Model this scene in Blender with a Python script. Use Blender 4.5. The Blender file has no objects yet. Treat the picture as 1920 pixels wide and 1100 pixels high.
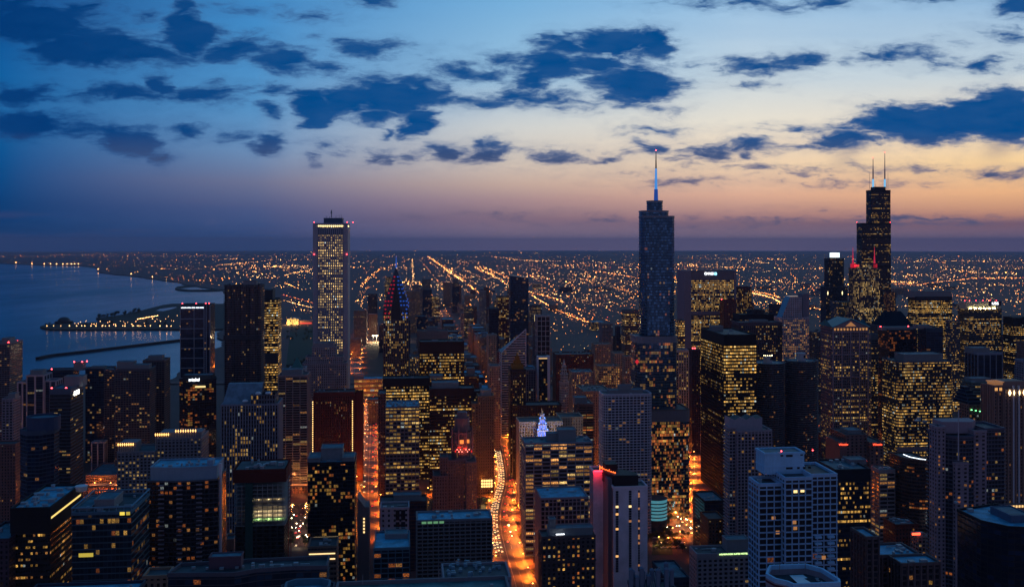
import bpy, math, random
from math import radians, sin, cos, tan, atan, sqrt, pi
from mathutils import Vector
random.seed(7)
SC = bpy.context.scene
COL = SC.collection
# ---------------------------------------------------------------- camera
HC, FP, CX, CY, TH = 317.0, 1800.0, 960.0, 453.0, radians(6.3)
cam_d = bpy.data.cameras.new('camera'); cam = bpy.data.objects.new('camera', cam_d); COL.objects.link(cam)
cam.location = (0, 0, HC); cam.rotation_euler = (radians(90), 0, 0)
cam_d.sensor_width = 36; cam_d.lens = FP / 1920 * 36; cam_d.shift_y = -(550 - CY) / 1920
cam_d.clip_start = 5; cam_d.clip_end = 200000
SC.camera = cam
SC.view_settings.view_transform = 'Standard'; SC.view_settings.look = 'None'
SC.view_settings.exposure = 0; SC.view_settings.gamma = 1
SC.cycles.use_denoising = True
SC.cycles.sample_clamp_indirect = 4.0
SC.cycles.max_bounces = 4; SC.cycles.diffuse_bounces = 2; SC.cycles.glossy_bounces = 2
SC.cycles.use_light_tree = True

def lin(c):
    return tuple((x / 255 / 12.92 if x <= 10 else ((x / 255 + .055) / 1.055) ** 2.4) for x in c)

# ---------------------------------------------------------------- node helper
class NT:
    def __init__(s, nt): s.nt = nt; s.n = nt.nodes; s.l = nt.links
    def _in(s, sock, v):
        if v is None: return
        if hasattr(v, 'is_linked') or isinstance(v, bpy.types.NodeSocket): s.l.new(v, sock)
        else: sock.default_value = v
    def math(s, op, a, b=None, c=None, clamp=False):
        n = s.n.new('ShaderNodeMath'); n.operation = op; n.use_clamp = clamp
        for i, v in enumerate((a, b, c)):
            if v is not None: s._in(n.inputs[i], v)
        return n.outputs[0]
    def vm(s, op, a, b=None, c=None):
        n = s.n.new('ShaderNodeVectorMath'); n.operation = op
        for i, v in enumerate((a, b, c)):
            if v is not None: s._in(n.inputs[i], v)
        return n.outputs['Value'] if op in ('DOT_PRODUCT', 'LENGTH') else n.outputs[0]
    def mix(s, f, a, b):
        n = s.n.new('ShaderNodeMix'); n.data_type = 'RGBA'
        s._in(n.inputs[0], f)
        for k, v in ((6, a), (7, b)):
            if isinstance(v, tuple): v = (*v[:3], 1)
            s._in(n.inputs[k], v)
        return n.outputs[2]
    def mr(s, v, a, b, c=0., d=1., smooth=False):
        n = s.n.new('ShaderNodeMapRange')
        if smooth: n.interpolation_type = 'SMOOTHSTEP'
        for i, x in enumerate((v, a, b, c, d)): s._in(n.inputs[i], x)
        return n.outputs[0]
    def comb(s, x, y, z=0.):
        n = s.n.new('ShaderNodeCombineXYZ')
        for i, v in enumerate((x, y, z)): s._in(n.inputs[i], v)
        return n.outputs[0]
    def sep(s, v):
        n = s.n.new('ShaderNodeSeparateXYZ'); s._in(n.inputs[0], v); return n.outputs
    def noise(s, v, scale, detail=2., rough=.5):
        n = s.n.new('ShaderNodeTexNoise')
        if v is not None: s._in(n.inputs['Vector'], v)
        n.inputs['Scale'].default_value = scale; n.inputs['Detail'].default_value = detail; n.inputs['Roughness'].default_value = rough
        return n.outputs['Fac']
    def white(s, v, dim='2D'):
        n = s.n.new('ShaderNodeTexWhiteNoise'); n.noise_dimensions = dim
        s._in(n.inputs['W' if dim == '1D' else 'Vector'], v)
        return n.outputs
    def ramp(s, v, stops):
        n = s.n.new('ShaderNodeValToRGB'); s._in(n.inputs[0], v)
        e = n.color_ramp.elements
        while len(e) < len(stops): e.new(.5)
        for i, (p, c) in enumerate(sorted(stops, key=lambda q: q[0])):
            e[i].position = p; e[i].color = (*c, 1)
        return n.outputs[0]

# ---------------------------------------------------------------- dusk sky
world = bpy.data.worlds.new('World'); SC.world = world; world.use_nodes = True
wn = world.node_tree; wn.nodes.clear(); W = NT(wn)
tc = wn.nodes.new('ShaderNodeTexCoord')
dx, dy, dz = W.sep(tc.outputs['Generated'])
hyp = W.math('SQRT', W.math('ADD', W.math('MULTIPLY', dx, dx), W.math('MULTIPLY', dy, dy)))
el = W.math('DIVIDE', dz, W.math('MAXIMUM', hyp, .001))
az = W.math('ARCTAN2', dx, dy)
def pos(y, x): return max(0, min(1, ((453 - y) / 1800 * cos(atan((x - 960) / 1800)) + .02) / .32))
cols = [
 (0,   [(475, (0, 60, 116)), (430, (0, 56, 108)), (380, (4, 62, 118)), (300, (6, 80, 142)), (200, (14, 98, 162)), (120, (16, 94, 160)), (0, (8, 72, 140))]),
 (480, [(475, (50, 78, 126)), (430, (54, 80, 130)), (390, (78, 92, 136)), (340, (112, 118, 150)), (280, (108, 144, 186)), (200, (86, 148, 200)), (100, (72, 144, 202)), (0, (62, 136, 198))]),
 (960, [(475, (138, 120, 148)), (440, (128, 112, 136)), (410, (140, 114, 130)), (375, (172, 142, 146)), (345, (200, 172, 160)), (300, (216, 202, 188)), (240, (210, 212, 210)), (150, (156, 194, 222)), (0, (118, 176, 220))]),
 (1400, [(475, (150, 128, 150)), (440, (134, 114, 134)), (418, (136, 108, 122)), (406, (178, 134, 132)), (365, (228, 178, 152)), (310, (243, 213, 180)), (230, (236, 228, 212)), (140, (200, 216, 226)), (0, (154, 194, 228))]),
 (1880, [(475, (142, 118, 140)), (440, (128, 106, 126)), (418, (128, 96, 110)), (405, (194, 138, 118)), (360, (242, 184, 136)), (300, (252, 214, 160)), (220, (238, 224, 204)), (130, (196, 212, 222)), (0, (150, 188, 222))]),
]
epos = W.math('DIVIDE', W.math('ADD', el, .02), .32)
cur = None; prev = None
for x, st in cols:
    r = W.ramp(epos, [(pos(y, x), lin(c)) for y, c in st])
    a = atan((x - 960) / 1800)
    cur = r if cur is None else W.mix(W.mr(az, prev, a), cur, r)
    prev = a
# higher up, and behind the viewer, the sky falls to night blue
up = W.mr(el, .27, 1.1, smooth=True)
cur = W.mix(up, cur, (.004, .075, .20))
back = W.mr(W.math('ABSOLUTE', az), radians(32), radians(100), smooth=True)
backc = W.ramp(W.mr(el, 0, 1.6), [(0, (.26, .17, .26)), (.14, (.085, .09, .18)), (.6, (.012, .075, .175)), (1, (.004, .075, .20))])
cur = W.mix(back, cur, backc)
# clouds, placed by compass direction and height above the horizon
ga = W.math('DIVIDE', dx, W.math('MAXIMUM', dy, .05)); gv = W.math('DIVIDE', dz, W.math('MAXIMUM', dy, .05))
P = W.comb(ga, gv, 0.)
def warp(v, sc, amp, det):
    w1 = wn.nodes.new('ShaderNodeTexNoise'); W.l.new(W.vm('MULTIPLY', P, sc), w1.inputs['Vector']); w1.inputs['Scale'].default_value = 1; w1.inputs['Detail'].default_value = det; w1.inputs['Roughness'].default_value = .6
    return W.vm('ADD', v, W.vm('MULTIPLY', W.vm('SUBTRACT', w1.outputs['Color'], (.5, .5, .5)), amp))
Pw = warp(P, (14., 34., 1.), (.075, .03, 0.), 4)
blobs = [(60,48,150,42),(180,92,150,38),(290,106,80,24),(10,20,80,28),(45,182,100,19),(225,176,110,19),(300,160,25,22),(380,178,85,22),(90,105,30,12),
 (440,92,85,26),(352,62,56,44),(345,18,26,22),(540,116,64,26),(500,170,50,12),(60,234,130,28),(235,260,70,30),(165,243,70,12),(350,240,36,18),(503,268,30,24),(503,214,22,16),(305,291,28,14),
 (700,96,70,16),(585,200,40,40),(650,190,80,32),(730,180,90,38),(790,172,60,28),(620,134,60,12),(640,80,24,8),(890,136,90,17),(965,112,60,12),(925,192,60,14),(700,215,50,20),(780,225,34,34),(735,248,14,14),(840,190,50,12),
 (1060,88,60,24),(1150,82,110,30),(1222,78,48,34),(1040,126,64,32),(1110,120,60,26),(960,180,50,18),(1010,184,80,14),(1195,156,96,38),(1245,165,40,22),(1090,193,70,8),(1160,188,50,14),(1250,205,28,8),(1000,150,60,28),
 (460,249,34,6),(715,291,36,15),(775,294,22,10),(835,283,34,20),(910,284,50,20),(1060,291,68,11),(590,298,18,10),(635,288,18,6),(600,268,24,4),(1150,291,30,5),
 (1210,240,38,6),(1215,278,28,14),(1325,278,80,17),(1400,276,60,14),(1278,293,50,6),(1490,275,50,7),(1430,127,86,15),(1500,118,46,11),(1375,137,50,8),(1412,157,40,5),(1680,103,72,14),(1850,121,90,14),(1785,85,26,5),(1870,60,40,9),(1905,68,24,6),
 (1590,262,86,20),(1640,240,90,16),(1740,232,160,42),(1870,218,120,52),(1905,200,60,26),(1500,243,50,5),(1300,342,62,5),(1560,338,66,4),(1872,326,60,9),(1705,336,20,4),(1620,317,190,3),
 (1400,4,120,13),(1540,2,90,11),(1900,8,46,22),(1700,-6,80,12),(690,6,60,14),(590,31,32,7),(268,31,26,9),(602,68,12,7),(1560,416,420,3),(1730,406,90,3),(930,407,70,3),(1190,120,260,3),(480,12,60,5),(150,10,60,20)]
mn = None
for (bx, by, rx, ry) in blobs:
    rx *= 1.03; ry = ry * 1.03 + 1
    a0, v0, ra, rv = (bx - 960) / 1800, (453 - by) / 1800, rx / 1800, ry / 1800
    q = W.vm('MULTIPLY_ADD', Pw, (1 / ra, 1 / rv, 0.), (-a0 / ra, -v0 / rv, 0.))
    d = W.math('MULTIPLY_ADD', W.vm('LENGTH', q), float(ry), -float(ry))       # about how far outside, in steps of 1/1800
    mn = d if mn is None else W.math('SMOOTH_MIN', mn, d, 5.)
n1 = W.noise(W.vm('MULTIPLY', P, (22., 66., 1.)), 1.0, 4, .55)
n2 = W.noise(W.vm('MULTIPLY', Pw, (52., 210., 1.)), 1.0, 3, .55)
field = W.math('MULTIPLY', mn, -1.)
field = W.math('ADD', field, W.math('MULTIPLY', W.math('SUBTRACT', n1, .515), 42.))
field = W.math('ADD', field, W.math('MULTIPLY', W.math('SUBTRACT', n2, .5), 26.))
cm = W.math('MAXIMUM', W.mr(field, -9., 11., smooth=True), W.mr(field, -20., 2., 0., .2, smooth=True))
cm = W.math('MULTIPLY', cm, W.math('GREATER_THAN', dy, .2))
lo = W.mr(gv, .04, .11)
edge = W.mix(lo, lin((108, 98, 124)), lin((72, 110, 158)))
edge = W.mix(W.mr(ga, -.5, -.1), lin((22, 78, 138)), edge)
deep = W.mix(W.mr(ga, -.5, -.2), lin((0, 56, 116)), lin((0, 74, 138)))
deep = W.mix(W.mr(gv, .082, .115), lin((62, 78, 116)), deep)
core = W.mr(field, -1., 17., smooth=True)
ccol = W.mix(core, edge, W.mix(W.mr(n1, .35, .7), deep, W.mix(.2, deep, edge)))
hv = W.noise(W.vm('MULTIPLY', P, (3., 26., 1.)), 1.0, 4, .6)
cur = W.mix(W.math('MULTIPLY', W.mr(hv, .5, .8), W.mr(gv, .1, .2, 0., .2)), cur, lin((120, 168, 214)))
hz = W.noise(W.vm('MULTIPLY', P, (4., 60., 1.)), 1.0, 4, .6)
cur = W.mix(W.math('MULTIPLY', W.mr(hz, .55, .75), W.mr(gv, .02, .06, .25, 0.)), cur, lin((110, 86, 112)))
# rain falling from the bases of the two largest clouds
for (x0, x1, y0, y1, lean, k_) in ((1560, 1640, 270, 335, .6, .34), (1830, 1930, 265, 320, .5, .4)):
    u_ = W.math('ADD', ga, W.math('MULTIPLY', gv, -lean)); c_ = lambda x, y: (x - 960) / 1800 - lean * (453 - y) / 1800
    m1 = W.math('MULTIPLY', W.mr(u_, c_(x0, y0), c_((x0 + x1) / 2, y0), smooth=True), W.mr(u_, c_((x0 + x1) / 2, y0), c_(x1, y0), 1., 0., smooth=True))
    m2 = W.math('MULTIPLY', W.mr(gv, (453 - y1) / 1800, (453 - y0) / 1800, smooth=True), W.mr(gv, (453 - y0 + 4) / 1800, (453 - y0 + 24) / 1800, 1., 0.))
    cur = W.mix(W.math('MULTIPLY', W.math('MULTIPLY', m1, m2), k_), cur, lin((60, 80, 130)))
cur = W.mix(W.math('MULTIPLY', cm, W.math('ADD', .88, W.math('MULTIPLY', core, .12))), cur, ccol)
bg = wn.nodes.new('ShaderNodeBackground'); bg.inputs['Strength'].default_value = 1.0
W.l.new(cur, bg.inputs['Color'])
wo = wn.nodes.new('ShaderNodeOutputWorld'); W.l.new(bg.outputs[0], wo.inputs[0])
world.cycles.sampling_method = 'MANUAL'; world.cycles.sample_map_resolution = 512

# ---------------------------------------------------------------- places: a pixel of the survey photo -> metres on the ground
RE = 7.4e6
def gz(X, Y): return -(X * X + Y * Y) / (2 * RE)
def ground(x, y):
    k = (y - CY) / FP
    t = RE * (k - sqrt(max(k * k - 2 * HC / RE, 0)))
    return Vector(((x - CX) / FP * t, t, gz(0, t)))
def onS(x, S):
    a = (x - CX) / FP; t = S / (cos(TH) - a * sin(TH))
    return t * (sin(TH) + a * cos(TH)), t            # metres west, depth
def zof(y, t): return HC - (y - CY) / FP * t
def WS(Wm, S): return Vector((Wm * cos(TH) - S * sin(TH), Wm * sin(TH) + S * cos(TH), 0))
def toWS(v): return (v.x * cos(TH) + v.y * sin(TH), -v.x * sin(TH) + v.y * cos(TH))

# ---------------------------------------------------------------- meshes
class MB:
    def __init__(s): s.v = []; s.f = []; s.u = []; s.m = []
    def face(s, pts, uv=None, m=0):
        b = len(s.v); s.v.extend([tuple(p) for p in pts]); s.f.append(tuple(range(b, b + len(pts))))
        s.u.extend(uv if uv else [(.02, .02)] * len(pts)); s.m.append(m)
    def box(s, x0, x1, y0, y1, z0, z1, m=0):
        s.prism([(x0, y0), (x1, y0), (x1, y1), (x0, y1)], z0, z1, m=m, cap=True)
    def prism(s, poly, z0, z1, bay=None, fl=None, m=0, cap=False, capm=None, top=None):
        """walls on an outline given anticlockwise from above; uv counts bays and floors"""
        b = len(s.v); n = len(poly); top = top or poly
        s.v.extend([(p[0], p[1], z0) for p in poly] + [(p[0], p[1], z1) for p in top])
        acc = 0
        for i in range(n):
            j = (i + 1) % n
            L = math.hypot(poly[j][0] - poly[i][0], poly[j][1] - poly[i][1])
            nb = max(1, round(L / bay)) if bay else 1; nf = max(1, round((z1 - z0) / fl)) if fl else 1
            s.f.append((b + i, b + j, b + n + j, b + n + i)); s.m.append(m)
            s.u.extend([(acc, 0), (acc + nb, 0), (acc + nb, nf), (acc, nf)]); acc += nb + 3
        if cap:
            s.f.append(tuple(b + n + i for i in range(n))); s.m.append(m if capm is None else capm); s.u.extend([(.02, .02)] * n)
            s.f.append(tuple(b + i for i in reversed(range(n)))); s.m.append(m if capm is None else capm); s.u.extend([(.02, .02)] * n)
    def ring(s, out, inn, z0, z1, m=0):
        b = len(s.v); n = len(out)
        for pl, z in ((out, z0), (out, z1), (inn, z0), (inn, z1)): s.v.extend([(p[0], p[1], z) for p in pl])
        for i in range(n):
            j = (i + 1) % n
            for q in ((i, j, n + j, n + i), (n + i, n + j, 3 * n + j, 3 * n + i), (2 * n + i, 2 * n + j, j, i), (2 * n + j, 2 * n + i, 3 * n + i, 3 * n + j)):
                s.f.append(tuple(b + k for k in q)); s.m.append(m); s.u.extend([(.02, .02)] * 4)
    def tube(s, p0, p1, r0, r1, n=8, m=0):
        p0 = Vector(p0); p1 = Vector(p1); d = (p1 - p0).normalized()
        a = d.orthogonal().normalized(); c = d.cross(a); b = len(s.v)
        for p, r in ((p0, r0), (p1, r1)):
            for i in range(n):
                q = p + (a * cos(2 * pi * i / n) + c * sin(2 * pi * i / n)) * r; s.v.append(tuple(q))
        for i in range(n):
            j = (i + 1) % n; s.f.append((b + i, b + j, b + n + j, b + n + i)); s.m.append(m); s.u.extend([(.02, .02)] * 4)
        s.f.append(tuple(b + n + i for i in range(n))); s.m.append(m); s.u.extend([(.02, .02)] * n)
        s.f.append(tuple(b + i for i in reversed(range(n)))); s.m.append(m); s.u.extend([(.02, .02)] * n)
    def octa(s, c, rx, ry, rz, m=0):
        b = len(s.v); x, y, z = c
        s.v.extend([(x + rx, y, z), (x, y + ry, z), (x - rx, y, z), (x, y - ry, z), (x, y, z + rz), (x, y, z - rz)])
        for i in range(4):
            j = (i + 1) % 4
            s.f.append((b + i, b + j, b + 4)); s.f.append((b + j, b + i, b + 5)); s.m.extend([m, m]); s.u.extend([(.02, .02)] * 6)
    def mesh(s, name, mats, smooth=False):
        me = bpy.data.meshes.new(name); me.from_pydata(s.v, [], s.f)
        uv = me.uv_layers.new(name='UVMap'); uv.data.foreach_set('uv', [c for p in s.u for c in p])
        mats = mats if isinstance(mats, (list, tuple)) else [mats]
        for m in mats: me.materials.append(m)
        me.polygons.foreach_set('material_index', s.m)
        if smooth: me.polygons.foreach_set('use_smooth', [True] * len(s.f))
        me.update(); return me
    def build(s, name, mats, parent=None, smooth=False, loc=None):
        o = bpy.data.objects.new(name, s.mesh(name, mats, smooth)); COL.objects.link(o)
        if parent is not None: o.parent = parent
        if loc is not None: o.location = loc
        return o
def tag(o, label=None, cat=None, group=None, kind=None):
    for k, v in (('label', label), ('category', cat), ('group', group), ('kind', kind)):
        if v: o[k] = v
    return o
def empty(name, loc, rz=0.):
    o = bpy.data.objects.new(name, None); COL.objects.link(o); o.location = loc; o.rotation_euler = (0, 0, rz); return o
def offset(poly, d):
    n = len(poly); out = []
    for i in range(n):
        p0, p1, p2 = poly[i - 1], poly[i], poly[(i + 1) % n]
        e1 = (p1[0] - p0[0], p1[1] - p0[1]); e2 = (p2[0] - p1[0], p2[1] - p1[1])
        l1 = math.hypot(*e1) or 1; l2 = math.hypot(*e2) or 1
        n1 = (e1[1] / l1, -e1[0] / l1); n2 = (e2[1] / l2, -e2[0] / l2)
        k = 1 + n1[0] * n2[0] + n1[1] * n2[1]; k = max(k, .3)
        out.append((p1[0] + d * (n1[0] + n2[0]) / k, p1[1] + d * (n1[1] + n2[1]) / k))
    return out
def rect(x0, x1, y0, y1, ch=0., seg=1):
    if ch <= 0: return [(x0, y0), (x1, y0), (x1, y1), (x0, y1)]
    out = []
    for cx, cy, a0 in ((x0 + ch, y0 + ch, 180), (x1 - ch, y0 + ch, 270), (x1 - ch, y1 - ch, 0), (x0 + ch, y1 - ch, 90)):
        for k in range(seg + 1):
            a = radians(a0 + 90 * k / seg); out.append((cx + ch * cos(a), cy + ch * sin(a)))
    return out
def ngon(cx, cy, r, n, lobe=0., lobes=0):
    return [(cx + (r + lobe * abs(sin(lobes * pi * i / n))) * cos(2 * pi * i / n), cy + (r + lobe * abs(sin(lobes * pi * i / n))) * sin(2 * pi * i / n)) for i in range(n)]

# ---------------------------------------------------------------- materials
def bsdf(name):
    m = bpy.data.materials.new(name); m.use_nodes = True; nt = m.node_tree
    return m, NT(nt), nt.nodes['Principled BSDF']
_M = {}
def plain(name, col, rough=.8, metal=0., noise=.25, scale=.4, spec=.3):
    if name in _M: return _M[name]
    m, N, b = bsdf(name)
    t = N.n.new('ShaderNodeTexCoord')
    f = N.noise(t.outputs['Object'], scale, 4, .6)
    f2 = N.noise(N.vm('MULTIPLY', t.outputs['Object'], (1.3, 1.3, .12)), scale * 2, 3)
    k = N.math('ADD', 1 - noise, N.math('MULTIPLY', N.math('ADD', f, f2), noise))
    N.l.new(N.vm('MULTIPLY', col, N.comb(k, k, k)), b.inputs['Base Color'])
    b.inputs['Roughness'].default_value = rough; b.inputs['Metallic'].default_value = metal
    b.inputs['Specular IOR Level'].default_value = spec
    _M[name] = m; return m
def glow(name, col, st, sample=False):
    if name in _M: return _M[name]
    m, N, b = bsdf(name)
    b.inputs['Base Color'].default_value = (*[c * .3 for c in col], 1)
    b.inputs['Emission Color'].default_value = (*col, 1); b.inputs['Emission Strength'].default_value = st
    if not sample: m.cycles.emission_sampling = 'NONE'
    _M[name] = m; return m
def roofmat(name, col, patch=.6):
    if name in _M: return _M[name]
    m, N, b = bsdf(name)
    t = N.n.new('ShaderNodeTexCoord')
    f = N.noise(t.outputs['Object'], .12, 5, .65); g = N.noise(t.outputs['Object'], 1.5, 3)
    k = N.mr(N.math('ADD', f, N.math('MULTIPLY', g, .3)), .45, .85, 1 - patch, 1 + patch * .5)
    N.l.new(N.vm('MULTIPLY', col, N.comb(k, k, k)), b.inputs['Base Color'])
    b.inputs['Roughness'].default_value = .7
    _M[name] = m; return m

# one node group draws bays and floors of windows, some of them lit
gt = bpy.data.node_groups.new('facade', 'ShaderNodeTree')
for nm, ty in (('WinW', 'Float'), ('WinH', 'Float'), ('Wall', 'Color'), ('Glass', 'Color'), ('Lit', 'Float'), ('FloorVar', 'Float'), ('Cluster', 'Float'), ('ColA', 'Color'), ('ColB', 'Color'), ('Strength', 'Float'), ('GlassRough', 'Float'), ('Metal', 'Float'), ('Split', 'Float'), ('Grad', 'Float'), ('Side', 'Float')):
    gt.interface.new_socket(nm, in_out='INPUT', socket_type='NodeSocket' + ty)
gt.interface.new_socket('BSDF', in_out='OUTPUT', socket_type='NodeSocketShader')
G = NT(gt); gi = gt.nodes.new('NodeGroupInput').outputs; go = gt.nodes.new('NodeGroupOutput')
uvn = gt.nodes.new('ShaderNodeUVMap'); ux, uy, _ = G.sep(uvn.outputs[0])
oi = gt.nodes.new('ShaderNodeObjectInfo'); seed = G.math('MULTIPLY', oi.outputs['Random'], 173.)
fx, fy = G.math('FRACT', ux), G.math('FRACT', uy); ix, iy = G.math('FLOOR', ux), G.math('FLOOR', uy)
mk = G.math('MULTIPLY', G.math('LESS_THAN', G.math('ABSOLUTE', G.math('SUBTRACT', fx, .5)), G.math('MULTIPLY', gi['WinW'], .5)),
            G.math('LESS_THAN', G.math('ABSOLUTE', G.math('SUBTRACT', fy, .5)), G.math('MULTIPLY', gi['WinH'], .5)))
wh = G.white(G.comb(G.math('ADD', ix, seed), G.math('ADD', iy, seed)))
r1 = wh['Value']; r2, r3, r4 = G.sep(wh['Color'])
# pairs of neighbouring bays often share a room
wp = G.white(G.comb(G.math('FLOOR', G.math('ADD', G.math('MULTIPLY', ix, .37), seed)), iy))['Value']
r1 = G.math('ADD', G.math('MULTIPLY', r1, .7), G.math('MULTIPLY', wp, .3))
rf = G.white(G.math('ADD', iy, seed), '1D')['Value']
cn = G.noise(G.comb(G.math('ADD', G.math('MULTIPLY', ix, .5), seed), iy), .16, 1)
pr = G.math('ADD', gi['Lit'], G.math('ADD', G.math('MULTIPLY', G.math('SUBTRACT', rf, .5), gi['FloorVar']), G.math('MULTIPLY', G.math('SUBTRACT', cn, .5), gi['Cluster'])))
geo = gt.nodes.new('ShaderNodeTexCoord'); _, _, oz = G.sep(geo.outputs['Object'])
nx_, ny_, nz_ = G.sep(geo.outputs['Normal'])
pr = G.math('ADD', pr, G.math('MULTIPLY', gi['Grad'], G.math('MULTIPLY', G.math('SUBTRACT', oz, 100.), .01)))
pr = G.math('SUBTRACT', pr, G.math('MULTIPLY', gi['Side'], G.math('ABSOLUTE', nx_)))
litm = G.mr(G.math('SUBTRACT', pr, r1), 0., .02)
br = G.math('ADD', .14, G.math('MULTIPLY', G.math('POWER', r2, 2.), 1.0))
inn = G.noise(G.vm('MULTIPLY', G.comb(ux, G.math('ADD', uy, seed)), (3.1, 4.3, 1.)), 1.5, 2, .6)
inn = G.mr(inn, .38, .66, .06, 1.75)
mul = G.math('ABSOLUTE', G.math('SUBTRACT', G.math('FRACT', G.math('MULTIPLY', fx, gi['Split'])), .5))
mul = G.math('LESS_THAN', mul, .44)
em = G.math('MULTIPLY', G.math('MULTIPLY', G.math('MULTIPLY', litm, br), G.math('MULTIPLY', inn, mk)), G.math('MULTIPLY', mul, gi['Strength']))
wn1 = G.noise(geo.outputs['Object'], .08, 4, .6); wn2 = G.noise(geo.outputs['Object'], 1.1, 3, .6)
kk = G.mr(G.math('ADD', wn1, G.math('MULTIPLY', wn2, .5)), .5, 1., .72, 1.2)
wallc = G.vm('MULTIPLY', gi['Wall'], G.comb(kk, kk, kk))
gk = G.math('ADD', .6, G.math('MULTIPLY', G.math('POWER', r4, 3.), 1.3))
glc = G.vm('MULTIPLY', gi['Glass'], G.comb(gk, gk, gk))
b = gt.nodes.new('ShaderNodeBsdfPrincipled')
G.l.new(G.mix(mk, wallc, glc), b.inputs['Base Color'])
G.l.new(G.mix(G.math('GREATER_THAN', r3, .95), G.mix(G.math('GREATER_THAN', r3, .6), gi['ColA'], gi['ColB']), (.75, .85, .8)), b.inputs['Emission Color'])
G.l.new(em, b.inputs['Emission Strength'])
G.l.new(G.math('ADD', .75, G.math('MULTIPLY', mk, G.math('SUBTRACT', gi['GlassRough'], .75))), b.inputs['Roughness'])
G.l.new(G.math('MULTIPLY', mk, gi['Metal']), b.inputs['Metallic'])
G.l.new(b.outputs[0], go.inputs[0])

YEL, PALE, WARM, ORG, WHT = (1, .52, .105), (1, .63, .2), (1, .42, .11), (1, .27, .055), (1, .8, .5)
class Style:
    def __init__(s, name, bay, fl, ww, wh, wall, glass=(.02, .03, .05), lit=.3, fv=.2, cl=.8, ca=YEL, cb=WARM, st=1.6, pier=None, band=None, frame=None, gr=.2, metal=0., split=1., roof='dark', grad=0., side=.12):
        st = st * .62; s.__dict__.update(locals()); s.mat = None; s.frame = frame or wall
    def get(s):
        if s.mat: return s.mat
        m = bpy.data.materials.new('facade_' + s.name); m.use_nodes = True; nt = m.node_tree; nt.nodes.clear()
        g = nt.nodes.new('ShaderNodeGroup'); g.node_tree = gt
        for k, v in (('WinW', s.ww), ('WinH', s.wh), ('Lit', s.lit), ('FloorVar', s.fv), ('Cluster', s.cl), ('Strength', s.st), ('GlassRough', s.gr), ('Metal', s.metal), ('Split', s.split), ('Grad', s.grad), ('Side', s.side)):
            g.inputs[k].default_value = v
        for k, v in (('Wall', s.wall), ('Glass', s.glass), ('ColA', s.ca), ('ColB', s.cb)): g.inputs[k].default_value = (*v, 1)
        o = nt.nodes.new('ShaderNodeOutputMaterial'); nt.links.new(g.outputs[0], o.inputs[0])
        m.cycles.emission_sampling = 'NONE'; s.mat = m
        return m
    def fmat(s): return plain('frame_' + s.name, s.frame, .75, noise=.3)
    def var(s, name, **kw):
        d = {k: getattr(s, k) for k in ('bay', 'fl', 'ww', 'wh', 'wall', 'glass', 'lit', 'fv', 'cl', 'ca', 'cb', 'st', 'pier', 'band', 'gr', 'metal', 'split', 'roof', 'grad', 'side')}
        d['frame'] = s.frame if 'wall' not in kw else None
        d['st'] = s.st / .62; d.update(kw); return Style(name, **d)
ROOFC = {'dark': (.04, .055, .07), 'mid': (.05, .16, .22), 'light': (.08, .42, .62), 'teal': (.05, .2, .22)}
def rmat(k): return roofmat('roof_' + k, ROOFC[k])

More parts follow.
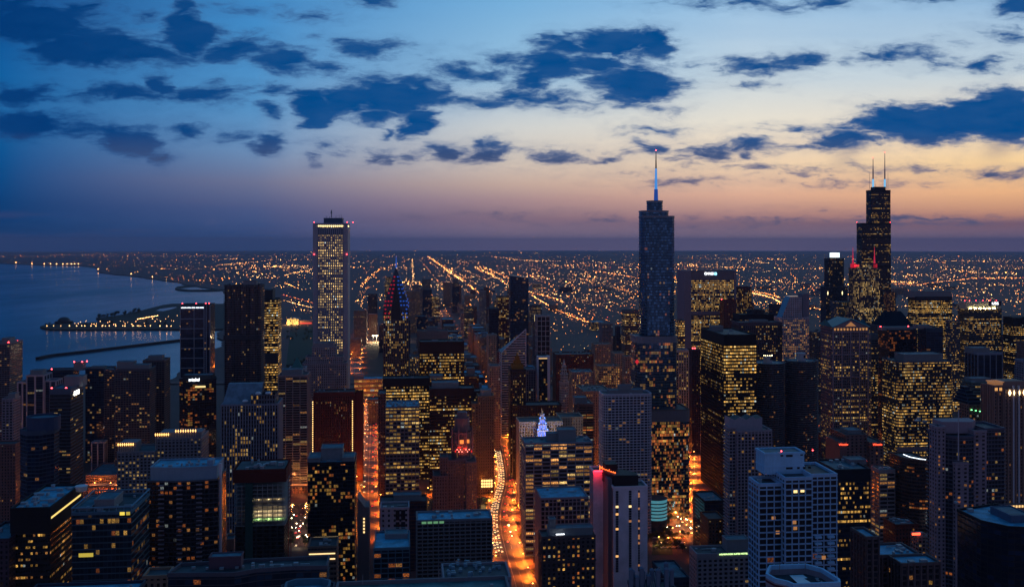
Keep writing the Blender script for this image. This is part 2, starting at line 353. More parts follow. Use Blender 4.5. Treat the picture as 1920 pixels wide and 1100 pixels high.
class Tower:
    """an Empty at the tower's foot, turned to the street grid; local x west, y south"""
    def __init__(s, name, label, cat, xl, xr, yt, S, D, group=None):
        w0, t0 = onS(xl, S); w1, t1 = onS(xr, S); s.S = S; s.wc = (w0 + w1) / 2; s.t = (t0 + t1) / 2
        s.e = empty(name, WS(s.wc, S), TH); tag(s.e, label, cat, group)
        s.x0, s.x1, s.D = w0 - s.wc, w1 - s.wc, D; s.z = zof(yt, s.t)
        FOOT.append((w0, w1, S, S + D))
    def px(s, x, off=0.):
        w, t = onS(x, s.S + off); return w - s.wc, t
    def zy(s, y, off=0.): return zof(y, s.t * (s.S + off) / s.S)
    def body(s, st, poly=None, z0=-2., z1=None, part='glazed_wall', roof=True, parapet=1.3, frame=True, crown=0.):
        poly = poly or rect(s.x0, s.x1, 0, s.D); z1 = z1 if z1 is not None else s.z
        zt = z1 - crown
        m = MB(); m.prism(poly, z0, zt, st.bay, st.fl); m.build(part, st.get(), s.e)
        if crown > 0:
            m = MB(); m.prism(offset(poly, .25), zt, z1); m.build('crown_wall', st.fmat(), s.e)
        if frame and (st.pier or st.band):
            m = MB(); n = len(poly)
            if st.band:
                bh, bd = st.band; nf = max(1, round((zt - z0) / st.fl)); h = (zt - z0) / nf
                out = offset(poly, bd); inn = offset(poly, -.1)
                for k in range(1, nf + 1): m.ring(out, inn, z0 + k * h - bh / 2, min(z0 + k * h + bh / 2, z1 + .1))
            if st.pier:
                pw, pd = st.pier
                for i in range(n):
                    p, q = poly[i], poly[(i + 1) % n]; L = math.hypot(q[0] - p[0], q[1] - p[1])
                    if L < pw * 1.2: continue
                    ex, ey = (q[0] - p[0]) / L, (q[1] - p[1]) / L; nx, ny = ey, -ex
                    if ny > .5: continue
                    nb = max(1, round(L / st.bay))
                    for k in range(nb + 1):
                        c = L * k / nb; a = max(c - pw / 2, 0.01); bb = min(c + pw / 2, L - .01)
                        pts = [(p[0] + ex * a + nx * pd, p[1] + ey * a + ny * pd), (p[0] + ex * bb + nx * pd, p[1] + ey * bb + ny * pd),
                               (p[0] + ex * bb - nx * .2, p[1] + ey * bb - ny * .2), (p[0] + ex * a - nx * .2, p[1] + ey * a - ny * .2)]
                        m.prism(pts, z0, zt + .2, cap=True)
            m.build('facade_frame', st.fmat(), s.e)
        if roof:
            m = MB(); inn = offset(poly, -.6); m.face([(p[0], p[1], z1 - parapet) for p in inn]); m.build('roof', rmat(st.roof), s.e)
            m = MB(); m.ring(offset(poly, .32), offset(poly, -.62), z1 - parapet - .5, z1 + .15); m.build('parapet', st.fmat(), s.e)
        return poly
    def pent(s, xl, xr, yt, off=8., D=None, mat=None, st=None, z0=None, part='penthouse'):
        a, _ = s.px(xl, off); b2, _ = s.px(xr, off); z1 = s.zy(yt, off); D = D or s.D * .45
        z0 = s.z - 1.6 if z0 is None else z0
        m = MB()
        if st: m.prism(rect(a, b2, off, off + D), z0, z1, st.bay, st.fl); o = m.build(part, st.get(), s.e)
        else: m.prism(rect(a, b2, off, off + D), z0, z1 - .5); m.ring(rect(a - .3, b2 + .3, off - .3, off + D + .3), rect(a + .5, b2 - .5, off + .5, off + D - .5), z1 - .6, z1 + .3); o = m.build(part, mat or plain('plant_room', (.2, .22, .24)), s.e)
        m = MB(); m.face([(a + .3, off + .3, z1 - .3), (b2 - .3, off + .3, z1 - .3), (b2 - .3, off + D - .3, z1 - .3), (a + .3, off + D - .3, z1 - .3)]); m.build('roof', rmat('mid'), s.e)
        return a, b2, z1
    def windows(s, st, x0, x1, y, z1, n=100, z0=-2.):
        """the windows that show largest, each a pane of its own, on the face towards the lake street"""
        nb = max(1, round((x1 - x0) / st.bay)); nf = max(1, round((z1 - z0) / st.fl)); bw_, fh = (x1 - x0) / nb, (z1 - z0) / nf
        w, h = bw_ * st.ww / 2, fh * st.wh / 2; m = MB(); a, b2 = .5 - st.ww / 2, .5 + st.ww / 2; c, d = .5 - st.wh / 2, .5 + st.wh / 2
        m.face([(-w, 0, -h), (w, 0, -h), (w, 0, h), (-w, 0, h)], [(a, c), (b2, c), (b2, d), (a, d)])
        m.face([(w, 0, h), (w, .06, h), (-w, .06, h), (-w, 0, h)][::-1]); m.face([(w, 0, -h), (w, .06, -h), (w, .06, h), (w, 0, h)]); m.face([(-w, 0, h), (-w, .06, h), (-w, .06, -h), (-w, 0, -h)])
        me = m.mesh('window', st.get()); k = 0
        for r in range(nf - 1, -1, -1):
            for j in range(nb):
                if k >= n: return
                o = bpy.data.objects.new('window', me); COL.objects.link(o); o.parent = s.e; o.location = (x0 + (j + .5) * bw_, y - .07, z0 + (r + .5) * fh); k += 1
    def clutter(s, n, seed=1, z=None, x0=None, x1=None, y0=None, y1=None, big=1.):
        r = random.Random(seed); z = (s.z - 1.3) if z is None else z
        x0 = s.x0 if x0 is None else x0; x1 = s.x1 if x1 is None else x1; y0 = 0 if y0 is None else y0; y1 = s.D if y1 is None else y1
        for k in range(n):
            w = r.uniform(1.2, 4) * big; d = r.uniform(1.2, 4) * big; h = r.uniform(.8, 2.4) * big
            x = r.uniform(x0 + 1.5, max(x0 + 1.6, x1 - w - 1.5)); y = r.uniform(y0 + 1.5, max(y0 + 1.6, y1 - d - 1.5))
            m = MB()
            q_ = r.random()
            if q_ < .12:
                L_ = min(x1 - x - 1, 6 * big + w); m.box(x, x + max(L_, 2), y, y + .7, z + .3, z + 1.); m.box(x + .2, x + .5, y + .1, y + .6, z - .1, z + .3); m.build('duct', plain('duct_metal', (.3, .34, .38), .5), s.e)
            elif q_ < .2:
                m.tube((x, y, z + 1.2), (x + w, y, z + 1.2), 1., 1., 10); m.box(x + .2, x + w - .2, y - .5, y + .5, z, z + .6); m.build('roof_tank', plain('tank_paint', (.25, .28, .3), .6), s.e)
            elif q_ < .42:
                m.tube((x, y, z), (x, y, z + h), w * .35, w * .35, 10); m.tube((x, y, z + h), (x, y, z + h + .25), w * .42, w * .42, 10); m.build('roof_vent', plain('duct_metal', (.3, .34, .38), .5), s.e)
            else:
                m.box(x, x + w, y, y + d, z, z + h); m.box(x - .1, x + w + .1, y - .1, y + d + .1, z + h, z + h + .15); m.build('air_handler', plain('duct_metal', (.3, .34, .38), .5), s.e)
    def beacon(s, x, y, off=1., r=1.1):
        a, t = s.px(x, off); z = s.zy(y, off); m = MB(); m.tube((a, off, z - 3), (a, off, z), .12, .12, 5); o = m.build('beacon_post', plain('duct_metal', (.3, .34, .38), .5), s.e)
        m = MB(); m.octa((a, off, z + .4), r, r, r); m.build('beacon_lamp', glow('beacon_red', (1, .05, .06), 14.), o)
    def rod(s, x, y0, y1, r0, r1, off=None, mat=None, part='antenna'):
        off = s.D / 2 if off is None else off
        a, t = s.px(x, off); m = MB(); m.tube((a, off, s.zy(y0, off)), (a, off, s.zy(y1, off)), r0, r1, 8)
        return m.build(part, mat or plain('mast_metal', (.2, .22, .25), .5), s.e)
    def text(s, txt, x0, x1, yc, hpx, off, mat, part='sign_lettering', side='n', depth=.4):
        cu = bpy.data.curves.new('t', 'FONT'); cu.body = txt; cu.size = 1; cu.extrude = .1; cu.align_x = 'CENTER'; cu.align_y = 'CENTER'
        to = bpy.data.objects.new('t', cu); me = bpy.data.meshes.new_from_object(to); bpy.data.objects.remove(to)
        me.materials.clear(); me.materials.append(mat); me.name = part
        o = bpy.data.objects.new(part, me); COL.objects.link(o); o.parent = s.e
        xs = [v.co.x for v in me.vertices]; ys = [v.co.y for v in me.vertices]
        wtx = max(xs) - min(xs); htx = max(ys) - min(ys)
        a, t = s.px(x0, off); b2, _ = s.px(x1, off)
        hh = hpx / FP * t
        if side == 'n':
            o.location = ((a + b2) / 2, off, s.zy(yc, off)); o.rotation_euler = (radians(90), 0, 0); o.scale = (abs(b2 - a) / wtx, hh / htx, 1)
        return o
FOOT = []
# ---------------------------------------------------------------- facade styles
CONC = (.26, .24, .25); WHITE = (.52, .5, .56); BEIGE = (.34, .27, .2); BLACK = (.008, .008, .011); BLUEG = (.12, .17, .22); RED = (.12, .032, .024); BROWN = (.12, .085, .06)
s_black = Style('black_steel', 2.4, 3.9, .82, .45, BLACK, (.006, .007, .01), .42, .45, 1.3, YEL, PALE, 2.6, pier=(.5, .35), band=None, split=2)
s_brown = Style('brown_steel', 2.1, 3.9, .8, .42, (.035, .014, .012), (.008, .007, .01), .5, .5, 1.4, YEL, PALE, 2.6, pier=(.4, .3))
s_aon = Style('white_granite_rib', 3.2, 3.96, .34, .46, (.34, .36, .42), (.03, .035, .05), .72, .5, .5, PALE, PALE, 4.2, pier=(1.3, .9), frame=(.28, .31, .38))
s_resid = Style('dark_balcony', 3.6, 3.1, .7, .62, (.05, .055, .07), (.015, .02, .035), .2, .08, .5, WARM, PALE, 2.4, band=(.55, .9), frame=(.10, .11, .14))
s_conc = Style('concrete_grid', 3.6, 3.2, .68, .58, CONC, (.012, .014, .022), .16, .1, .6, WARM, PALE, 2.2, pier=(1., .35), band=(.9, .3))
s_white = Style('white_grid', 3.8, 3., .8, .62, WHITE, (.012, .016, .03), .12, .08, .5, WARM, YEL, 2., pier=(.8, .4), band=(.8, .35))
s_glass = Style('blue_glass', 3., 3.6, .9, .72, (.03, .05, .08), (.02, .05, .09), .12, .1, .6, WARM, PALE, 1.8, band=(.35, .12), metal=.3, gr=.12)
s_beige = Style('beige_masonry', 3.2, 3.6, .45, .55, BEIGE, (.012, .012, .018), .22, .15, .6, WARM, YEL, 2.2)
s_brick = Style('red_brick', 3., 3.4, .42, .55, RED, (.01, .01, .014), .22, .1, .6, WARM, YEL, 2.2)
s_band = Style('lit_bands', 2.3, 3.9, .9, .42, (.10, .10, .11), (.012, .015, .022), .5, .7, 1.2, YEL, PALE, 2.4, band=(1.4, .25), frame=(.11, .11, .12))
s_bandd = s_band.var('dim_bands', lit=.26, fv=.5, wall=(.06, .07, .09), frame=(.09, .10, .13))
s_pier = Style('pale_piers', 2.6, 3.7, .55, .7, (.25, .25, .3), (.01, .012, .02), .25, .2, .9, YEL, PALE, 2.2, pier=(1., .7), frame=(.27, .27, .32))
s_navy = s_glass.var('navy_glass', wall=(.018, .03, .06), glass=(.01, .025, .06), lit=.1)
s_hotel = Style('hotel_grid', 4.4, 3.1, .78, .62, (.2, .19, .2), (.006, .007, .01), .035, .03, .2, ORG, YEL, 1.5, pier=(.6, .5), band=(.8, .7), frame=(.2, .19, .205))

OT, AT, HT, OB = 'office_tower', 'apartment_tower', 'hotel_tower', 'city_block'
def T(name, label, xl, xr, yt, S, D, st, cat='tower', pents=(), clutter=0, beacons=(), **kw):
    if xl > 1000 and xl not in (1357, 1307, 1683, 1817, 1386, 1268, 1466):
        k = min(D / (S + D), .35 * (xr - xl) / (xl - 761)); D = max(12, S * k / (1 - k)); xl = 761 + (xl - 761) * (S + D) / S
    t = Tower(name, label, cat, xl, xr, yt, S, D); t.poly = t.body(st, **kw); t.st = st; t.crown = kw.get('crown', 0.)
    for p in pents: t.pent(*p)
    if clutter: t.clutter(clutter, seed=int(xl))
    for x, y, off in beacons: t.beacon(x, y, off)
    return t

# ================= lake side, far and middle rows
T(AT, 'pale striped apartment tower alone against the lake at the edge, two red roof lights', 0 - 22, 18, 643, 1440, 46, s_resid.var('pale_stripes', frame=(.2, .2, .24), fl=3.0), pents=[(3, 18, 634, 12, 20)], beacons=[(16, 642, 1), (33, 640, 40)])
T(AT, 'short pinkish tower with square punched windows beside the pillared concrete towers', 4, 24, 747, 1180, 22, s_conc.var('pinkish_punched', wall=(.3, .24, .28), bay=3.4, lit=.06), pents=[(15, 28, 738, 4, 12)])
t = T(AT, 'concrete tower of tall white pillars and stepped rooftop, before the lake', 50, 82, 703, 1350, 30, s_navy.var('pillared', fl=3.2, bay=9, pier=(2., .8), frame=(.34, .34, .4), band=None, lit=.12, split=3), pents=[(57, 80, 694, 6, 14)])
for k, (a, b2, y) in enumerate(((31, 50, 716), (82, 104, 714))):
    p0, _ = t.px(a); p1, _ = t.px(b2); m = MB()
    st = s_navy.var('pillared_wing%d' % k, fl=3.2, bay=8, pier=(2., .8), frame=(.34, .34, .4), band=None, lit=.14, split=3)
    t.body(st, rect(p0 + .3, p1 - .3, 3, 27), z1=t.zy(y), part='wing')
t = T(AT, 'broad dark slab with a windowless concrete lift tower and red lights', 88, 138, 693, 1450, 24, s_navy.var('dark_slab', lit=.12, band=(.6, .4), frame=(.05, .06, .08)), pents=[(138, 155, 680, 2, 14), (150, 165, 690, 4, 12)], beacons=[(139, 679, 3), (154, 679, 3), (163, 678, 5), (97, 692, 1)])
T(AT, 'dark blue plain slab just behind the tower with the white lit sign', 160, 206, 691, 1440, 30, s_navy.var('plain_navy', lit=.16), pents=[(170, 195, 687, 6, 12)])
T(AT, 'slim balcony tower with white corner column beside the wide glass lake tower', 196, 214, 693, 1390, 22, s_resid, clutter=2)
t = T(AT, 'wide blue glass balcony tower with set-back roof house in front of the lake', 216, 281, 691, 1345, 28, s_resid.var('wide_blue', frame=(.07, .10, .14), glass=(.012, .022, .04)), pents=[(219, 250, 678, 6, 16), (247, 279, 684, 4, 16)])
T(AT, 'brown striped tower with rooftop house, last before the framed glass tower', 268, 308, 675, 1420, 34, s_resid.var('brown_stripes', frame=(.14, .12, .13), lit=.17), pents=[(278, 304, 667, 8, 14)])
# framed tower
t = Tower(AT, 'tall dark glass tower in a pale grid frame with white light strips at its top', 'tower', 338, 394, 571, 1560, 38)
st = s_navy.var('framed_glass', fl=3.1, bay=3, lit=.1, band=None, st=2.2, split=1); t.body(st)
m = MB()
for x in (338, 364, 382.5, 387, 394):
    a, _ = t.px(x); w = .9 if x not in (338, 394) else 1.4; m.box(max(a - w / 2, t.x0 - .2), min(a + w / 2, t.x1 + .2), -.9, .1, 0, t.z)
for k in range(9):
    z = t.zy(579 + 18.4 * k); m.box(t.x0 - .3, t.px(383)[0], -.85, .15, z - .55, z + .55)
for k in range(40):
    z = t.zy(582 + 3.7 * k); m.box(t.px(382.8)[0], t.px(387)[0], -.8, .12, z - .35, z + .35)
m.build('pale_frame', plain('frame_paleblue', (.26, .32, .4)), t.e)
for a, b2 in ((340, 350), (351.5, 358), (359.5, 366), (367.5, 374), (375, 382)):
    m = MB(); m.box(t.px(a)[0], t.px(b2)[0], -1.1, -.9, t.zy(577.2), t.zy(575.8)); m.build('light_strip', glow('white_strip', (.8, .9, 1), 3.), t.e)
for x in (342, 368, 386, 392): t.beacon(x, 569, 2, .9)
# wavy tower
t = Tower(AT, 'very tall dark tower of rippling balcony slabs left of the yellow lit slab', 'tower', 421, 489, 534, 1380, 34)
W_ = t.x1 - t.x0
poly = []
for i in range(25):
    x = t.x0 + W_ * i / 24; poly.append((x, 1.6 * sin(i * .9) + .6 * sin(i * 2.1)))
poly += [(t.x1 + .5, t.D * .5), (t.x1, t.D), (t.x0, t.D)]
t.body(s_resid.var('rippled', frame=(.07, .085, .11), band=(.5, 1.3), fl=3.2, lit=.15, cl=.7, bay=3.4), poly)
t.pent(456, 480, 526, 8, 16); t.clutter(5, 3)
m = MB(); m.box(t.x0 - 1, t.x1 + 1, -3.2, 5, t.zy(637), t.zy(628)); m.build('plant_floor', plain('dark_louver', (.03, .04, .055)), t.e)
t = T(OT, 'tall slab glowing in yellow floor bands right of the rippling balcony tower', 492, 521, 561, 1540, 42, s_band.var('glow_bands', lit=.72, fv=.5, cl=.8, wall=(.02, .02, .03), frame=(.03, .03, .04), band=(.7, .2), st=2.6))
t.pent(494, 511, 543, 5, 30, mat=plain('dark_louver', (.03, .04, .055)))
m = MB(); m.box(t.x0 + .5, t.x1 + .3, -.4, 2, t.zy(681), t.zy(661)); m.build('plant_floor', plain('dark_louver', (.03, .04, .055)), t.e)
# three-cornered hotel
t = Tower(HT, 'dark glass three-cornered hotel with white lettering on its roof edge', 'hotel', 333, 402, 712, 1280, 40)
a0, _ = t.px(352)
poly = [(t.x0, 10), (a0, 0), (t.x1, 12), (t.x1 - 4, 34), (t.x0 + 5, 34)]
t.body(s_navy.var('hotel_navy', lit=.34, wall=(.01, .012, .02), glass=(.008, .012, .025), bay=3, fl=3, ca=ORG, cb=YEL, cl=1.), poly); t.pent(343, 398, 703, 14, 18, mat=plain('dark_louver', (.03, .04, .055)))
t.text('swissôtel', 354, 374, 711.5, 6, -1, glow('sign_white', (.9, .95, 1), 4.))
m = MB(); m.box(t.px(358)[0], t.px(384)[0], 3., 4.4, t.zy(727), t.zy(724)); m.build('lit_lounge', glow('lounge_yellow', (1, .75, .3), 1.2), t.e)
# sloping-roofed ribbed tower
t = Tower(OT, 'grey ribbed tower with a long sloping dark roof and white satellite dishes', 'tower', 415, 521, 757, 960, 34)
st = s_pier.var('grey_ribs', bay=2.6, fl=3.9, lit=.26, wall=(.10, .11, .14), frame=(.22, .24, .3), pier=(.9, .8), cl=1.1)
t.body(st); t.windows(st, t.x0, t.x1, 0, t.z)
a, _ = t.px(415); b2, _ = t.px(455); c2, _ = t.px(487)
m = MB(); z0, z1 = t.z - 1, t.zy(719, 20)
m.face([(a, 6, z0), (c2, 6, z0), (c2, 22, z1), (a + 3, 22, z1)], m=0); m.face([(a, 6, z0), (a + 3, 22, z1), (a + 3, 30, z1), (a, 30, z0)], m=1); m.face([(c2, 6, z0), (c2, 30, z0), (c2, 30, z1), (c2, 22, z1)], m=1); m.face([(a + 3, 22, z1), (c2, 22, z1), (c2, 30, z1), (a + 3, 30, z1)], m=0); m.face([(a, 30, z0), (a + 3, 30, z1), (c2, 30, z1), (c2, 30, z0)], m=1)
m.build('sloping_roof', [roofmat('roof_steel', (.16, .24, .32), .5), plain('dark_louver', (.03, .04, .055))], t.e)
m = MB(); m.prism(rect(c2 - 9, t.x1 - 3, 2, 24), t.z - 1, t.zy(741), 2.6, 3.9); m.build('upper_block', st.get(), t.e)
for x in (460, 484, 503):
    p, _ = t.px(x, 4); m = MB(); z = t.zy(738 if x != 460 else 752, 4)
    for k in range(5):
        a1, a2 = radians(15 * k), radians(15 * (k + 1)); 
        m.prism(ngon(p, 4, 3 * cos(a1), 12), z + 2.2 * sin(a1), z + 2.2 * sin(a2), top=ngon(p, 4, max(3 * cos(a2), .05), 12))
    m.build('satellite_dome', plain('dish_white', (.6, .65, .7), .4), t.e, smooth=True)
T(AT, 'square concrete framed tower with deep floor slabs in front of the stepped hotel', 522, 576, 703, 1250, 34, s_conc.var('open_frame', bay=8.5, fl=3.1, ww=.93, wh=.7, pier=(.7, .7), band=(.45, .6), split=3, lit=.2, frame=(.24, .23, .25), glass=(.02, .018, .02)), pents=[(528, 566, 693, 8, 20)])
t = Tower(HT, 'stepped pale stone hotel standing before the tallest white ribbed tower', 'hotel', 585, 630, 650, 1400, 30)
st = s_beige.var('pale_stone', wall=(.27, .25, .28), bay=3, lit=.2); t.body(st); t.pent(588, 626, 643, 5, 18, mat=plain('frame_pale_stone', (.27, .25, .28)))
for a, b2, y, o in ((568, 650, 680, 4), (573, 643, 668, 10)): t.body(st, rect(t.px(a)[0], t.px(b2)[0], -4 + o * .3, 26), z1=t.zy(y), part='wing')
t = Tower(AT, 'low white block with a green pyramid roof behind the concrete framed tower', 'block', 541, 572, 690, 1330, 26)
t.body(s_white.var('pyr_white', wall=(.4, .4, .45)))
m = MB(); p0, _ = t.px(545); p1, _ = t.px(566); c = (p0 + p1) / 2
m.prism(rect(p0, p1, 3, 3 + p1 - p0), t.z - 1, t.zy(671), top=rect(c - .4, c + .4, 3 + (p1 - p0) / 2 - .4, 3 + (p1 - p0) / 2 + .4)); m.build('pyramid_roof', plain('copper_green', (.04, .16, .15)), t.e)

# tallest white ribbed tower
t = Tower(OT, 'tallest white ribbed square tower with glowing yellow top band and roof mast', 'skyscraper', 588, 651, 419, 1500, 58)
t.body(s_aon, rect(t.x0, t.x1, 0, t.D), frame=True)
wh_ = plain('aon_stone', (.30, .33, .4), .6, noise=.15); m = MB()
for x0, x1, y0, y1 in ((t.x0 - 1, t.x0 + 5.4, -1, 4), (t.x1 - 1., t.x1 + 1, -1, t.D + 1), (t.x1 - 5.4, t.x1 - 1.01, -1, 4)): m.box(x0, x1, y0, y1, 0, t.z + .6)
m.box(t.x0 + 5.41, t.x1 - 5.41, -.95, 2, t.z - 2.5, t.z + .55); m.build('corner_stone', wh_, t.e)
m = MB(); m.box(t.x0 + 5.6, t.x1 - 5.6, -.6, 1.2, t.zy(425), t.zy(422.3)); m.build('crown_light', glow('crown_yellow', (1, .72, .28), 3.2), t.e)
m = MB(); m.box(t.x1 + .9, t.x1 + 1.15, 3, 26, t.zy(425), t.zy(422.3)); m.build('crown_light', glow('crown_yellow', (1, .72, .28), 3.2), t.e)
m = MB(); m.box(t.x0 + 5.6, t.x1 - 5.6, -.5, 1.2, t.zy(441), t.zy(427)); m.build('louver_band', plain('louver_blue', (.06, .12, .2)), t.e)
t.pent(607, 642, 409, 14, 28, mat=plain('louver_blue', (.06, .12, .2)))
t.rod(621.5, 408, 396, .8, .5, off=26); t.rod(621.5, 400, 393, 1.6, .3, off=26, part='antenna_tip')
for x, y in ((612, 404), (618, 405), (630, 404), (636, 402), (640, 401)): t.rod(x, 409, y, .35, .2, off=22)
for x in (589, 650): t.beacon(x, 477, -2, .9)
for x in (589, 651, 662): t.beacon(x, 417, 1 if x < 655 else 50, .8)
# dark red ribbed
t = T(HT, 'dark red ribbed brick tower with lines of lights down both edges', 588, 664, 735, 1280, 28, s_brick.var('maroon_ribs', wall=(.085, .02, .016), bay=3, fl=3.4, ww=.3, lit=.2, pier=(1.2, .8), frame=(.085, .02, .016), ca=ORG, cb=PALE), crown=5, clutter=6)
for x in (586.5, 661):
    for k in range(30):
        a, _ = t.px(x); z = t.zy(752 + 4.0 * k); m = MB(); m.box(a - .5, a + .5, -1.35, -.9, z - .8, z + .6); m.build('stair_lamp', glow('stair_light', (1, .6, .2), 2.5), t.e)
m = MB(); m.prism(rect(t.x1 + 1, t.x1 + 11, 8, 30), 0, t.zy(738)); m.build('stair_block', plain('frame_maroon_ribs', (.085, .02, .016)), t.e)
T(OT, 'slim red stone slab with sparse dots of light beside the busy boulevard', 709, 723, 738, 1190, 36, s_brick.var('boulevard_red', wall=(.1, .04, .035), lit=.2), clutter=3)
# pale roofed tower by the river
T(OT, 'slab tower with a pale frosted roof full of machinery over evenly lit floors', 723, 786, 762, 1040, 44, s_band.var('framed_bands', bay=4.2, fl=3.9, ww=.9, wh=.5, split=3, lit=.52, fv=.8, cl=1.0, wall=(.08, .075, .08), pier=(.8, .4), band=(1.1, .3), frame=(.15, .14, .16), roof='light', st=2.0), clutter=26)
# tall narrow window block & one with mast
T(OT, 'pale rib-windowed block filling the gap beside the sloped crown tower', 769, 787, 668, 1500, 30, s_pier.var('dotted_ribs', lit=.5, cl=.4))
T(OT, 'grey mid-century slab whose blank top rises behind the brightly lit slab', 783, 840, 620, 1530, 30, s_beige.var('grey_slab', wall=(.16, .15, .17), lit=.3), crown=20, pents=[(800, 820, 613, 6, 14)])
T(OT, 'broad dark slab blazing with yellow office floors under a black top band', 787, 870, 640, 1400, 34, s_brown.var('blaze', lit=.66, fv=.5, cl=1.0, bay=2.4, fl=4.2, wh=.45), crown=17, clutter=8)
T(OT, 'wide black slab with lit rows, behind the pale-roofed slab', 718, 806, 709, 1290, 30, s_brown.var('wide_black', lit=.56, cl=1.5, wall=(.012, .01, .014)), crown=10, pents=[(806, 830, 705, 4, 20)], clutter=4)
T(OT, 'dark maroon slab with broken yellow rows behind the gothic tower', 806, 889, 728, 1220, 30, s_brown.var('maroon_rows', lit=.52, cl=1.6, fv=.7), crown=9, pents=[(810, 860, 717, 6, 20)], clutter=8)
T(OT, 'dark maroon annex slab lit in short rows left of the old stone tower', 862, 904, 733, 1255, 26, s_brown.var('maroon_annex', lit=.52, cl=1.6), crown=6, clutter=5)
T(OT, 'dark block with snowy roof beyond the yellow slab, lining the orange avenue', 872, 898, 705, 1500, 40, s_brick.var('avenue_dark', wall=(.07, .03, .03)), pents=[(876, 890, 690, 8, 16)], clutter=4)
# old stone tower right of gothic
t = T(OT, 'slender old stone tower with a lit arcade at its foot, beside the avenue', 897, 926, 742, 1195, 26, s_beige.var('old_stone', wall=(.2, .14, .09), bay=2.6, fl=3.6, lit=.13, ww=.4, pier=(1., .5), frame=(.2, .14, .09)), pents=[(902, 921, 731, 4, 14)])
t.body(s_beige.var('old_shoulder', wall=(.19, .13, .085), lit=.1), rect(t.px(886)[0], t.px(897)[0], 2, 24), z1=t.zy(756), part='shoulder')
for k in range(5):
    for j in range(3):
        a, _ = t.px(904 + 4.4 * k); z = t.zy(911 - 5.2 * j); m = MB(); m.box(a - 1.1, a + 1.1, -.8, -.3, z - 1.1, z + 1.3); m.build('arcade_window', glow('arcade_light', (1, .62, .2), 2.2), t.e)

# ================= middle: avenue and the old business district
T(OT, 'dark red tower with lit stacks just left of the slanted-top blue tower', 933, 957, 556, 2340, 40, s_brick.var('red_far', wall=(.07, .015, .02), lit=.4, bay=4, ww=.7, ca=PALE), clutter=2)
T(OT, 'navy block standing in front of the dark red tower far up the avenue', 917, 935, 578, 2100, 40, s_navy.var('navy_mid', lit=.06))
t = Tower(AT, 'deep blue glass tower with a slanted top and rows of lights low down', 'tower', 957, 991, 519, 1930, 32)
a, b2, z, z2 = t.x0, t.x1, t.zy(516), t.zy(521)
m = MB(); st = s_glass.var('deep_blue', wall=(.012, .03, .06), glass=(.01, .045, .1), lit=.14, cl=1.2, bay=3); m.prism(rect(a, b2, 0, 32), -2, z2, 3, 3.6); m.build('glazed_wall', st.get(), t.e)
m = MB(); m.face([(a, 0, z2), (b2, 0, z2), (a, 0, z)]); m.face([(b2, 0, z2), (b2, 32, z2), (a, 32, z), (a, 0, z)]); m.face([(a, 0, z2), (a, 0, z), (a, 32, z), (a, 32, z2)]); m.build('slanted_top', plain('deep_blue_top', (.012, .04, .09), .25), t.e)
# white slanted diamond
t = Tower(OT, 'white striped tower cut by a steep slanting roof that rises to a point', 'skyscraper', 940, 986, 660, 1540, 40)
a, b2, zl, zh = t.x0, t.x1, t.zy(661), t.zy(617); zm = zl
st = s_band.var('diamond', wall=(.5, .5, .54), glass=(.01, .012, .02), lit=.05, bay=40, fl=3.9, wh=.5, ww=1, band=None, st=1.6)
nf = max(1, round((zh + 2) / 3.9)); m = MB()
def fv_(z): return (z + 2) / 3.9
m.face([(a, 0, -2), (b2, 0, -2), (b2, 0, zh), (a, 0, zl)], [(0.5, 0), (12.5, 0), (12.5, fv_(zh)), (.5, fv_(zl))])
m.face([(b2, 0, -2), (b2, 40, -2), (b2, 40, zh - 8), (b2, 0, zh)], [(20, 0), (30, 0), (30, fv_(zh - 8)), (20, fv_(zh))])
m.face([(a, 40, -2), (a, 0, -2), (a, 0, zl), (a, 40, zl)], [(40, 0), (50, 0), (50, fv_(zl)), (40, fv_(zl))])
m.build('striped_wall', st.get(), t.e)
m = MB(); m.face([(a, 0, zl), (b2, 0, zh), (b2, 40, zh - 8), (a, 40, zl)]); m.build('slanting_roof', plain('roof_slate', (.05, .07, .1), .4), t.e)
m = MB()
def bar(m, p, q, w):
    p, q = Vector(p), Vector(q); m.tube(p, q, w, w, 4)
for p, q in (((a, -.2, 0), (a, -.2, zl)), ((b2, -.2, 0), (b2, -.2, zh)), ((a, -.2, zl), (b2, -.2, zh))): bar(m, p, q, .8)
m.build('white_trim', plain('white_edge', (.6, .6, .66)), t.e)
T(AT, 'tower of white double mullions with two glowing panels on its crown', 1003, 1031, 592, 1680, 30, s_resid.var('mullion_tower', bay=9, fl=9, ww=.86, wh=.86, split=3, pier=(.9, .6), band=(.8, .5), frame=(.42, .4, .42), wall=(.1, .09, .1), glass=(.015, .015, .025), lit=.18))
t = TOPS = Tower(AT, 'stepped rear shoulder with bright crown panels behind the mullion tower', 'tower', 1001, 1013, 590, 1712, 20)
t.body(s_resid.var('rear_sh', lit=.2))
for a, b2 in ((1002, 1007.5), (1008.5, 1013)):
    m = MB(); m.box(t.px(a)[0], t.px(b2)[0], -.8, .1, t.zy(602), t.zy(590)); m.build('crown_panel', glow('crown_cream', (1, .78, .35), 1.6), t.e)
t = Tower(HT, 'black and gold stepped tower with a gilded spire beside the white slanted tower', 'tower', 957, 986, 692, 1290, 26)
st = s_brick.var('black_gold', wall=(.03, .022, .022), lit=.3, bay=3, fl=3.6, ca=PALE); t.body(st)
c = (t.x0 + t.x1) / 2; zz = t.z
for k, (w, yy) in enumerate(((8, 684), (5, 677), (3, 670))):
    z2 = t.zy(yy); m = MB(); m.prism(rect(c - w, c + w, 13 - w, 13 + w), zz - 1, z2, 2.5, 3.4); m.build('stepped_crown', plain('gilded', (.25, .14, .02), .4, .6), t.e); zz = z2
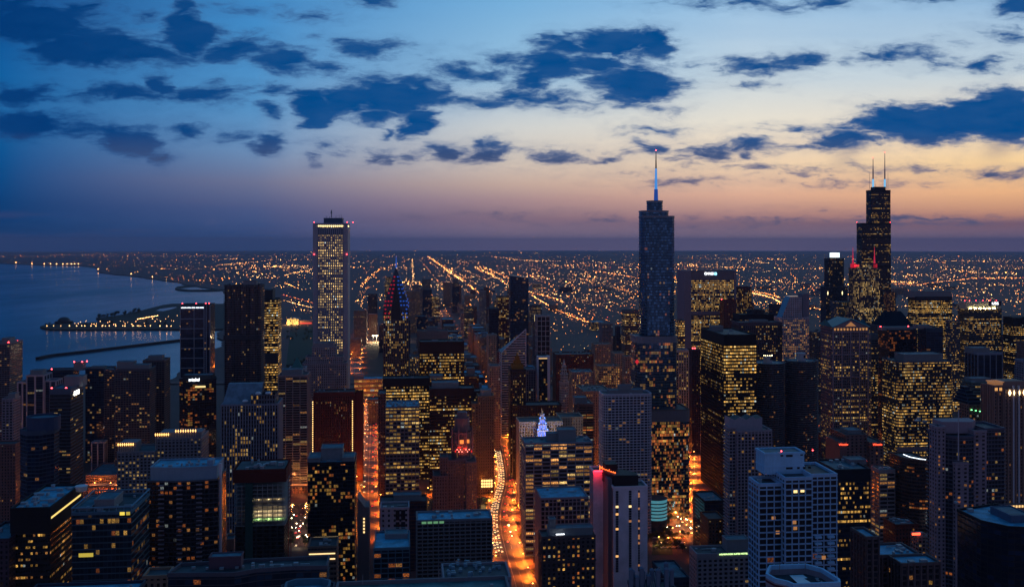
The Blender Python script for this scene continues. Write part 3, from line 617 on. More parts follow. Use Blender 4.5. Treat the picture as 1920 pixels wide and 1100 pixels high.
m = MB(); m.tube((c, 13, zz), (c, 13, t.zy(661)), 1.6, .3, 8); m.build('gold_spire', plain('gilded', (.25, .14, .02), .4, .6), t.e)
t.body(st.var('black_base', lit=.28), rect(t.px(960)[0], t.px(1050)[0], -12, 20), z1=t.zy(757), part='lower_block')
T(OT, 'dim blue ribbed tower squeezed between the black and gold tower and white column tower', 987, 1004, 692, 1400, 30, s_navy.var('dim_ribs', pier=(.8, .4), frame=(.12, .14, .18), lit=.18), clutter=3)
t = T(HT, 'black glass tower with a white edge column and lit crown sign strip', 1004, 1030, 668, 1420, 28, s_navy.var('black_edge', wall=(.01, .012, .02), glass=(.01, .015, .03), lit=.2, band=None), crown=4)
m = MB(); m.box(t.x1 - 3, t.x1 + 1, -.8, 10, 0, t.z + .5); m.box(t.x0 - 1, t.x0 + 1, -.8, 10, 0, t.z + .5); m.box(t.x0 + 1.01, t.x1 - 3.01, -.8, 4, t.z - 2, t.z + .45); m.build('white_column', plain('white_edge', (.6, .6, .66)), t.e)
m = MB(); m.box(t.px(1010)[0], t.px(1026)[0], -.6, -.2, t.zy(672.5), t.zy(669)); m.build('sign_strip', glow('dim_gold', (1, .6, .25), .8), t.e)
# octagonal white spire tower
t = Tower(OT, 'very slim white eight-sided tower ending in a ribbed spire', 'tower', 1050, 1068, 716, 1300, 18)
c = 0; R_ = (t.x1 - t.x0) / 2; st = s_beige.var('slim_white', wall=(.42, .38, .36), bay=2.5, fl=3.4, lit=.2, ww=.5)
t.body(st, ngon(0, R_, R_, 8), roof=True)
for r0, y0, y1 in ((.8, 716, 702), (.62, 702, 694), (.45, 694, 688)):
    m = MB(); m.prism(ngon(0, R_, R_ * r0, 8), t.zy(y0) - 1, t.zy(y1), 2.5, 3.4); m.build('crown_tier', st.get(), t.e)
    m = MB(); m.prism(ngon(0, R_, R_ * r0 + .6, 8), t.zy(y1) - .6, t.zy(y1) + .6, cap=True); m.build('cornice', plain('cream_stone', (.42, .38, .36)), t.e)
m = MB(); m.tube((0, R_, t.zy(688)), (0, R_, t.zy(674)), R_ * .4, .3, 8); m.build('spire', plain('cream_stone', (.42, .38, .36)), t.e)
T('parking_block', 'brown terraced block of slanting floor lines with a blue light on its roof', 1076, 1113, 757, 1190, 36, s_band.var('slant_floors', wall=(.15, .09, .07), frame=(.17, .10, .08), bay=8, fl=3.1, lit=.22, ca=ORG, cb=PALE, band=(1.1, .7)), cat='block', pents=[(1078, 1100, 745, 8, 16)], clutter=6)
# white rounded grid tower
t = Tower(AT, 'white gridded tower with rounded corners and stacked roof houses', 'tower', 1131, 1223, 738, 1010, 27)
t.x0 = t.px(1131)[0]
t.body(s_white.var('white_rounded', bay=3.9, fl=2.95, wall=(.5, .5, .58), frame=(.5, .5, .58), lit=.13, ww=.86, wh=.62, pier=(.7, .4), band=(.75, .5)), rect(t.x0, t.x1, 0, 27, 5, 3), part='gridded_wall')
t.windows(s_white.var('white_rounded_pane', bay=3.9, fl=2.95, ww=.8, wh=.6, lit=.13), t.x0 + 5, t.x1 - 5, 0, t.z)
t.pent(1143, 1205, 731, 6, 14); t.pent(1161, 1184, 722, 8, 8, z0=t.zy(732)); t.clutter(4, 9)
T(OB, 'low cream office block with lit corner windows under the white slim spire', 1116, 1162, 686, 1480, 30, s_beige.var('cream_lit', wall=(.34, .26, .17), lit=.5, ww=.6), clutter=5)
T(OB, 'pale stone block with lit windows and a flat roof near the domed corner', 1066, 1112, 697, 1450, 34, s_beige.var('pale_lit', wall=(.3, .26, .24), lit=.42, roof='mid'), clutter=8)
T(OB, 'long low red brick block deep behind the slim white spire', 1036, 1113, 664, 1700, 40, s_brick.var('long_red', lit=.2), clutter=10)
T(OB, 'cream hotel block with orderly windows beyond the long red brick block', 1109, 1147, 645, 1780, 34, s_beige.var('cream_hotel', lit=.28), clutter=4)
T(OB, 'dark flat-roofed block with a beige cornice wall in front of the river plaza', 1080, 1146, 733, 1280, 60, s_beige.var('cornice_beige', wall=(.3, .22, .17), lit=.1, roof='dark'), clutter=14)
T(OB, 'beige stone slab beside the great glass tower, seen left of it', 1145, 1171, 662, 1520, 30, s_beige.var('beige_slab2', lit=.2))
T(OB, 'ornate beige office block hugging the left side of the great glass tower', 1166, 1184, 668, 1400, 30, s_beige.var('ornate', wall=(.26, .2, .16), lit=.22))
T(OT, 'round-cornered tower with fully lit upper floors behind the great glass tower', 1165, 1199, 582, 1780, 30, s_band.var('upper_lit', lit=.5, fv=.8), crown=6)
T(OT, 'windowless dark slab standing before the round-cornered lit tower', 1153, 1163, 612, 1600, 30, s_navy.var('blank_dark', lit=0))
T(OB, 'grey rectangular block rising over the rail yards, far behind the low roofs', 1123, 1149, 606, 2250, 40, s_conc.var('grey_far', lit=.12), clutter=3)
T(OT, 'orange-lit narrow stone tower lining the avenue canyon', 916, 932, 628, 1700, 30, s_beige.var('canyon_stone', lit=.2), clutter=2)
T(OT, 'cream office block with tidy windows at the canyon mouth before the white striped tower', 918, 938, 686, 1450, 32, s_beige.var('canyon_cream', wall=(.42, .3, .24), lit=.2), clutter=3)
T(OT, 'white pin-striped pier tower right of the great glass tower', 1268, 1291, 656, 1290, 30, s_pier.var('pin_stripes', lit=.28, pier=(1.3, .8), frame=(.36, .32, .36), bay=3.2), crown=3, roof=True)
T(OT, 'lit office slab seen in the gap right of the great glass tower', 1266, 1284, 600, 1540, 30, s_band.var('gap_slab', lit=.55, wall=(.14, .11, .1)))
T(OT, 'maroon slab with two red beacons beside the black steel box', 1289, 1313, 656, 1400, 28, s_brick.var('gap_maroon', wall=(.035, .015, .025), lit=.12), beacons=[(1299, 653, 1), (1303, 653, 1)])

# ================= right half, rear rows
t = Tower(OT, 'broad pale slab with curved ends, yellow office rows and a white lit sign', 'skyscraper', 1296, 1376, 508, 1900, 40)
st = s_band.var('curved_slab', bay=2.6, fl=4, wall=(.05, .045, .05), lit=.72, fv=.7, cl=1., band=(1., .3), pier=(.5, .5), frame=(.16, .15, .18)); t.body(st, crown=18)
m = MB(); w0 = t.px(1284)[0]
m.prism([(w0, 2), (t.x0 - .1, -1.5), (t.x0 - .1, 36), (w0 - 6, 36)], 0, t.z + 1, cap=True); m.prism(rect(t.x1 + .1, t.x1 + 5, -1.5, 36), 0, t.z + 1, cap=True); m.build('end_wall', plain('pale_end', (.2, .19, .24)), t.e)
m = MB(); m.box(t.x0, t.x1, -.9, .1, t.zy(590), t.zy(583)); m.build('plant_floor', plain('pale_end', (.2, .19, .24)), t.e)
t.text('CHASE', 1321, 1338, 513, 4.6, -1.2, glow('sign_white', (.9, .95, 1), 4.))
m = MB(); c = t.px(1341.3)[0]; zc = t.zy(513)
for k in range(4):
    a = k * pi / 2; pts = []
    for (px_, pz_) in ((-1.1, 2.6), (1.6, 2.6), (2.6, 1.5), (-1.1, 1.)): pts.append((c + px_ * cos(a) + pz_ * sin(a), -1.3, zc + pz_ * cos(a) - px_ * sin(a)))
    m.face(list(reversed(pts)))
m.build('sign_emblem', glow('sign_cyan', (.25, .7, 1), 4.), t.e)
T(OT, 'reddish stone tower with thin ribs, standing right beside the curved-end slab', 1354, 1409, 538, 1960, 34, s_pier.var('reddish_ribs', wall=(.07, .035, .04), frame=(.1, .05, .055), lit=.45), crown=4)
T(OT, 'rust dark slab in front of the reddish ribbed tower with weak lights', 1349, 1380, 562, 1850, 26, s_brick.var('rust_slab', lit=.25), beacons=[(1353, 561, 1)])
t = T(OT, 'wide black civic tower with a round rooftop drum', 1374, 1452, 589, 1640, 34, s_black.var('civic', lit=.28, wall=(.006, .008, .016)), crown=9)
m = MB(); c = t.px(1423)[0]; m.prism(ngon(c, 16, 16, 24), t.z - 1, t.zy(583)); m.ring(ngon(c, 16, 17, 24), ngon(c, 16, 14, 24), t.zy(583), t.zy(581.5)); m.build('roof_drum', plain('dark_louver', (.03, .04, .055)), t.e)
T(OT, 'dark granite tower with square lit windows behind the black steel box', 1386, 1466, 604, 1430, 34, s_pier.var('granite_sq', wall=(.04, .04, .06), frame=(.06, .06, .085), lit=.3, bay=3.2, ww=.55, wh=.5), crown=5, pents=[(1410, 1440, 600, 10, 14)], clutter=5)
t = T(OT, 'white gridded office tower topped by a sloping glass wedge', 1466, 1517, 595, 1560, 34, s_white.var('wedge_white', bay=3.2, fl=3.7, wall=(.4, .4, .46), frame=(.4, .4, .46), ww=.6, wh=.5, lit=.55, pier=(.9, .3), band=(1., .3)))
m = MB(); a, b2, c2 = t.px(1467)[0], t.px(1483)[0], t.px(1505)[0]; z0, z1 = t.z - 1, t.zy(556)
st2 = s_white.var('wedge_top', bay=3.2, fl=3.7, wall=(.4, .4, .46), ww=.6, wh=.5, lit=.02)
for y0 in (3, 26):
    pts = [(a, y0, z0), (c2, y0, z0), (c2, y0, z1), (b2, y0, z1)]
    uv = [((p[0] - a) / 3.2, (p[2] - z0) / 3.7) for p in pts]; m.face(pts if y0 == 3 else list(reversed(pts)), uv if y0 == 3 else list(reversed(uv)))
m.face([(c2, 3, z0), (c2, 26, z0), (c2, 26, z1), (c2, 3, z1)], [(0, 0), (7, 0), (7, 10), (0, 10)]); m.build('upper_block', st2.get(), t.e)
m = MB(); m.face([(a, 26, z0), (a, 3, z0), (b2, 3, z1), (b2, 26, z1)]); m.face([(b2, 3, z1), (c2, 3, z1), (c2, 26, z1), (b2, 26, z1)]); m.build('glass_slope', plain('slope_glass', (.12, .3, .4), .15), t.e)
t.pent(1505, 1517, 551, 12, 20, mat=plain('pale_end', (.2, .19, .24)))
T(OB, 'dim navy block with a flat roof between the wedge tower and the pedimented tower', 1516, 1546, 622, 1700, 40, s_bandd.var('navy_flat', lit=.2), clutter=4)
T(OB, 'dark curved annex block behind the black civic tower', 1441, 1466, 571, 1980, 40, s_navy.var('annex', lit=.05))
# pediment tower
t = Tower(OT, 'granite tower with green gabled roof ends and latticed mullions', 'skyscraper', 1562, 1627, 612, 1300, 40)
st = s_pier.var('latticed', bay=3.3, fl=4., ww=.72, wh=.5, wall=(.13, .11, .13), frame=(.24, .2, .24), pier=(.6, .5), band=(.5, .35), lit=.42, fv=.6, cl=1.1)
t.body(st)
m = MB()
for k in range(5):
    a = t.x0 + (t.x1 - t.x0) * k / 4; m.box(a - .9, a + .9, -1.3, .2, 0, t.z)
for y in (622, 664, 706, 748, 790): z = t.zy(y); m.box(t.x0 - 1.2, t.x1 + 1.2, -1.25, .3, z - 1., z + 1.)
m.build('stone_lattice', plain('rose_granite', (.26, .21, .25)), t.e)
zp = t.zy(597); c = (t.x0 + t.x1) / 2; e0, e1, zr = t.x0 - 2, t.x1 + 2, t.z - .5
m = MB(); m.face([(e0 + 2, -1, zr), (e1 - 2, -1, zr), (c, -1, zp - 2)]); m.build('gable_wall', plain('rose_granite', (.26, .21, .25)), t.e)
m = MB(); m.face([(c - 8, -1.3, zr + 1), (c + 8, -1.3, zr + 1), (c, -1.3, zp - 4.5)]); m.build('gable_window', glow('gable_orange', (1, .42, .14), .35), t.e)
for sgn in (-1, 1):
    m = MB(); x_ = e0 if sgn < 0 else e1
    pts = [(x_, -2, zr), (c, -2, zp), (c, 20, zp), (x_, 20, zr)]
    m.face(pts if sgn < 0 else list(reversed(pts)))
    pts = [(x_, 20, zr), (c, 20, zp), (c, 42, zp), (x_, 42, zr)]; m.face(pts if sgn < 0 else list(reversed(pts))); m.build('roof_slope', plain('copper_teal', (.02, .17, .2), .5), t.e)
    m = MB(); pts = [(x_ + sgn * .2, -2, zr), (x_ + sgn * .2, 42, zr), (x_ + sgn * .2, 20, zp - 2)]; m.face(pts); m.build('side_gable', plain('copper_teal', (.02, .17, .2), .5), t.e)
m = MB(); m.tube((e0, -2.2, zr), (c, -2.2, zp), .8, .8, 5); m.tube((c, -2.2, zp), (e1, -2.2, zr), .8, .8, 5); m.build('gable_trim', plain('copper_light', (.1, .4, .5)), t.e)
for k in range(11):
    a = t.x0 + (t.x1 - t.x0) * (k + .5) / 11; m = MB(); m.box(a - 1.1, a + 1.1, -1.5, -.8, t.zy(619), t.zy(615)); m.build('arched_window', glow('arch_orange', (1, .45, .15), .5), t.e)
T(OT, 'slim blue-topped office tower right of the green gabled tower', 1627, 1646, 626, 1450, 34, s_bandd.var('blue_slim', wall=(.07, .10, .13), frame=(.1, .14, .18), lit=.4), crown=9)
T(OT, 'black glass tower with a scatter of reddish lights behind the yellow-lit curtain tower', 1646, 1720, 618, 1380, 34, s_navy.var('scatter_red', wall=(.008, .009, .02), glass=(.008, .01, .02), lit=.28, ca=ORG, cb=ORG, st=1.4, cl=1.4), pents=[(1655, 1712, 613, 8, 16)], beacons=[(1651, 612, 9), (1703, 612, 9)])
T(OT, 'navy glass block joined to the black tower of reddish lights', 1720, 1768, 615, 1400, 34, s_navy.var('grid_navy', lit=.06, pier=(.4, .3), frame=(.03, .05, .09), bay=6), crown=6, pents=[(1722, 1748, 610, 6, 16)])
t = Tower(OB, 'civic block with a great slanted blue glass roof', 'block', 1662, 1716, 612, 1620, 60)
t.body(s_bandd.var('civic_glass', lit=.3))
m = MB(); z0 = t.z - .5; z1 = t.zy(583, 50); m.face([(t.x0, 2, z0), (t.x1, 2, z0), (t.x1, 50, z1), (t.x0 + 22, 50, z1)]); m.face([(t.x1, 2, z0), (t.x1, 58, z0), (t.x1, 50, z1)]); m.face([(t.x0, 58, z0), (t.x0, 2, z0), (t.x0 + 22, 50, z1)]); m.build('glass_roof', plain('slope_teal', (.004, .016, .03), .9, spec=.02), t.e)
T(OT, 'broad office tower with unbroken light rows and dark cap, right of the black stepped tower', 1702, 1785, 556, 1950, 34, s_band.var('unbroken', lit=.72, fv=.8, cl=.8, wall=(.03, .03, .04)), crown=8, pents=[(1705, 1784, 546, 4, 24)])
t = T(OT, 'office tower with a floodlit cream crown and small lit letters', 1817, 1878, 579, 1880, 34, s_band.var('cream_crown', lit=.5, fv=.9, cl=1., wall=(.04, .05, .06), bay=2.6))
m = MB(); m.box(t.x0 - 6, t.x1, 2, 26, t.z - 1, t.zy(566)); m.build('crown_screen', plain('cream_metal', (.5, .45, .33)), t.e)
for k in range(6):
    a = t.x0 + 2 + k * (t.x1 - t.x0 - 20) / 5; m = MB(); m.box(a, a + 4, .6, 1.2, t.z + .2, t.z + .8); m.build('flood_lamp', glow('flood_cream', (1, .85, .45), 120., True), t.e)
m = MB(); m.box(t.px(1855)[0], t.x1 + .5, 1.4, 1.9, t.zy(573.5), t.zy(564.5)); m.build('sign_board', plain('sign_dark', (.05, .04, .06)), t.e)
t.text('UBS', 1860, 1872, 569, 4.6, 1.2, glow('sign_white', (.9, .95, 1), 4.))
for x in (1809, 1818, 1830, 1843, 1856, 1868): t.beacon(x, 563.5, 4, .9)
T(OT, 'blue-dark shoulder slab against the left side of the cream crowned tower', 1795, 1816, 572, 1910, 40, s_bandd.var('shoulder', lit=.25))
T(OT, 'tower at the picture edge with a black top band over yellow rows', 1880, 1935, 595, 1850, 40, s_black.var('edge_rows', lit=.5, fv=.8), crown=14)
T(OT, 'mid-height lit office block between the broad tower and the cream crowned tower', 1772, 1800, 601, 1700, 40, s_bandd.var('between', lit=.42), clutter=3)
T(OT, 'brown stone office tower at the edge behind the grid of blue panes', 1905, 1940, 640, 1500, 30, s_beige.var('edge_brown', wall=(.14, .1, .09), lit=.15))
T(OT, 'pale blue gridded corner block at the picture edge', 1902, 1950, 675, 1150, 30, s_white.var('blue_grid_edge', wall=(.16, .2, .28), frame=(.2, .25, .33), lit=.05))
# curtain wall tower yellow
t = Tower(OT, 'broad tower with a ribbon of yellow windows on every floor and a flat roof house', 'skyscraper', 1683, 1789, 677, 1230, 46)
t.poly = t.body(s_band.var('yellow_ribbon', bay=2.2, fl=4., ww=.9, wh=.46, lit=.6, fv=.35, cl=1.2, wall=(.035, .03, .035), frame=(.10, .10, .14), band=(.45, .5), st=2.1, split=1), rect(t.x0, t.x1, 0, t.D, 4, 1))
t.pent(1695, 1768, 664, 9, 26); t.clutter(5, 12)
m = MB(); m.box(t.x0 - .6, t.x1 + .6, -.7, .4, t.zy(845), t.zy(836)); m.build('plant_floor', plain('pale_end', (.2, .19, .24)), t.e)
T(OT, 'black glass slab ribbed with pale vertical piers, almost unlit', 1808, 1879, 661, 1250, 46, s_navy.var('unlit_piers', wall=(.008, .01, .018), bay=8, pier=(.9, .7), frame=(.2, .24, .32), band=None, lit=.02, split=2), crown=3, pents=[(1824, 1856, 652, 10, 20)])
T(OB, 'low green-tinged block with a glassy roof house and dim signs', 1800, 1862, 716, 1130, 34, s_bandd.var('teal_low', wall=(.05, .1, .1), frame=(.07, .13, .13), lit=.25, roof='teal'), pents=[(1821, 1857, 709, 10, 16)], clutter=3)
t = T(OB, 'brown stone block with a stepped glass slope roof and green floodlights', 1798, 1850, 758, 1000, 40, s_beige.var('arcade_brown', wall=(.17, .11, .085), bay=4, lit=.2))
for k in range(5):
    m = MB(); m.box(t.x0 + 2 + k * 2, t.x1 - 1 - k, 4 + k * 5, 34, t.z - 1 + k * 3.4, t.z + 2.4 + k * 3.4); m.build('glass_step', s_navy.get(), t.e)
for k in range(6):
    a = t.x0 + 2 + k * 5; m = MB(); m.box(a, a + 1.6, -1, -.5, t.zy(768 + k * 1.5), t.zy(767 + k * 1.5)); m.build('green_floodlight', glow('green_lamp', (.2, 1, .35), 5.), t.e)
# ================= landmark towers
# -- diamond crown with red and blue lights
t = Tower(OT, 'needle-tipped tower whose pyramid crown glows red on one side and blue on the other', 'skyscraper', 719, 766, 582, 1480, 40)
st = s_pier.var('crown_body', bay=2.9, fl=3.9, wall=(.07, .06, .075), frame=(.12, .11, .14), lit=.42, cl=1.3, pier=(1., .7)); t.body(st, roof=False)
dk = plain('crown_grey', (.07, .07, .1), .4); c = (t.x0 + t.x1) / 2; D = t.D
m = MB(); m.prism(rect(t.x0, t.x1, 0, D), t.z, t.zy(566), top=rect(t.x0 + 1.5, t.x1 - 1.5, 1.5, D - 1.5)); m.prism(rect(t.x0 + 1.5, t.x1 - 1.5, 1.5, D - 1.5), t.zy(566), t.zy(502), top=rect(c - .7, c + .7, D / 2 - .7, D / 2 + .7)); m.build('pyramid_crown', dk, t.e)
m = MB(); zz = t.zy(585); m.face([(c - 7, -1, t.zy(598)), (c + 7, -1, t.zy(598)), (c + 7, -1, zz), (c, -1, t.zy(531)), (c - 7, -1, zz)])
m.face([(c - 7, -1, zz), (c, -1, t.zy(531)), (c, 12, t.zy(531)), (c - 7, 1, zz)]); m.face([(c, -1, t.zy(531)), (c + 7, -1, zz), (c + 7, 1, zz), (c, 12, t.zy(531))]); m.build('gable', plain('gable_dark', (.02, .025, .035), .3), t.e)
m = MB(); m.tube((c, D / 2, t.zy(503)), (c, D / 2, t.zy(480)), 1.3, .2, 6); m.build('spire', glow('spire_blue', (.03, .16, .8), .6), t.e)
for sgn, mt, nm in ((-1, glow('strip_red', (1, .02, .06), .38), 'red_light'), (1, glow('strip_blue', (.03, .18, 1), .42), 'blue_light')):
    for k in range(12):
        y = 512 + 7.5 * k; fr = (y - 502) / 64.; half = (t.x1 - t.x0) / 2 * min(1, fr * .98)
        yb = D / 2 - (D / 2 - 1.5) * min(1, (y - 502) / 64.) - .5 if y < 566 else 1.2 - (y - 566) * .09 - .4
        ins = max(0, (y - 528) / 62.) * 8 if y > 528 else 0
        n_ = max(1, int((half - ins) / 4.2))
        for j in range(n_):
            x_ = c + sgn * (ins + (j + .5) * (half - ins) / n_)
            if (k * 7 + j * 3) % 9 == 0: continue
            m = MB(); m.box(x_ - 1.2, x_ + 1.2, yb - .5, yb + .1, t.zy(y) - .9, t.zy(y) + .9); m.build(nm, mt, t.e)
# west face blue
for k in range(9):
    y = 520 + 7 * k; fr = min(1, (y - 502) / 64.)
    for j in range(3):
        x_ = c + (t.x1 - t.x0) / 2 * fr; yy = D / 2 + (j - 1) * D * fr * .28
        m = MB(); m.box(x_ - .4, x_ + .5, yy - 1.4, yy + 1.4, t.zy(y) - .8, t.zy(y) + .8); m.build('blue_light', glow('strip_blue', (.03, .18, 1), .42), t.e)
# -- glass river tower with spire
t = Tower(AT, 'tallest blue glass tower with rounded setbacks and a slim blue-lit spire', 'skyscraper', 1199, 1265, 405, 1090, 42)
st = s_glass.var('river_glass', bay=1.6, fl=3.35, wall=(.03, .07, .12), glass=(.035, .12, .22), lit=.24, cl=1.0, fv=.25, st=1.9, metal=.8, grad=-.11, band=(.5, .15), frame=(.10, .16, .22), ww=.96, wh=.8, ca=YEL, cb=ORG)
stl = st.var('river_lower', lit=.33, fv=.4, cl=1., grad=0., bay=1.8, frame=(.12, .15, .19), glass=(.04, .10, .17))
fm = plain('steel_band', (.16, .2, .25), .4, .4)
def px1(x): return t.px(x)[0]
def px2(x): return t.px(x, 24)[0]
for (a, b2, y, zb, d0, d1, s_, r_) in ((1192, 1270, 630, 760, -6, 34, stl, 10), (1207, 1269, 405, 628, 0, 34, st, 12), (1207, 1258, 395, 405, 2, 32, st, 10), (1220, 1248, 376, 395, 6, 26, st, 8)):
    z0 = -2 if zb == 760 else t.zy(zb) - 1; p = rect(px1(a), px1(b2), d0, d1, r_, 5)
    m = MB(); m.prism(p, z0, t.zy(y), 2.2, 3.35); m.build('glazed_wall', s_.get(), t.e)
    m = MB(); nf = round((t.zy(y) - z0) / 3.35)
    for k in range(1, nf): m.ring(offset(p, .22), offset(p, -.1), z0 + k * 3.35 - .28, z0 + k * 3.35 + .22)
    m.build('facade_frame', s_.fmat(), t.e)
    m = MB(); q = offset(p, -.5); m.face([(v[0], v[1], t.zy(y) - .5) for v in q]); m.build('roof', rmat('mid'), t.e)
    m = MB(); m.ring(offset(p, .4), offset(p, -.5), t.zy(y) - (1.5 if zb < 700 else 7.5), t.zy(y) + .4); m.build('parapet', fm, t.e)
a, b2 = px1(1186), px1(1284); p = rect(a, b2, -22, 22, 5, 3)
sl2 = stl.var('river_base', lit=.5, ca=ORG, cb=YEL, frame=(.12, .10, .09)); t.body(sl2, p, z1=t.zy(762), part='lower_block', parapet=1)
m = MB(); m.ring(offset(p, .5), offset(p, -.4), t.zy(784), t.zy(764)); m.build('steel_band', plain('band_grey', (.16, .15, .16), .5), t.e)
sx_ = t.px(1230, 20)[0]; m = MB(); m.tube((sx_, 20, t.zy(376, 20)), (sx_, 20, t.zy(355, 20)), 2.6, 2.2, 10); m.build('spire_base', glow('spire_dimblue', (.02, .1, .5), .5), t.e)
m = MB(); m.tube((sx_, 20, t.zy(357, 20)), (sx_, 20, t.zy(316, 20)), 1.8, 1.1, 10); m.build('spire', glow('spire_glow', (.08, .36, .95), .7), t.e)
t.rod(1230, 317, 283, .95, .35, off=20, part='spire_tip', mat=plain('dark_louver', (.03, .04, .055)))
m = MB(); m.octa((sx_, 20, t.zy(282, 20)), .9, .9, .9); m.build('beacon_lamp', glow('beacon_red', (1, .05, .06), 14.), t.e)
t.clutter(3, 4, z=t.zy(630) - .4, x0=px1(1186), x1=px1(1197), y0=0, y1=30)
m = MB(); m.octa((px1(1192), -6.6, t.zy(676)), 2.4, .3, 3); m.build('red_reflection', glow('dim_red', (1, .03, .05), .6), t.e)  # glowing patch stands in for a red reflection on the glass
# -- black stepped tower with twin masts
t = Tower(OT, 'black stepped tower, tallest on its side, with two tall white antennas', 'skyscraper', 1617, 1670, 418, 2270, 30)
st = s_black.var('bundled', bay=2.8, fl=3.9, wall=(.006, .009, .02), glass=(.006, .01, .022), lit=.2, fv=.7, cl=1.1, st=2.6, pier=None, band=None)
for (a, b2, y, yb, d0, d1) in ((1607, 1677, 548, 0, -6, 26), (1616, 1670.5, 418, 548, 0, 28), (1634, 1670.5, 356, 418, 2, 28)):
    z0 = -2 if yb == 0 else t.zy(yb); p = rect(px1(a), px1(b2), d0, d1); m = MB(); m.prism(p, z0, t.zy(y) - 6, 2.8, 3.9); m.build('glazed_wall', st.get(), t.e)
    m = MB(); m.prism(offset(p, .2), t.zy(y) - 6, t.zy(y), cap=True); m.build('louver_crown', plain('black_louver', (.006, .008, .014), .5), t.e)
for y in (445, 500, 562):
    x0_ = 1606 if y > 418 else 1624; m = MB(); p = rect(px1(1616 if y < 548 else 1607), px1(1670.5 if y < 548 else 1677), -.35 if y < 548 else -6.35, 24); m.prism(p, t.zy(y) - 3.5, t.zy(y) + 3.5, cap=True); m.build('louver_band', plain('black_louver', (.006, .008, .014), .5), t.e)
m = MB(); m.box(px2(1636), px2(1657), 14, 34, t.zy(356), t.zy(350.5, 20)); m.build('penthouse', plain('black_louver', (.006, .008, .014), .5), t.e)
wm = plain('mast_white', (.4, .4, .45), .5)
for x, yt_ in ((1637, 297), (1659, 286)):
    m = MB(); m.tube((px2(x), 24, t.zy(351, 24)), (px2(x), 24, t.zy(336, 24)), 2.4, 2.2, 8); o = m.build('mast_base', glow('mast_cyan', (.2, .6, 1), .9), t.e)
    m = MB(); m.tube((px2(x), 24, t.zy(336, 24)), (px2(x), 24, t.zy(317, 24)), 1.7, 1.5, 8); m.tube((px2(x), 24, t.zy(317, 24)), (px2(x), 24, t.zy(yt_, 24)), 1.2, .6, 8); m.build('antenna', wm, t.e)
    m = MB(); m.octa((px2(x), 24, t.zy(yt_ - 1, 24)), .8, .8, .8); m.build('beacon_lamp', glow('beacon_red', (1, .05, .06), 14.), t.e)
for x, yt_ in ((1630.5, 324), (1665, 323), (1662, 342), (1641, 345)): t.rod(x, 355, yt_, .5, .3, off=24, mat=wm)
for x in (1606.5, 1669): t.beacon(x, 417, 1, .8)
T(OT, 'brown side tower pressed against the foot of the black stepped tower', 1656, 1678, 547, 2200, 30, s_brick.var('side_brown', wall=(.06, .02, .03), lit=.5, ww=.6, st=1.6))
# -- twin-spired tower with red lights
t = Tower(OT, 'stepped tower with twin red-lit spires standing before the black stepped tower', 'skyscraper', 1600, 1650, 502, 2060, 22)
st = s_pier.var('spired', bay=2.7, fl=3.9, wall=(.035, .04, .07), frame=(.06, .07, .11), lit=.5, cl=1.1, st=2.4, ca=PALE, pier=(.8, .5))
t.body(st); t.body(st, rect(px1(1606), px1(1644), 3, 20), z1=t.zy(494), part='upper_tier'); t.body(st, rect(px1(1595), px1(1656), -5, 26), z1=t.zy(575), part='lower_tier')
for x in (1601.5, 1642):
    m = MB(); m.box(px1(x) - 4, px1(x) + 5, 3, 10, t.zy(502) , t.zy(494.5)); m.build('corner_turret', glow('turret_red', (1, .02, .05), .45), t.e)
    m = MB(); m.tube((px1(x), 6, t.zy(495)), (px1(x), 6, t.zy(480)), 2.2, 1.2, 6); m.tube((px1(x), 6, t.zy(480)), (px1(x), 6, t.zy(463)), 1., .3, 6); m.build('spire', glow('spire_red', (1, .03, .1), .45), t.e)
m = MB(); m.box(px1(1603), px1(1612), 3, 8, t.zy(500), t.zy(496)); m.build('red_lantern', glow('lantern_red', (1, .02, .04), 2.2), t.e)
# -- lantern tower
t = Tower(OT, 'slim tower with a bright white cylindrical lantern on top', 'skyscraper', 1552, 1582, 484, 2370, 20)
st = s_pier.var('lantern_body', bay=3, fl=4, wall=(.03, .045, .075), frame=(.05, .07, .11), lit=.2, pier=(.9, .5)); t.body(st)
t.body(st, rect(px1(1547), px1(1587), -6, 26), z1=t.zy(537), part='lower_tier')
c = t.px(1565, 12)[0]; m = MB(); m.prism(ngon(c, 12, 13, 20), t.z - 1, t.zy(482.5)); m.build('lantern_base', plain('dark_louver', (.03, .04, .055)), t.e)
m = MB(); m.prism(ngon(c, 12, 12, 20), t.zy(482.5), t.zy(474), cap=True); m.build('lantern', glow('lantern_white', (.75, .92, 1), 2.2), t.e)
for x in (1550, 1577):
    m = MB(); m.octa((px1(x), -7, t.zy(549)), 1.5, .6, 6); m.build('wall_light', glow('flood_cream', (1, .85, .45), 120., True) if False else glow('uplight', (1, .8, .4), 2.5), t.e)
T(OB, 'teal-dark office block at the feet of the lantern tower', 1556, 1606, 566, 2100, 40, s_bandd.var('teal_feet', wall=(.04, .07, .1), frame=(.05, .09, .13), lit=.2), clutter=3)
# -- black steel box
t = T(OT, 'black steel box tower with a glowing yellow front and a flat roof', 1357, 1418, 627, 1150, 92, s_black.var('ibm', bay=2.6, fl=4, lit=.56, fv=.6, cl=1.1, st=2.8, pier=(.35, .35), split=1, grad=.42, side=.4), pents=[(1336, 1356, 611, 60, 14)], clutter=4, crown=13)
m = MB(); m.box(px1(1376), t.x1 + .5, -.6, 1, t.zy(709), t.zy(699)); m.build('louver_band', plain('black_louver', (.006, .008, .014), .5), t.e)
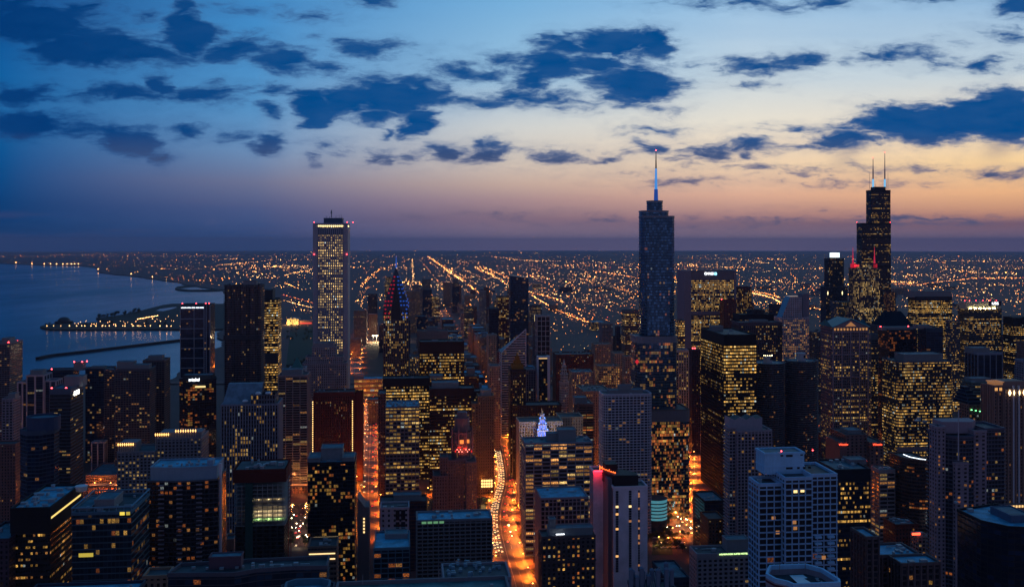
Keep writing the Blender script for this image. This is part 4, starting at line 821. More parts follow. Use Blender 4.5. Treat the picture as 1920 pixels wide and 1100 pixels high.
# -- corn cob towers
for cx_, y, yc, lab in ((1451.5, 683, 666, 'corn-cob round tower of petal balconies whose core top is ringed with lamps'), (1515, 679, 661, 'corn-cob round tower of petal balconies nearest the pedimented tower, core top unlit')):
    t = Tower(AT, lab, 'tower', cx_ - 31.5, cx_ + 31.5, y, 1215, 34); R_ = (t.x1 - t.x0) / 2
    st = s_resid.var('petal', wall=(.04, .045, .055), glass=(.012, .016, .026), lit=.15, bay=2, fl=2.95, ca=WARM, cb=ORG, ww=.8)
    m = MB(); m.prism(ngon(0, R_, R_ - 2.2, 48), -2, t.z, 2., 2.95); m.build('glazed_wall', st.get(), t.e)
    m = MB(); nf = round(t.z / 2.95); cp = plain('petal_concrete', (.13, .14, .17), .8)
    po = ngon(0, R_, R_ - 1.7, 128, 1.6, 16); pi_ = ngon(0, R_, R_ - 2.6, 128)
    for k in range(1, nf + 1): m.ring(po, pi_, k * 2.95 - .55, k * 2.95)
    m.build('balcony_frame', cp, t.e)
    m = MB(); m.face([(p[0], p[1], t.z - .4) for p in ngon(0, R_, R_ - 2.4, 48)]); m.build('roof', rmat('mid'), t.e)
    cr = 8.5 / FP * t.t; m = MB(); m.prism(ngon(0, R_, cr, 24), t.z - 1, t.zy(yc, R_), cap=True); m.build('core', plain('core_concrete', (.42, .42, .46), .8, noise=.15), t.e)
    m = MB(); m.box(1.5, 4, R_ - cr - .1, R_ - cr + 1.2, t.zy(y - 7, 10), t.zy(y - 12, 10)); m.build('core_window', plain('void_black', (.01, .01, .012)), t.e)
    if cx_ < 1500:
        for k in range(7):
            a = pi + pi * (k + .5) / 7; m = MB(); m.octa((cr * cos(a), R_ + cr * sin(a) - .2, t.zy(yc, R_) + .5), .6, .6, .6); m.build('rim_lamp', glow('rim_cream', (1, .8, .4), 8.), t.e)

# ================= gothic tower and clock tower
t = Tower(OT, 'gothic stone tower with flying buttresses and a red and orange lit crown', 'skyscraper', 840, 890, 862, 1075, 34)
gs = plain('gothic_stone', (.17, .14, .17)); st = s_beige.var('gothic', wall=(.17, .14, .17), bay=3, fl=3.6, ww=.35, wh=.6, lit=.05, pier=(1., .7), frame=(.17, .14, .17))
t.x1 = px1(873); t.body(st); t.body(st.var('gothic_wing', lit=.14), rect(px1(874), px1(892), -8, 22), z1=t.zy(863), part='side_wing')
t.body(st, rect(px1(813), px1(838), -6, 20), z1=t.zy(888), part='low_wing'); t.body(st, rect(px1(826), px1(839.5), 0, 22), z1=t.zy(856), part='mid_wing')
c = px1(868); t_ = t.zy
m = MB(); m.prism(ngon(c, 16, 12, 8), t.z - 1, t_(812), 2, 12); m.build('octagon_tier', st.get(), t.e)
m = MB(); m.prism(ngon(c, 16, 8.5, 8), t_(812), t_(788)); m.ring(ngon(c, 16, 9.2, 8), ngon(c, 16, 8, 8), t_(790), t_(786.5)); m.prism(ngon(c, 16, 6, 8), t_(788), t_(776), cap=True); m.build('lantern_tier', gs, t.e)
for k in range(8):
    a = radians(22.5 + 45 * k); ca_, sa_ = cos(a), sin(a)
    m = MB(); m.tube((c + 12.5 * ca_, 16 + 12.5 * sa_, t_(850)), (c + 12.5 * ca_, 16 + 12.5 * sa_, t_(812)), 1.1, .9, 5); m.tube((c + 12.5 * ca_, 16 + 12.5 * sa_, t_(812)), (c + 12.5 * ca_, 16 + 12.5 * sa_, t_(803)), .9, .05, 5)
    m.tube((c + 12.5 * ca_, 16 + 12.5 * sa_, t_(818)), (c + 8 * ca_, 16 + 8 * sa_, t_(800)), .6, .6, 5); m.tube((c + 8.6 * ca_, 16 + 8.6 * sa_, t_(790)), (c + 8.6 * ca_, 16 + 8.6 * sa_, t_(776)), .6, .05, 5); m.build('buttress', gs, t.e)
for x, y, w, h, mt in ((866, 829, 3.6, 3.4, 'o'), (878, 828, 2.2, 3.2, 'o'), (861, 838, 3.5, 1.2, 'r'), (872, 840, 3, 1.2, 'r'), (854, 845, 1.2, 1.8, 'r'), (884, 846, 1.2, 2, 'r')):
    a = px1(x); k_ = t.t / FP; m = MB(); yy = 2.5 if mt == 'o' else -.8
    m.box(a - w * k_, a + w * k_, yy, yy + 1, t_(y) - h * k_, t_(y) + h * k_); m.build('crown_light', glow('gothic_orange', (1, .3, .06), 1.) if mt == 'o' else glow('gothic_red', (1, .05, .04), .5), t.e)
for k in range(7):
    a = px1(857 + 3.1 * k + (4 if k > 3 else 0)); m = MB(); m.octa((a, -1, t_(842 + 4 * (k % 2))), .5, .4, .7); m.build('crown_lamp', glow('lamp_salmon', (1, .2, .14), 7.), t.e)
o = bpy.data.lights.new('crown_flood', 'AREA'); o.size = 8; o.energy = 5000; o.color = (1, .12, .05); ol = bpy.data.objects.new('crown_flood', o); COL.objects.link(ol); ol.parent = t.e; ol.location = (c, -6, t_(850)); ol.rotation_euler = (radians(160), 0, 0)
t = Tower(OT, 'white terracotta block with a clock tower lit blue over cream walls', 'tower', 977, 1085, 822, 1110, 40)
st = s_beige.var('terracotta', wall=(.46, .38, .28), lit=.12, bay=3.2, ww=.35); t.body(st, rect(px1(977), px1(1060), 18, 50), z1=t.zy(795)); t.body(st, rect(px1(1060), px1(1105), 40, 70), z1=t.zy(782, 40), part='annex')
cw = plain('terracotta_white', (.5, .46, .42)); c = px1(1019); zz = t.zy(830)
for k, (w, yy) in enumerate(((8.5, 822), (6.5, 808), (5, 797), (3.2, 787), (2, 779))):
    z2 = t.zy(yy); m = MB(); m.prism(rect(c - w, c + w, 12 - w, 12 + w), -2 if k == 0 else zz - .5, z2, 3.2, 3.6); m.build('clock_tower' if k == 0 else 'tower_stage', st.get() if k == 0 else cw, t.e)
    m = MB(); m.ring(offset(rect(c - w, c + w, 12 - w, 12 + w), .7), rect(c - w + .3, c + w - .3, 12 - w + .3, 12 + w - .3), z2 - .6, z2 + .5); m.build('balustrade', cw, t.e)
    if k:
        for s_ in (-1, 1):
            m = MB(); m.octa((c + s_ * (w + .6), 12 - w - 1.2, zz + 1.2), .7, .7, .7); m.build('blue_floodlight', glow('blue_flood', (.1, .25, 1), 6., False), t.e)
        for j in range(3):
            a = c + (j - 1) * w * .62; m = MB(); m.box(a - w * .2, a + w * .2, 12 - w - .25, 12 - w, zz + .8, z2 - 1.4); m.build('arched_opening', glow('opening_blue', (.1, .2, .9), 1.) if k < 4 else cw, t.e)
    zz = z2
m = MB(); m.tube((c, 12, zz), (c, 12, t.zy(768)), 1.2, .15, 8); m.build('spirelet', cw, t.e)
m = MB(); m.tube((c - 1 + 1, 12 - 8.9, t.zy(827)), (c, 12 - 8.6, t.zy(827)), 3, 3, 24); m.build('clock_face', glow('clock_cream', (1, .85, .6), .8), t.e)
for (x, yo, e_, colr) in ((1019, -4, 14000, (1, .7, .35)), (1008, 8, 9000, (.15, .3, 1)), (1030, 8, 9000, (.15, .3, 1))):
    l = bpy.data.lights.new('tower_flood', 'POINT'); l.energy = e_ * (1.3 if colr[0] == 1 else .8); l.color = colr; l.shadow_soft_size = 1; ol = bpy.data.objects.new('tower_flood', l); COL.objects.link(ol); ol.parent = t.e; ol.location = (px1(x), -9 + yo - 8, t.zy(812 if colr[0] == 1 else 806))

# ================= right edge and right foreground
t = Tower(HT, 'rose stone tower with gold-lit attic and floodlit lanterns at the picture edge', 'hotel', 1883, 1960, 728, 950, 40)
st = s_beige.var('rose_stone', wall=(.28, .17, .14), bay=4.4, fl=3.6, ww=.32, wh=.6, lit=.1, pier=(1.6, 1.2), frame=(.28, .18, .15)); t.body(st)
t.body(st, rect(px1(1866), px1(1882.5), 3, 16), z1=t.zy(722), part='wing'); rs = plain('frame_rose_stone', (.28, .18, .15))
m = MB(); m.prism(rect(px1(1867), px1(1884), 3.5, 15), t.zy(722) - .5, t.zy(716)); m.ring(offset(rect(px1(1867), px1(1884), 3.5, 15), 1), rect(px1(1868), px1(1883), 4, 14), t.zy(717), t.zy(715.3)); m.build('gold_attic', glow('attic_gold', (1, .45, .18), .22), t.e)
for k in range(5):
    a = px1(1869 + 3. * k); m = MB(); m.box(a - .5, a + .5, 2.2, 2.9, t.zy(732), t.zy(726.5)); m.build('attic_window', glow('attic_window', (1, .5, .16), .9), t.e)
m = MB(); m.box(px1(1886), px1(1930), 8, 26, t.z - 1, t.zy(716)); m.build('roof_house', rs, t.e)
for x in (1891, 1918): m = MB(); m.octa((px1(x), -2.2, t.zy(735)), 1.7, 1., 3.4); m.build('lantern', glow('lantern_gold', (1, .72, .35), 5.), t.e)
for x in (1899, 1909): m = MB(); m.octa((px1(x), -2.6, t.zy(735)), .8, .6, 3.); m.build('lantern', glow('lantern_gold', (1, .72, .35), 5.), t.e)
for x in (1899, 1909):
    m = MB(); a = px1(x); m.box(a - .6, a + .6, -1.9, .1, 0, t.zy(722)); m.build('white_pilaster', plain('white_edge', (.6, .6, .66)), t.e)
m = MB(); m.box(px1(1883), px1(1920), -8, .1, t.zy(957), t.zy(941)); m.build('lit_base', rs, t.e)
for k in range(6):
    a = px1(1886 + 5.5 * k); m = MB(); m.box(a - 1, a + 1, -8.4, -7.9, t.zy(946), t.zy(942)); m.build('base_window', glow('base_gold', (1, .6, .22), 1.2), t.e)
# concrete & bow-fronted glass
t = Tower(AT, 'tower of white concrete fins and a curved glass bay with a thin roof mast', 'tower', 1746, 1883, 808, 700, 36)
cs = s_conc.var('fin_punched', wall=(.27, .23, .28), bay=4.2, fl=3.1, ww=.42, wh=.5, lit=.2, st=2.6, pier=None, band=None, cb=ORG); gsb = s_resid.var('bay_glass', frame=(.10, .11, .16), glass=(.012, .02, .035), lit=.24, st=2.6, bay=2.6, fl=3.1, ca=ORG, cb=PALE)
t.body(cs, rect(px1(1757), px1(1773), 0, 11), z1=t.zy(798), part='concrete_fin')
t.body(gsb, [(px1(1773.3), 2), (px1(1783), -2.5), (px1(1794), -4), (px1(1811), -4), (px1(1822), -2.5), (px1(1823), 2), (px1(1823), 26), (px1(1773.3), 26)], z1=t.zy(815), part='glass_bay')
t.body(cs, rect(px1(1781), px1(1805), -8, -4.1), z1=t.zy(862), part='concrete_fin')
t.body(cs, rect(px1(1823.3), px1(1847), -2, 26), z1=t.zy(806), part='concrete_fin')
t.body(gsb, rect(px1(1847.3), px1(1883), 0, 26), z1=t.zy(803), part='balcony_wing')
m = MB(); m.prism([(px1(1777), 8), (px1(1830), 5), (px1(1846), 12), (px1(1846), 22), (px1(1777), 22)], t.zy(815), t.zy(793), cap=True); m.build('roof_screen', plain('frame_fin_punched', (.25, .23, .27)), t.e)
t.rod(1797, 862, 765, .55, .25, off=-9, mat=wm, part='mast'); t.clutter(3, 2, z=t.zy(798) - 1, x0=px1(1747), x1=px1(1770))
# grey white ribbed with peaked roof house
t = Tower(AT, 'pale ribbed tower with stacked balconies and a zigzag-topped roof house', 'tower', 1383, 1447, 806, 850, 34)
st = s_white.var('pale_ribbed', bay=3.3, fl=3., wall=(.3, .27, .32), frame=(.31, .28, .33), lit=.14, ww=.66, wh=.66, pier=(.9, .5), band=(.7, .3)); t.body(st); t.windows(st, t.x0, t.x1, 0, t.z)
t.body(st.var('pale_balcony', band=(.8, 1.2), pier=None, lit=.2), rect(px1(1371), px1(1382.5), 5, 18), z1=t.zy(802), part='balcony_bay')
m = MB(); xs = [1372, 1381, 1391, 1403, 1414, 1421, 1433]; ys = [782, 786, 781, 786, 780, 785, 782]
for k in range(6):
    a, b2 = px1(xs[k]), px1(xs[k + 1]); za, zb = t.zy(ys[k], 5), t.zy(ys[k + 1], 5); z0 = t.z - 1
    m.face([(a, 5, z0), (b2, 5, z0), (b2, 5, zb), (a, 5, za)]); m.face([(b2, 20, z0), (a, 20, z0), (a, 20, za), (b2, 20, zb)]); m.face([(a, 5, za), (b2, 5, zb), (b2, 20, zb), (a, 20, za)], m=1)
a, b2 = px1(1372), px1(1433); m.face([(a, 20, t.z - 1), (a, 5, t.z - 1), (a, 5, t.zy(782, 5)), (a, 20, t.zy(782, 5))]); m.face([(b2, 5, t.z - 1), (b2, 20, t.z - 1), (b2, 20, t.zy(782, 5)), (b2, 5, t.zy(782, 5))])
m.build('zigzag_house', [plain('zig_concrete', (.3, .3, .36)), rmat('dark')], t.e)
# pink white hotel
t = Tower(HT, 'blank pinkish white hotel slab with a red lit roof sign on its black roof house', 'hotel', 1150, 1214, 911, 780, 20)
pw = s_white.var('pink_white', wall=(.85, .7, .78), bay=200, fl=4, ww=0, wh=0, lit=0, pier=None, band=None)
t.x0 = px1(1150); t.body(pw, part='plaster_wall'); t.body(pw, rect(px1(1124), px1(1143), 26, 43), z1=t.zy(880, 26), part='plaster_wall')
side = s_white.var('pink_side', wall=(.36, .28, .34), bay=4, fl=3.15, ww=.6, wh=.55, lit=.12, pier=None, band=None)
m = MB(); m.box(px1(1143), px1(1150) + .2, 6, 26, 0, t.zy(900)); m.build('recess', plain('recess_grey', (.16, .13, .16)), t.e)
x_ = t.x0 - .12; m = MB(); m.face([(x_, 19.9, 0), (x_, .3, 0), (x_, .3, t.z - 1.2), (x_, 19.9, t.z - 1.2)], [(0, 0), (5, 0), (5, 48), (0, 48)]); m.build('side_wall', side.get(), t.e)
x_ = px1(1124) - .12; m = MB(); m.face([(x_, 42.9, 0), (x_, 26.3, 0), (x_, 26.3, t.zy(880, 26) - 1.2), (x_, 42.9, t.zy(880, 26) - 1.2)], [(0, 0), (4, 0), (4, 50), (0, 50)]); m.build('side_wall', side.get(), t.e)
dkw = plain('window_dark', (.012, .013, .02), .2, noise=.6); litw = [glow('win_warm', (1, .5, .16), 1.1), glow('win_gold', (1, .68, .28), 1.5), glow('win_dim', (1, .42, .14), .35)]
r = random.Random(5)
for x, w in ((1157, 2.6), (1181.5, 2.6), (1198, 1.6)):
    for k in range(33):
        z = t.zy(921 + 4.62 * k); a = px1(x); w_ = w * .98 / FP * t.t; lt = r.random() < (.06 if w > 2 else .3)
        m = MB(); m.box(a - w_, a + w_, -.12, .3, z - .85, z + .85); m.build('window', litw[2 if w < 2 else r.choice((0, 1, 2))] if lt else dkw, t.e)
bh = plain('black_house', (.02, .012, .014), .6); a0, b0 = px1(1150), px1(1199)
m = MB(); m.prism([(a0 + 2, 6), (b0, 4), (b0, 16), (a0, 40), (a0 - 4, 40), (a0 - 4, 22)], t.z - 1, t.zy(893), cap=False); m.face([(a0 + 2, 6, t.zy(893)), (b0, 4, t.zy(893)), (b0, 16, t.zy(893)), (a0, 40, t.zy(893)), (a0 - 4, 40, t.zy(893)), (a0 - 4, 22, t.zy(893))]); m.build('roof_house', bh, t.e)
m = MB(); m.box(px1(1147), px1(1170), 24, 36, t.zy(900), t.zy(864, 34)); m.build('roof_house', bh, t.e)
cu = bpy.data.curves.new('t', 'FONT'); cu.body = 'Marriott'; cu.size = 1; cu.extrude = .08; to = bpy.data.objects.new('t', cu); me = bpy.data.meshes.new_from_object(to); bpy.data.objects.remove(to); me.name = 'sign_lettering'
me.materials.clear(); me.materials.append(glow('sign_redorange', (1, .12, .02), 4., True)); o = bpy.data.objects.new('sign_lettering', me); COL.objects.link(o); o.parent = t.e
wtx = max(v.co.x for v in me.vertices); o.scale = (24 / wtx, 6., 1); o.location = (a0 - 5.2, 33, t.zy(886, 20)); o.rotation_euler = (radians(90), 0, radians(-66))
m = MB(); a = px1(1124); m.box(a + .5, px1(1143) - .5, 24.6, 25.2, t.zy(881, 26), t.zy(879.6, 26)); m.build('red_flood', glow('red_flood', (1, .02, .04), 9., True), t.e)
l = bpy.data.lights.new('wall_flood', 'AREA'); l.shape = 'RECTANGLE'; l.size = 12; l.size_y = 1; l.energy = 1300; l.color = (1, .015, .03); ol = bpy.data.objects.new('wall_flood', l); COL.objects.link(ol); ol.parent = t.e; ol.location = ((px1(1124) + px1(1143)) / 2, 22.5, t.zy(879, 26)); ol.rotation_euler = (radians(20), 0, 0)
# hotel with green letters
t = T(HT, 'square-windowed hotel with small pale green letters along its cornice', 1307, 1405, 1036, 700, 19, s_conc.var('square_win', wall=(.3, .27, .32), frame=(.26, .24, .27), bay=4.2, fl=3.2, ww=.55, wh=.55, lit=.14, pier=(1.5, .3), band=(1.2, .25), cb=PALE), crown=4, pents=[(1363, 1405, 1012, 6, 11)], clutter=5)
t.windows(t.st, t.x0, t.x1, 0, t.z - t.crown, 100)
t.text('HOMEWOOD SUITES HOTEL', 1349, 1402, 1038.6, 2.6, -.7, glow('letters_green', (.55, .85, .3), 3.))
# big blue grid tower
t = Tower(AT, 'big blue-white gridded apartment tower with a tall blank roof house', 'tower', 1470, 1521, 891, 530, 40)
bw = (.3, .56, .8); st = s_white.var('blue_grid', wall=bw, frame=bw, bay=3.9, fl=3.5, ww=.86, wh=.76, lit=.05, cl=.3, pier=(.5, .5), band=(.65, .5), glass=(.01, .016, .026), split=2, st=1.3, ca=ORG)
P1 = rect(px1(1471), px1(1521), -1, 30); P2 = rect(px1(1428), px1(1470.4), 4, 20); P3 = rect(px1(1521.6), px1(1570), 1, 30)
t.body(st, P1, z1=t.zy(893), frame=True); t.body(st, P2, z1=t.zy(904, 4), part='left_bay'); t.body(st, P3, z1=t.zy(890), part='right_bay')
for q_, y_, o_, n_ in ((P1, 893, 0, 36), (P2, 904, 4, 30), (P3, 890, 0, 34)): t.windows(st, q_[0][0], q_[1][0], q_[0][1], t.zy(y_, o_), n_)
bp = plain('blue_plaster', (.28, .6, .85), .8, noise=.32)
a, b2 = px1(1448), px1(1524); z0, z1 = t.zy(891), t.zy(847, 14)
m = MB(); m.prism(rect(a, b2, 12, 26), z0 - 2, z1); m.build('roof_house', bp, t.e)
m = MB(); m.ring(rect(a - .4, b2 + .4, 11.6, 26.4), rect(a + .6, b2 - .6, 12.6, 25.4), z1 - .8, z1 + .5); m.ring(rect(a - .25, b2 + .25, 11.75, 26.2), rect(a + .3, b2 - .3, 12.3, 25.6), t.zy(873, 14), t.zy(871.4, 14)); m.build('cornice', bp, t.e)
m = MB(); m.face([(a + .6, 12.6, z1 - .2), (b2 - .6, 12.6, z1 - .2), (b2 - .6, 25.4, z1 - .2), (a + .6, 25.4, z1 - .2)]); m.build('roof', rmat('mid'), t.e)
for x, y in ((1466, 852), (1480, 853), (1503, 851), (1480, 876), (1497, 876), (1508, 876), (1518, 876)):
    c = t.px(x, 12)[0]; z = t.zy(y, 12); m = MB(); m.box(c - (2 if x == 1480 else .8), c + (2 if x == 1480 else .8), 11.9, 12.2, z - .8, z + .8); m.build('vent_grille', plain('window_dark', (.012, .013, .02), .2), t.e)
for x in (1465, 1524): t.beacon(x, 845.5, 12, .45)
r = random.Random(11)
for (x, y) in ((1490, 919), (1503, 918), (1455, 973), (1489.5, 988), (1463, 1000), (1543, 1045), (1488, 977)):
    c = t.px(x)[0]; z = t.zy(y); m = MB(); m.box(c - 1.1, c + 1.1, -1.25 if x > 1470 else 3.8, -.95 if x > 1470 else 4.1, z - 1., z + 1.); m.build('lit_window', r.choice(litw[:2]) if y < 930 else litw[2], t.e)
for k in range(12):
    for j, x in enumerate((1534, 1558)):
        z = t.zy(1005 + 12 * k); c = t.px(x)[0]
        if k < 7: m = MB(); m.box(c - 2, c + 2, -.9, 1, z - 1.4, z - .2); m.build('balcony', bp, t.e)
t.clutter(4, 8, z=t.zy(904, 4) - 1, x0=px1(1429), x1=px1(1447), y0=6, y1=19, big=.7)
# dark glass slab behind it
t = T(OT, 'dark glass slab with lines of yellow floors behind the big blue gridded tower', 1528, 1632, 879, 760, 46, s_navy.var('yellow_lines', wall=(.012, .016, .026), lit=.3, fv=1.5, cl=.5, st=2.2, bay=1.5, fl=3.9, wh=.5, ca=YEL, cb=YEL, roof='mid'), crown=10, clutter=10, pents=[(1594, 1625, 862, 22, 14)])
t.windows(t.st, t.x0, t.x1, 0, t.z - t.crown, 100)
t = T(OT, 'white framed office block with bright upper floors under a dark flat roof', 1633, 1678, 880, 880, 40, s_conc.var('white_framed', wall=(.22, .2, .2), frame=(.26, .23, .24), bay=7, fl=3.9, ww=.9, wh=.55, lit=.38, cl=1.4, split=3, pier=(.8, .4), band=(1.1, .3)), crown=3, clutter=6, beacons=[(1624, 862, 20)])
t.windows(t.st, t.x0, t.x1, 0, t.z - t.crown, 60)
t = Tower(OT, 'curved brown glass tower rimmed with a white line of light at its roof', 'tower', 1704, 1745, 862, 860, 40)
t.body(s_band.var('curved_brown', wall=(.05, .025, .02), frame=(.09, .05, .04), lit=.32, ca=ORG, cb=WARM, band=(.7, .3), fl=3.4, st=1.2), [(t.x0, 16), (px1(1712), 7), (px1(1726), 2), (t.x1, 0), (t.x1, 36), (t.x0, 36)])
m = MB(); pp = [(px1(1707), 13), (px1(1712), 6.6), (px1(1726), 1.6), (px1(1745), -.4)]
for k in range(3): m.tube((*pp[k], t.z + .6 + (2.2 - k * 1.0)), (*pp[k + 1], t.z + .6 + (2.2 - (k + 1) * 1.0)), .35, .35, 5)
m.build('rim_light', glow('white_strip', (.8, .9, 1), 3.), t.e)
m = MB(); m.box(px1(1738), px1(1739.2), -4, -3.4, t.zy(985), t.zy(962)); m.build('sign_blade', glow('white_strip', (.8, .9, 1), 3.), t.e)
# hotel with red script letters
t = Tower(HT, 'brown stone low hotel with arched bays and two red lit name signs', 'hotel', 1586, 1652, 838, 1040, 40)
st = s_beige.var('brown_hotel', wall=(.16, .10, .10), lit=.1, bay=5); t.body(st, rect(px1(1586), px1(1626), 0, 40), z1=t.zy(814), parapet=1); t.body(st, rect(px1(1626.5), px1(1652), -6, 40), z1=t.zy(827), part='wing')
t.pent(1590, 1615, 806, 10, 20); rl = glow('sign_red', (1, .08, .03), 4.)
t.text('Westin', 1637, 1654, 833.5, 3.6, -6.6, rl); t.text('Westin', 1573, 1590, 832, 3.6, -.6, rl)
m = MB(); m.prism(rect(px1(1575), px1(1586) - .2, 0, 38), 0, t.zy(828), cap=True); m.build('side_wall', plain('frame_brown_hotel', (.16, .1, .1)), t.e)
t.clutter(8, 14)
# U shaped dark block
t = Tower(OT, 'dark U-shaped block with stepped blue-lit flat roofs and brown ribs', 'block', 1690, 1763, 1054, 560, 50)
st = s_pier.var('u_ribs', wall=(.06, .045, .05), frame=(.11, .085, .09), bay=4.2, fl=3.6, lit=.12, pier=(1., .7), ca=YEL, cb=WARM, roof='light'); t.body(st, rect(t.x0, t.x1, 0, 16))
t.body(st, rect(px1(1655), px1(1752), 17, 40), z1=t.zy(1037, 17), part='long_wing'); t.body(st, rect(px1(1630), px1(1654), 4, 24), z1=t.zy(1006), part='corner_wing')
t.clutter(12, 5, z=t.zy(1037, 17) - 1, x0=px1(1660), x1=px1(1748), y0=18, y1=39); t.clutter(3, 6, x0=t.x0, y1=14)
t = T(OB, 'white low block carrying a red lit sign beside the bright crossing street', 1707, 1742, 1004, 760, 26, s_conc.var('sign_block', wall=(.3, .27, .26), lit=.2), clutter=4)
t.windows(t.st, t.x0, t.x1, 0, t.z - t.crown, 40)
m = MB(); m.box(px1(1709), px1(1724), -1.4, -.8, t.zy(1001), t.zy(997)); m.build('red_sign', rl, t.e)
T(OB, 'low red building with a blue flat roof of vents by the bright crossing', 1655, 1722, 982, 800, 50, s_brick.var('low_red', wall=(.14, .03, .02), roof='mid'), clutter=14)
t = Tower(OT, 'black tower corner with a tilted blue roof at the lower edge', 'tower', 1864, 1960, 985, 560, 60)
t.body(s_navy.var('edge_black', wall=(.006, .008, .014), lit=.1, bay=4, ca=ORG, cb=PALE, roof='light'), [(t.x0, 14), (px1(1890), 0), (t.x1, -8), (t.x1, 50), (t.x0, 40)]); t.pent(1896, 1935, 966, 10, 22, mat=plain('louver_blue', (.06, .12, .2))); t.clutter(3, 3)
# bowed roof with skylight, very near
t = Tower(OT, 'white bow-fronted roof terrace with a bright blue skylight, closest below the viewer', 'tower', 1468, 1576, 1092, 430, 34)
wp = s_white.var('bow_white', wall=(.3, .27, .33), bay=5, fl=3.6, ww=.5, lit=.02)
pl = [(px1(1452), 10), (px1(1458), 3), (px1(1474), -1), (px1(1480), -5), (px1(1566), -5), (px1(1572), -1), (px1(1566), 14), (px1(1545), 21), (px1(1476), 21), (px1(1466), 17)]
t.body(wp, pl, z1=t.zy(1088), parapet=4, frame=False)
m = MB(); m.ring(offset(pl, .35), offset(pl, -.8), t.zy(1093), t.zy(1088) + .8); m.build('parapet_rim', bp, t.e)
m = MB(); m.ring(offset(pl, .5), offset(pl, -.1), t.zy(1100), t.zy(1096)); m.build('red_stripe', plain('stripe_maroon', (.1, .03, .04)), t.e)
m = MB(); zr = t.zy(1088) - 2.4; a = px1(1484)
m.face([(px1(1502), -1, zr), (px1(1532), -1, zr), (px1(1524), 10, zr), (px1(1532), 10.5, zr), (px1(1530), 15, zr), (px1(1504), 15, zr)]); m.build('skylight', plain('sky_panel', (.4, .66, .8), .3, noise=.1), t.e)
t.clutter(5, 8, z=zr - 1, x0=px1(1470), x1=px1(1490), y0=2, y1=15, big=.4); t.rod(1462, 1070, 1050, .2, .15, off=18); t.rod(1510, 1070, 1052, .2, .15, off=18)
t.clutter(4, 18, z=zr - 1, x0=px1(1540), x1=px1(1560), y0=2, y1=14, big=.4)
# blue finials roof
t = Tower(OT, 'dark blue roof crowded with square chimney turrets at the bottom edge', 'tower', 1190, 1268, 1104, 400, 12)
t.body(s_navy.var('turret', lit=0), parapet=1); r = random.Random(3)
for x, y in ((1187, 1068), (1193, 1075), (1208, 1068), (1213, 1077), (1230, 1075), (1236, 1069), (1252, 1067), (1259, 1066), (1264, 1072), (1198, 1082), (1246, 1080), (1222, 1084)):
    a = px1(x); z = t.zy(y); m = MB(); off = r.uniform(1, 9); m.prism(rect(a - .8, a + .8, off, off + 1.6), t.z - 1, z - .6, cap=True); m.prism(rect(a - 1, a + 1, off - .2, off + 1.8), z - .6, z, top=rect(a - .4, a + .4, off + .4, off + 1.2), cap=True); m.build('turret', plain('blue_turret', (.1, .16, .24)), t.e)
for k in range(4):
    m = MB(); m.tube((px1(1226 + 3 * k), 4, t.z - 1), (px1(1222 + 5 * k), 9, t.zy(1072, 9)), .25, .25, 5); m.build('roof_strut', plain('duct_metal', (.3, .34, .38), .5), t.e)
# ================= centre foreground
t = T(OT, 'blue-grey gridded office slab with a flat roof and big roof box above the avenue', 985, 1110, 829, 960, 31, s_conc.var('avenue_grid', wall=(.12, .14, .17), frame=(.20, .23, .29), bay=8.2, fl=3.9, ww=.92, wh=.58, lit=.5, cl=1.5, fv=.9, split=4, pier=(.9, .6), band=(1.1, .4), cb=PALE, roof='mid'), pents=[(1047, 1080, 806, 10, 16), (1026, 1046, 812, 14, 10)], clutter=8)
t.windows(t.st, t.x0, t.x1, 0, t.z - t.crown, 100)
t = T(OT, 'lower grey gridded office block with a frosted roof in front of the blue-grey slab', 1003, 1103, 932, 860, 40, s_conc.var('frost_grid', wall=(.13, .12, .14), frame=(.24, .22, .26), bay=3.7, fl=3.9, ww=.8, wh=.7, lit=.2, cl=1.1, pier=(.75, .5), band=(.7, .4), cb=PALE, roof='light'), crown=0, clutter=4)
t.windows(t.st, t.x0, t.x1, 0, t.z - t.crown, 100)
t = T(HT, 'dark brown stone hotel with dormered black roof, a small lit name, below the frosted roof', 1010, 1116, 1004, 740, 18, s_beige.var('dark_hotel', wall=(.075, .05, .055), bay=4, fl=3.5, ww=.42, wh=.55, lit=.4, st=2.6, ca=YEL, cb=ORG, roof='dark', pier=(1., .3), frame=(.09, .06, .065)), pents=[(1029, 1112, 990, 4, 11), (1030, 1042, 972, 6, 7)], clutter=6)
t.windows(t.st, t.x0, t.x1, 0, t.z - t.crown, 100)
for k in range(9):
    m = MB(); a = px1(1043 + 1.8 * k); m.box(a - .28, a + .28, -.8, -.5, t.zy(1000.8), t.zy(999)); m.build('lit_letter', glow('sign_white', (.9, .95, 1), 4.), t.e)
m = MB(); m.ring(offset(t.poly, .7), offset(t.poly, -.1), t.zy(1052), t.zy(1049)); m.build('string_course', plain('frame_dark_hotel', (.09, .06, .065)), t.e)
t = T(HT, 'long low hotel slab gridded with dark balconies, green lit windows at its attic', 782, 922, 973, 760, 26, s_hotel.var('balcony_grid', roof='light', lit=.05, fl=3.05, bay=4.1), crown=0, clutter=12)
t.windows(t.st, t.x0, t.x1, 0, t.z - t.crown, 100)
for k in range(4):
    a = px1(795 + 11 * k); m = MB(); m.box(a - 1.8, a + 1.8, -.95, -.7, t.zy(979), t.zy(975)); m.build('green_window', glow('green_win', (.3, .75, .35), .35), t.e)
m = MB(); m.box(t.x0 - .4, t.x1 + .4, -.6, .1, t.zy(975), t.zy(972)); m.build('roof_fascia', plain('fascia_blue', (.14, .2, .27)), t.e)
t = T(OB, 'flat dark roof crowded with blue square air units at the bottom by the avenue', 832, 957, 1083, 570, 28, s_pier.var('unit_roof', lit=0, roof='dark'), clutter=0)
r = random.Random(8)
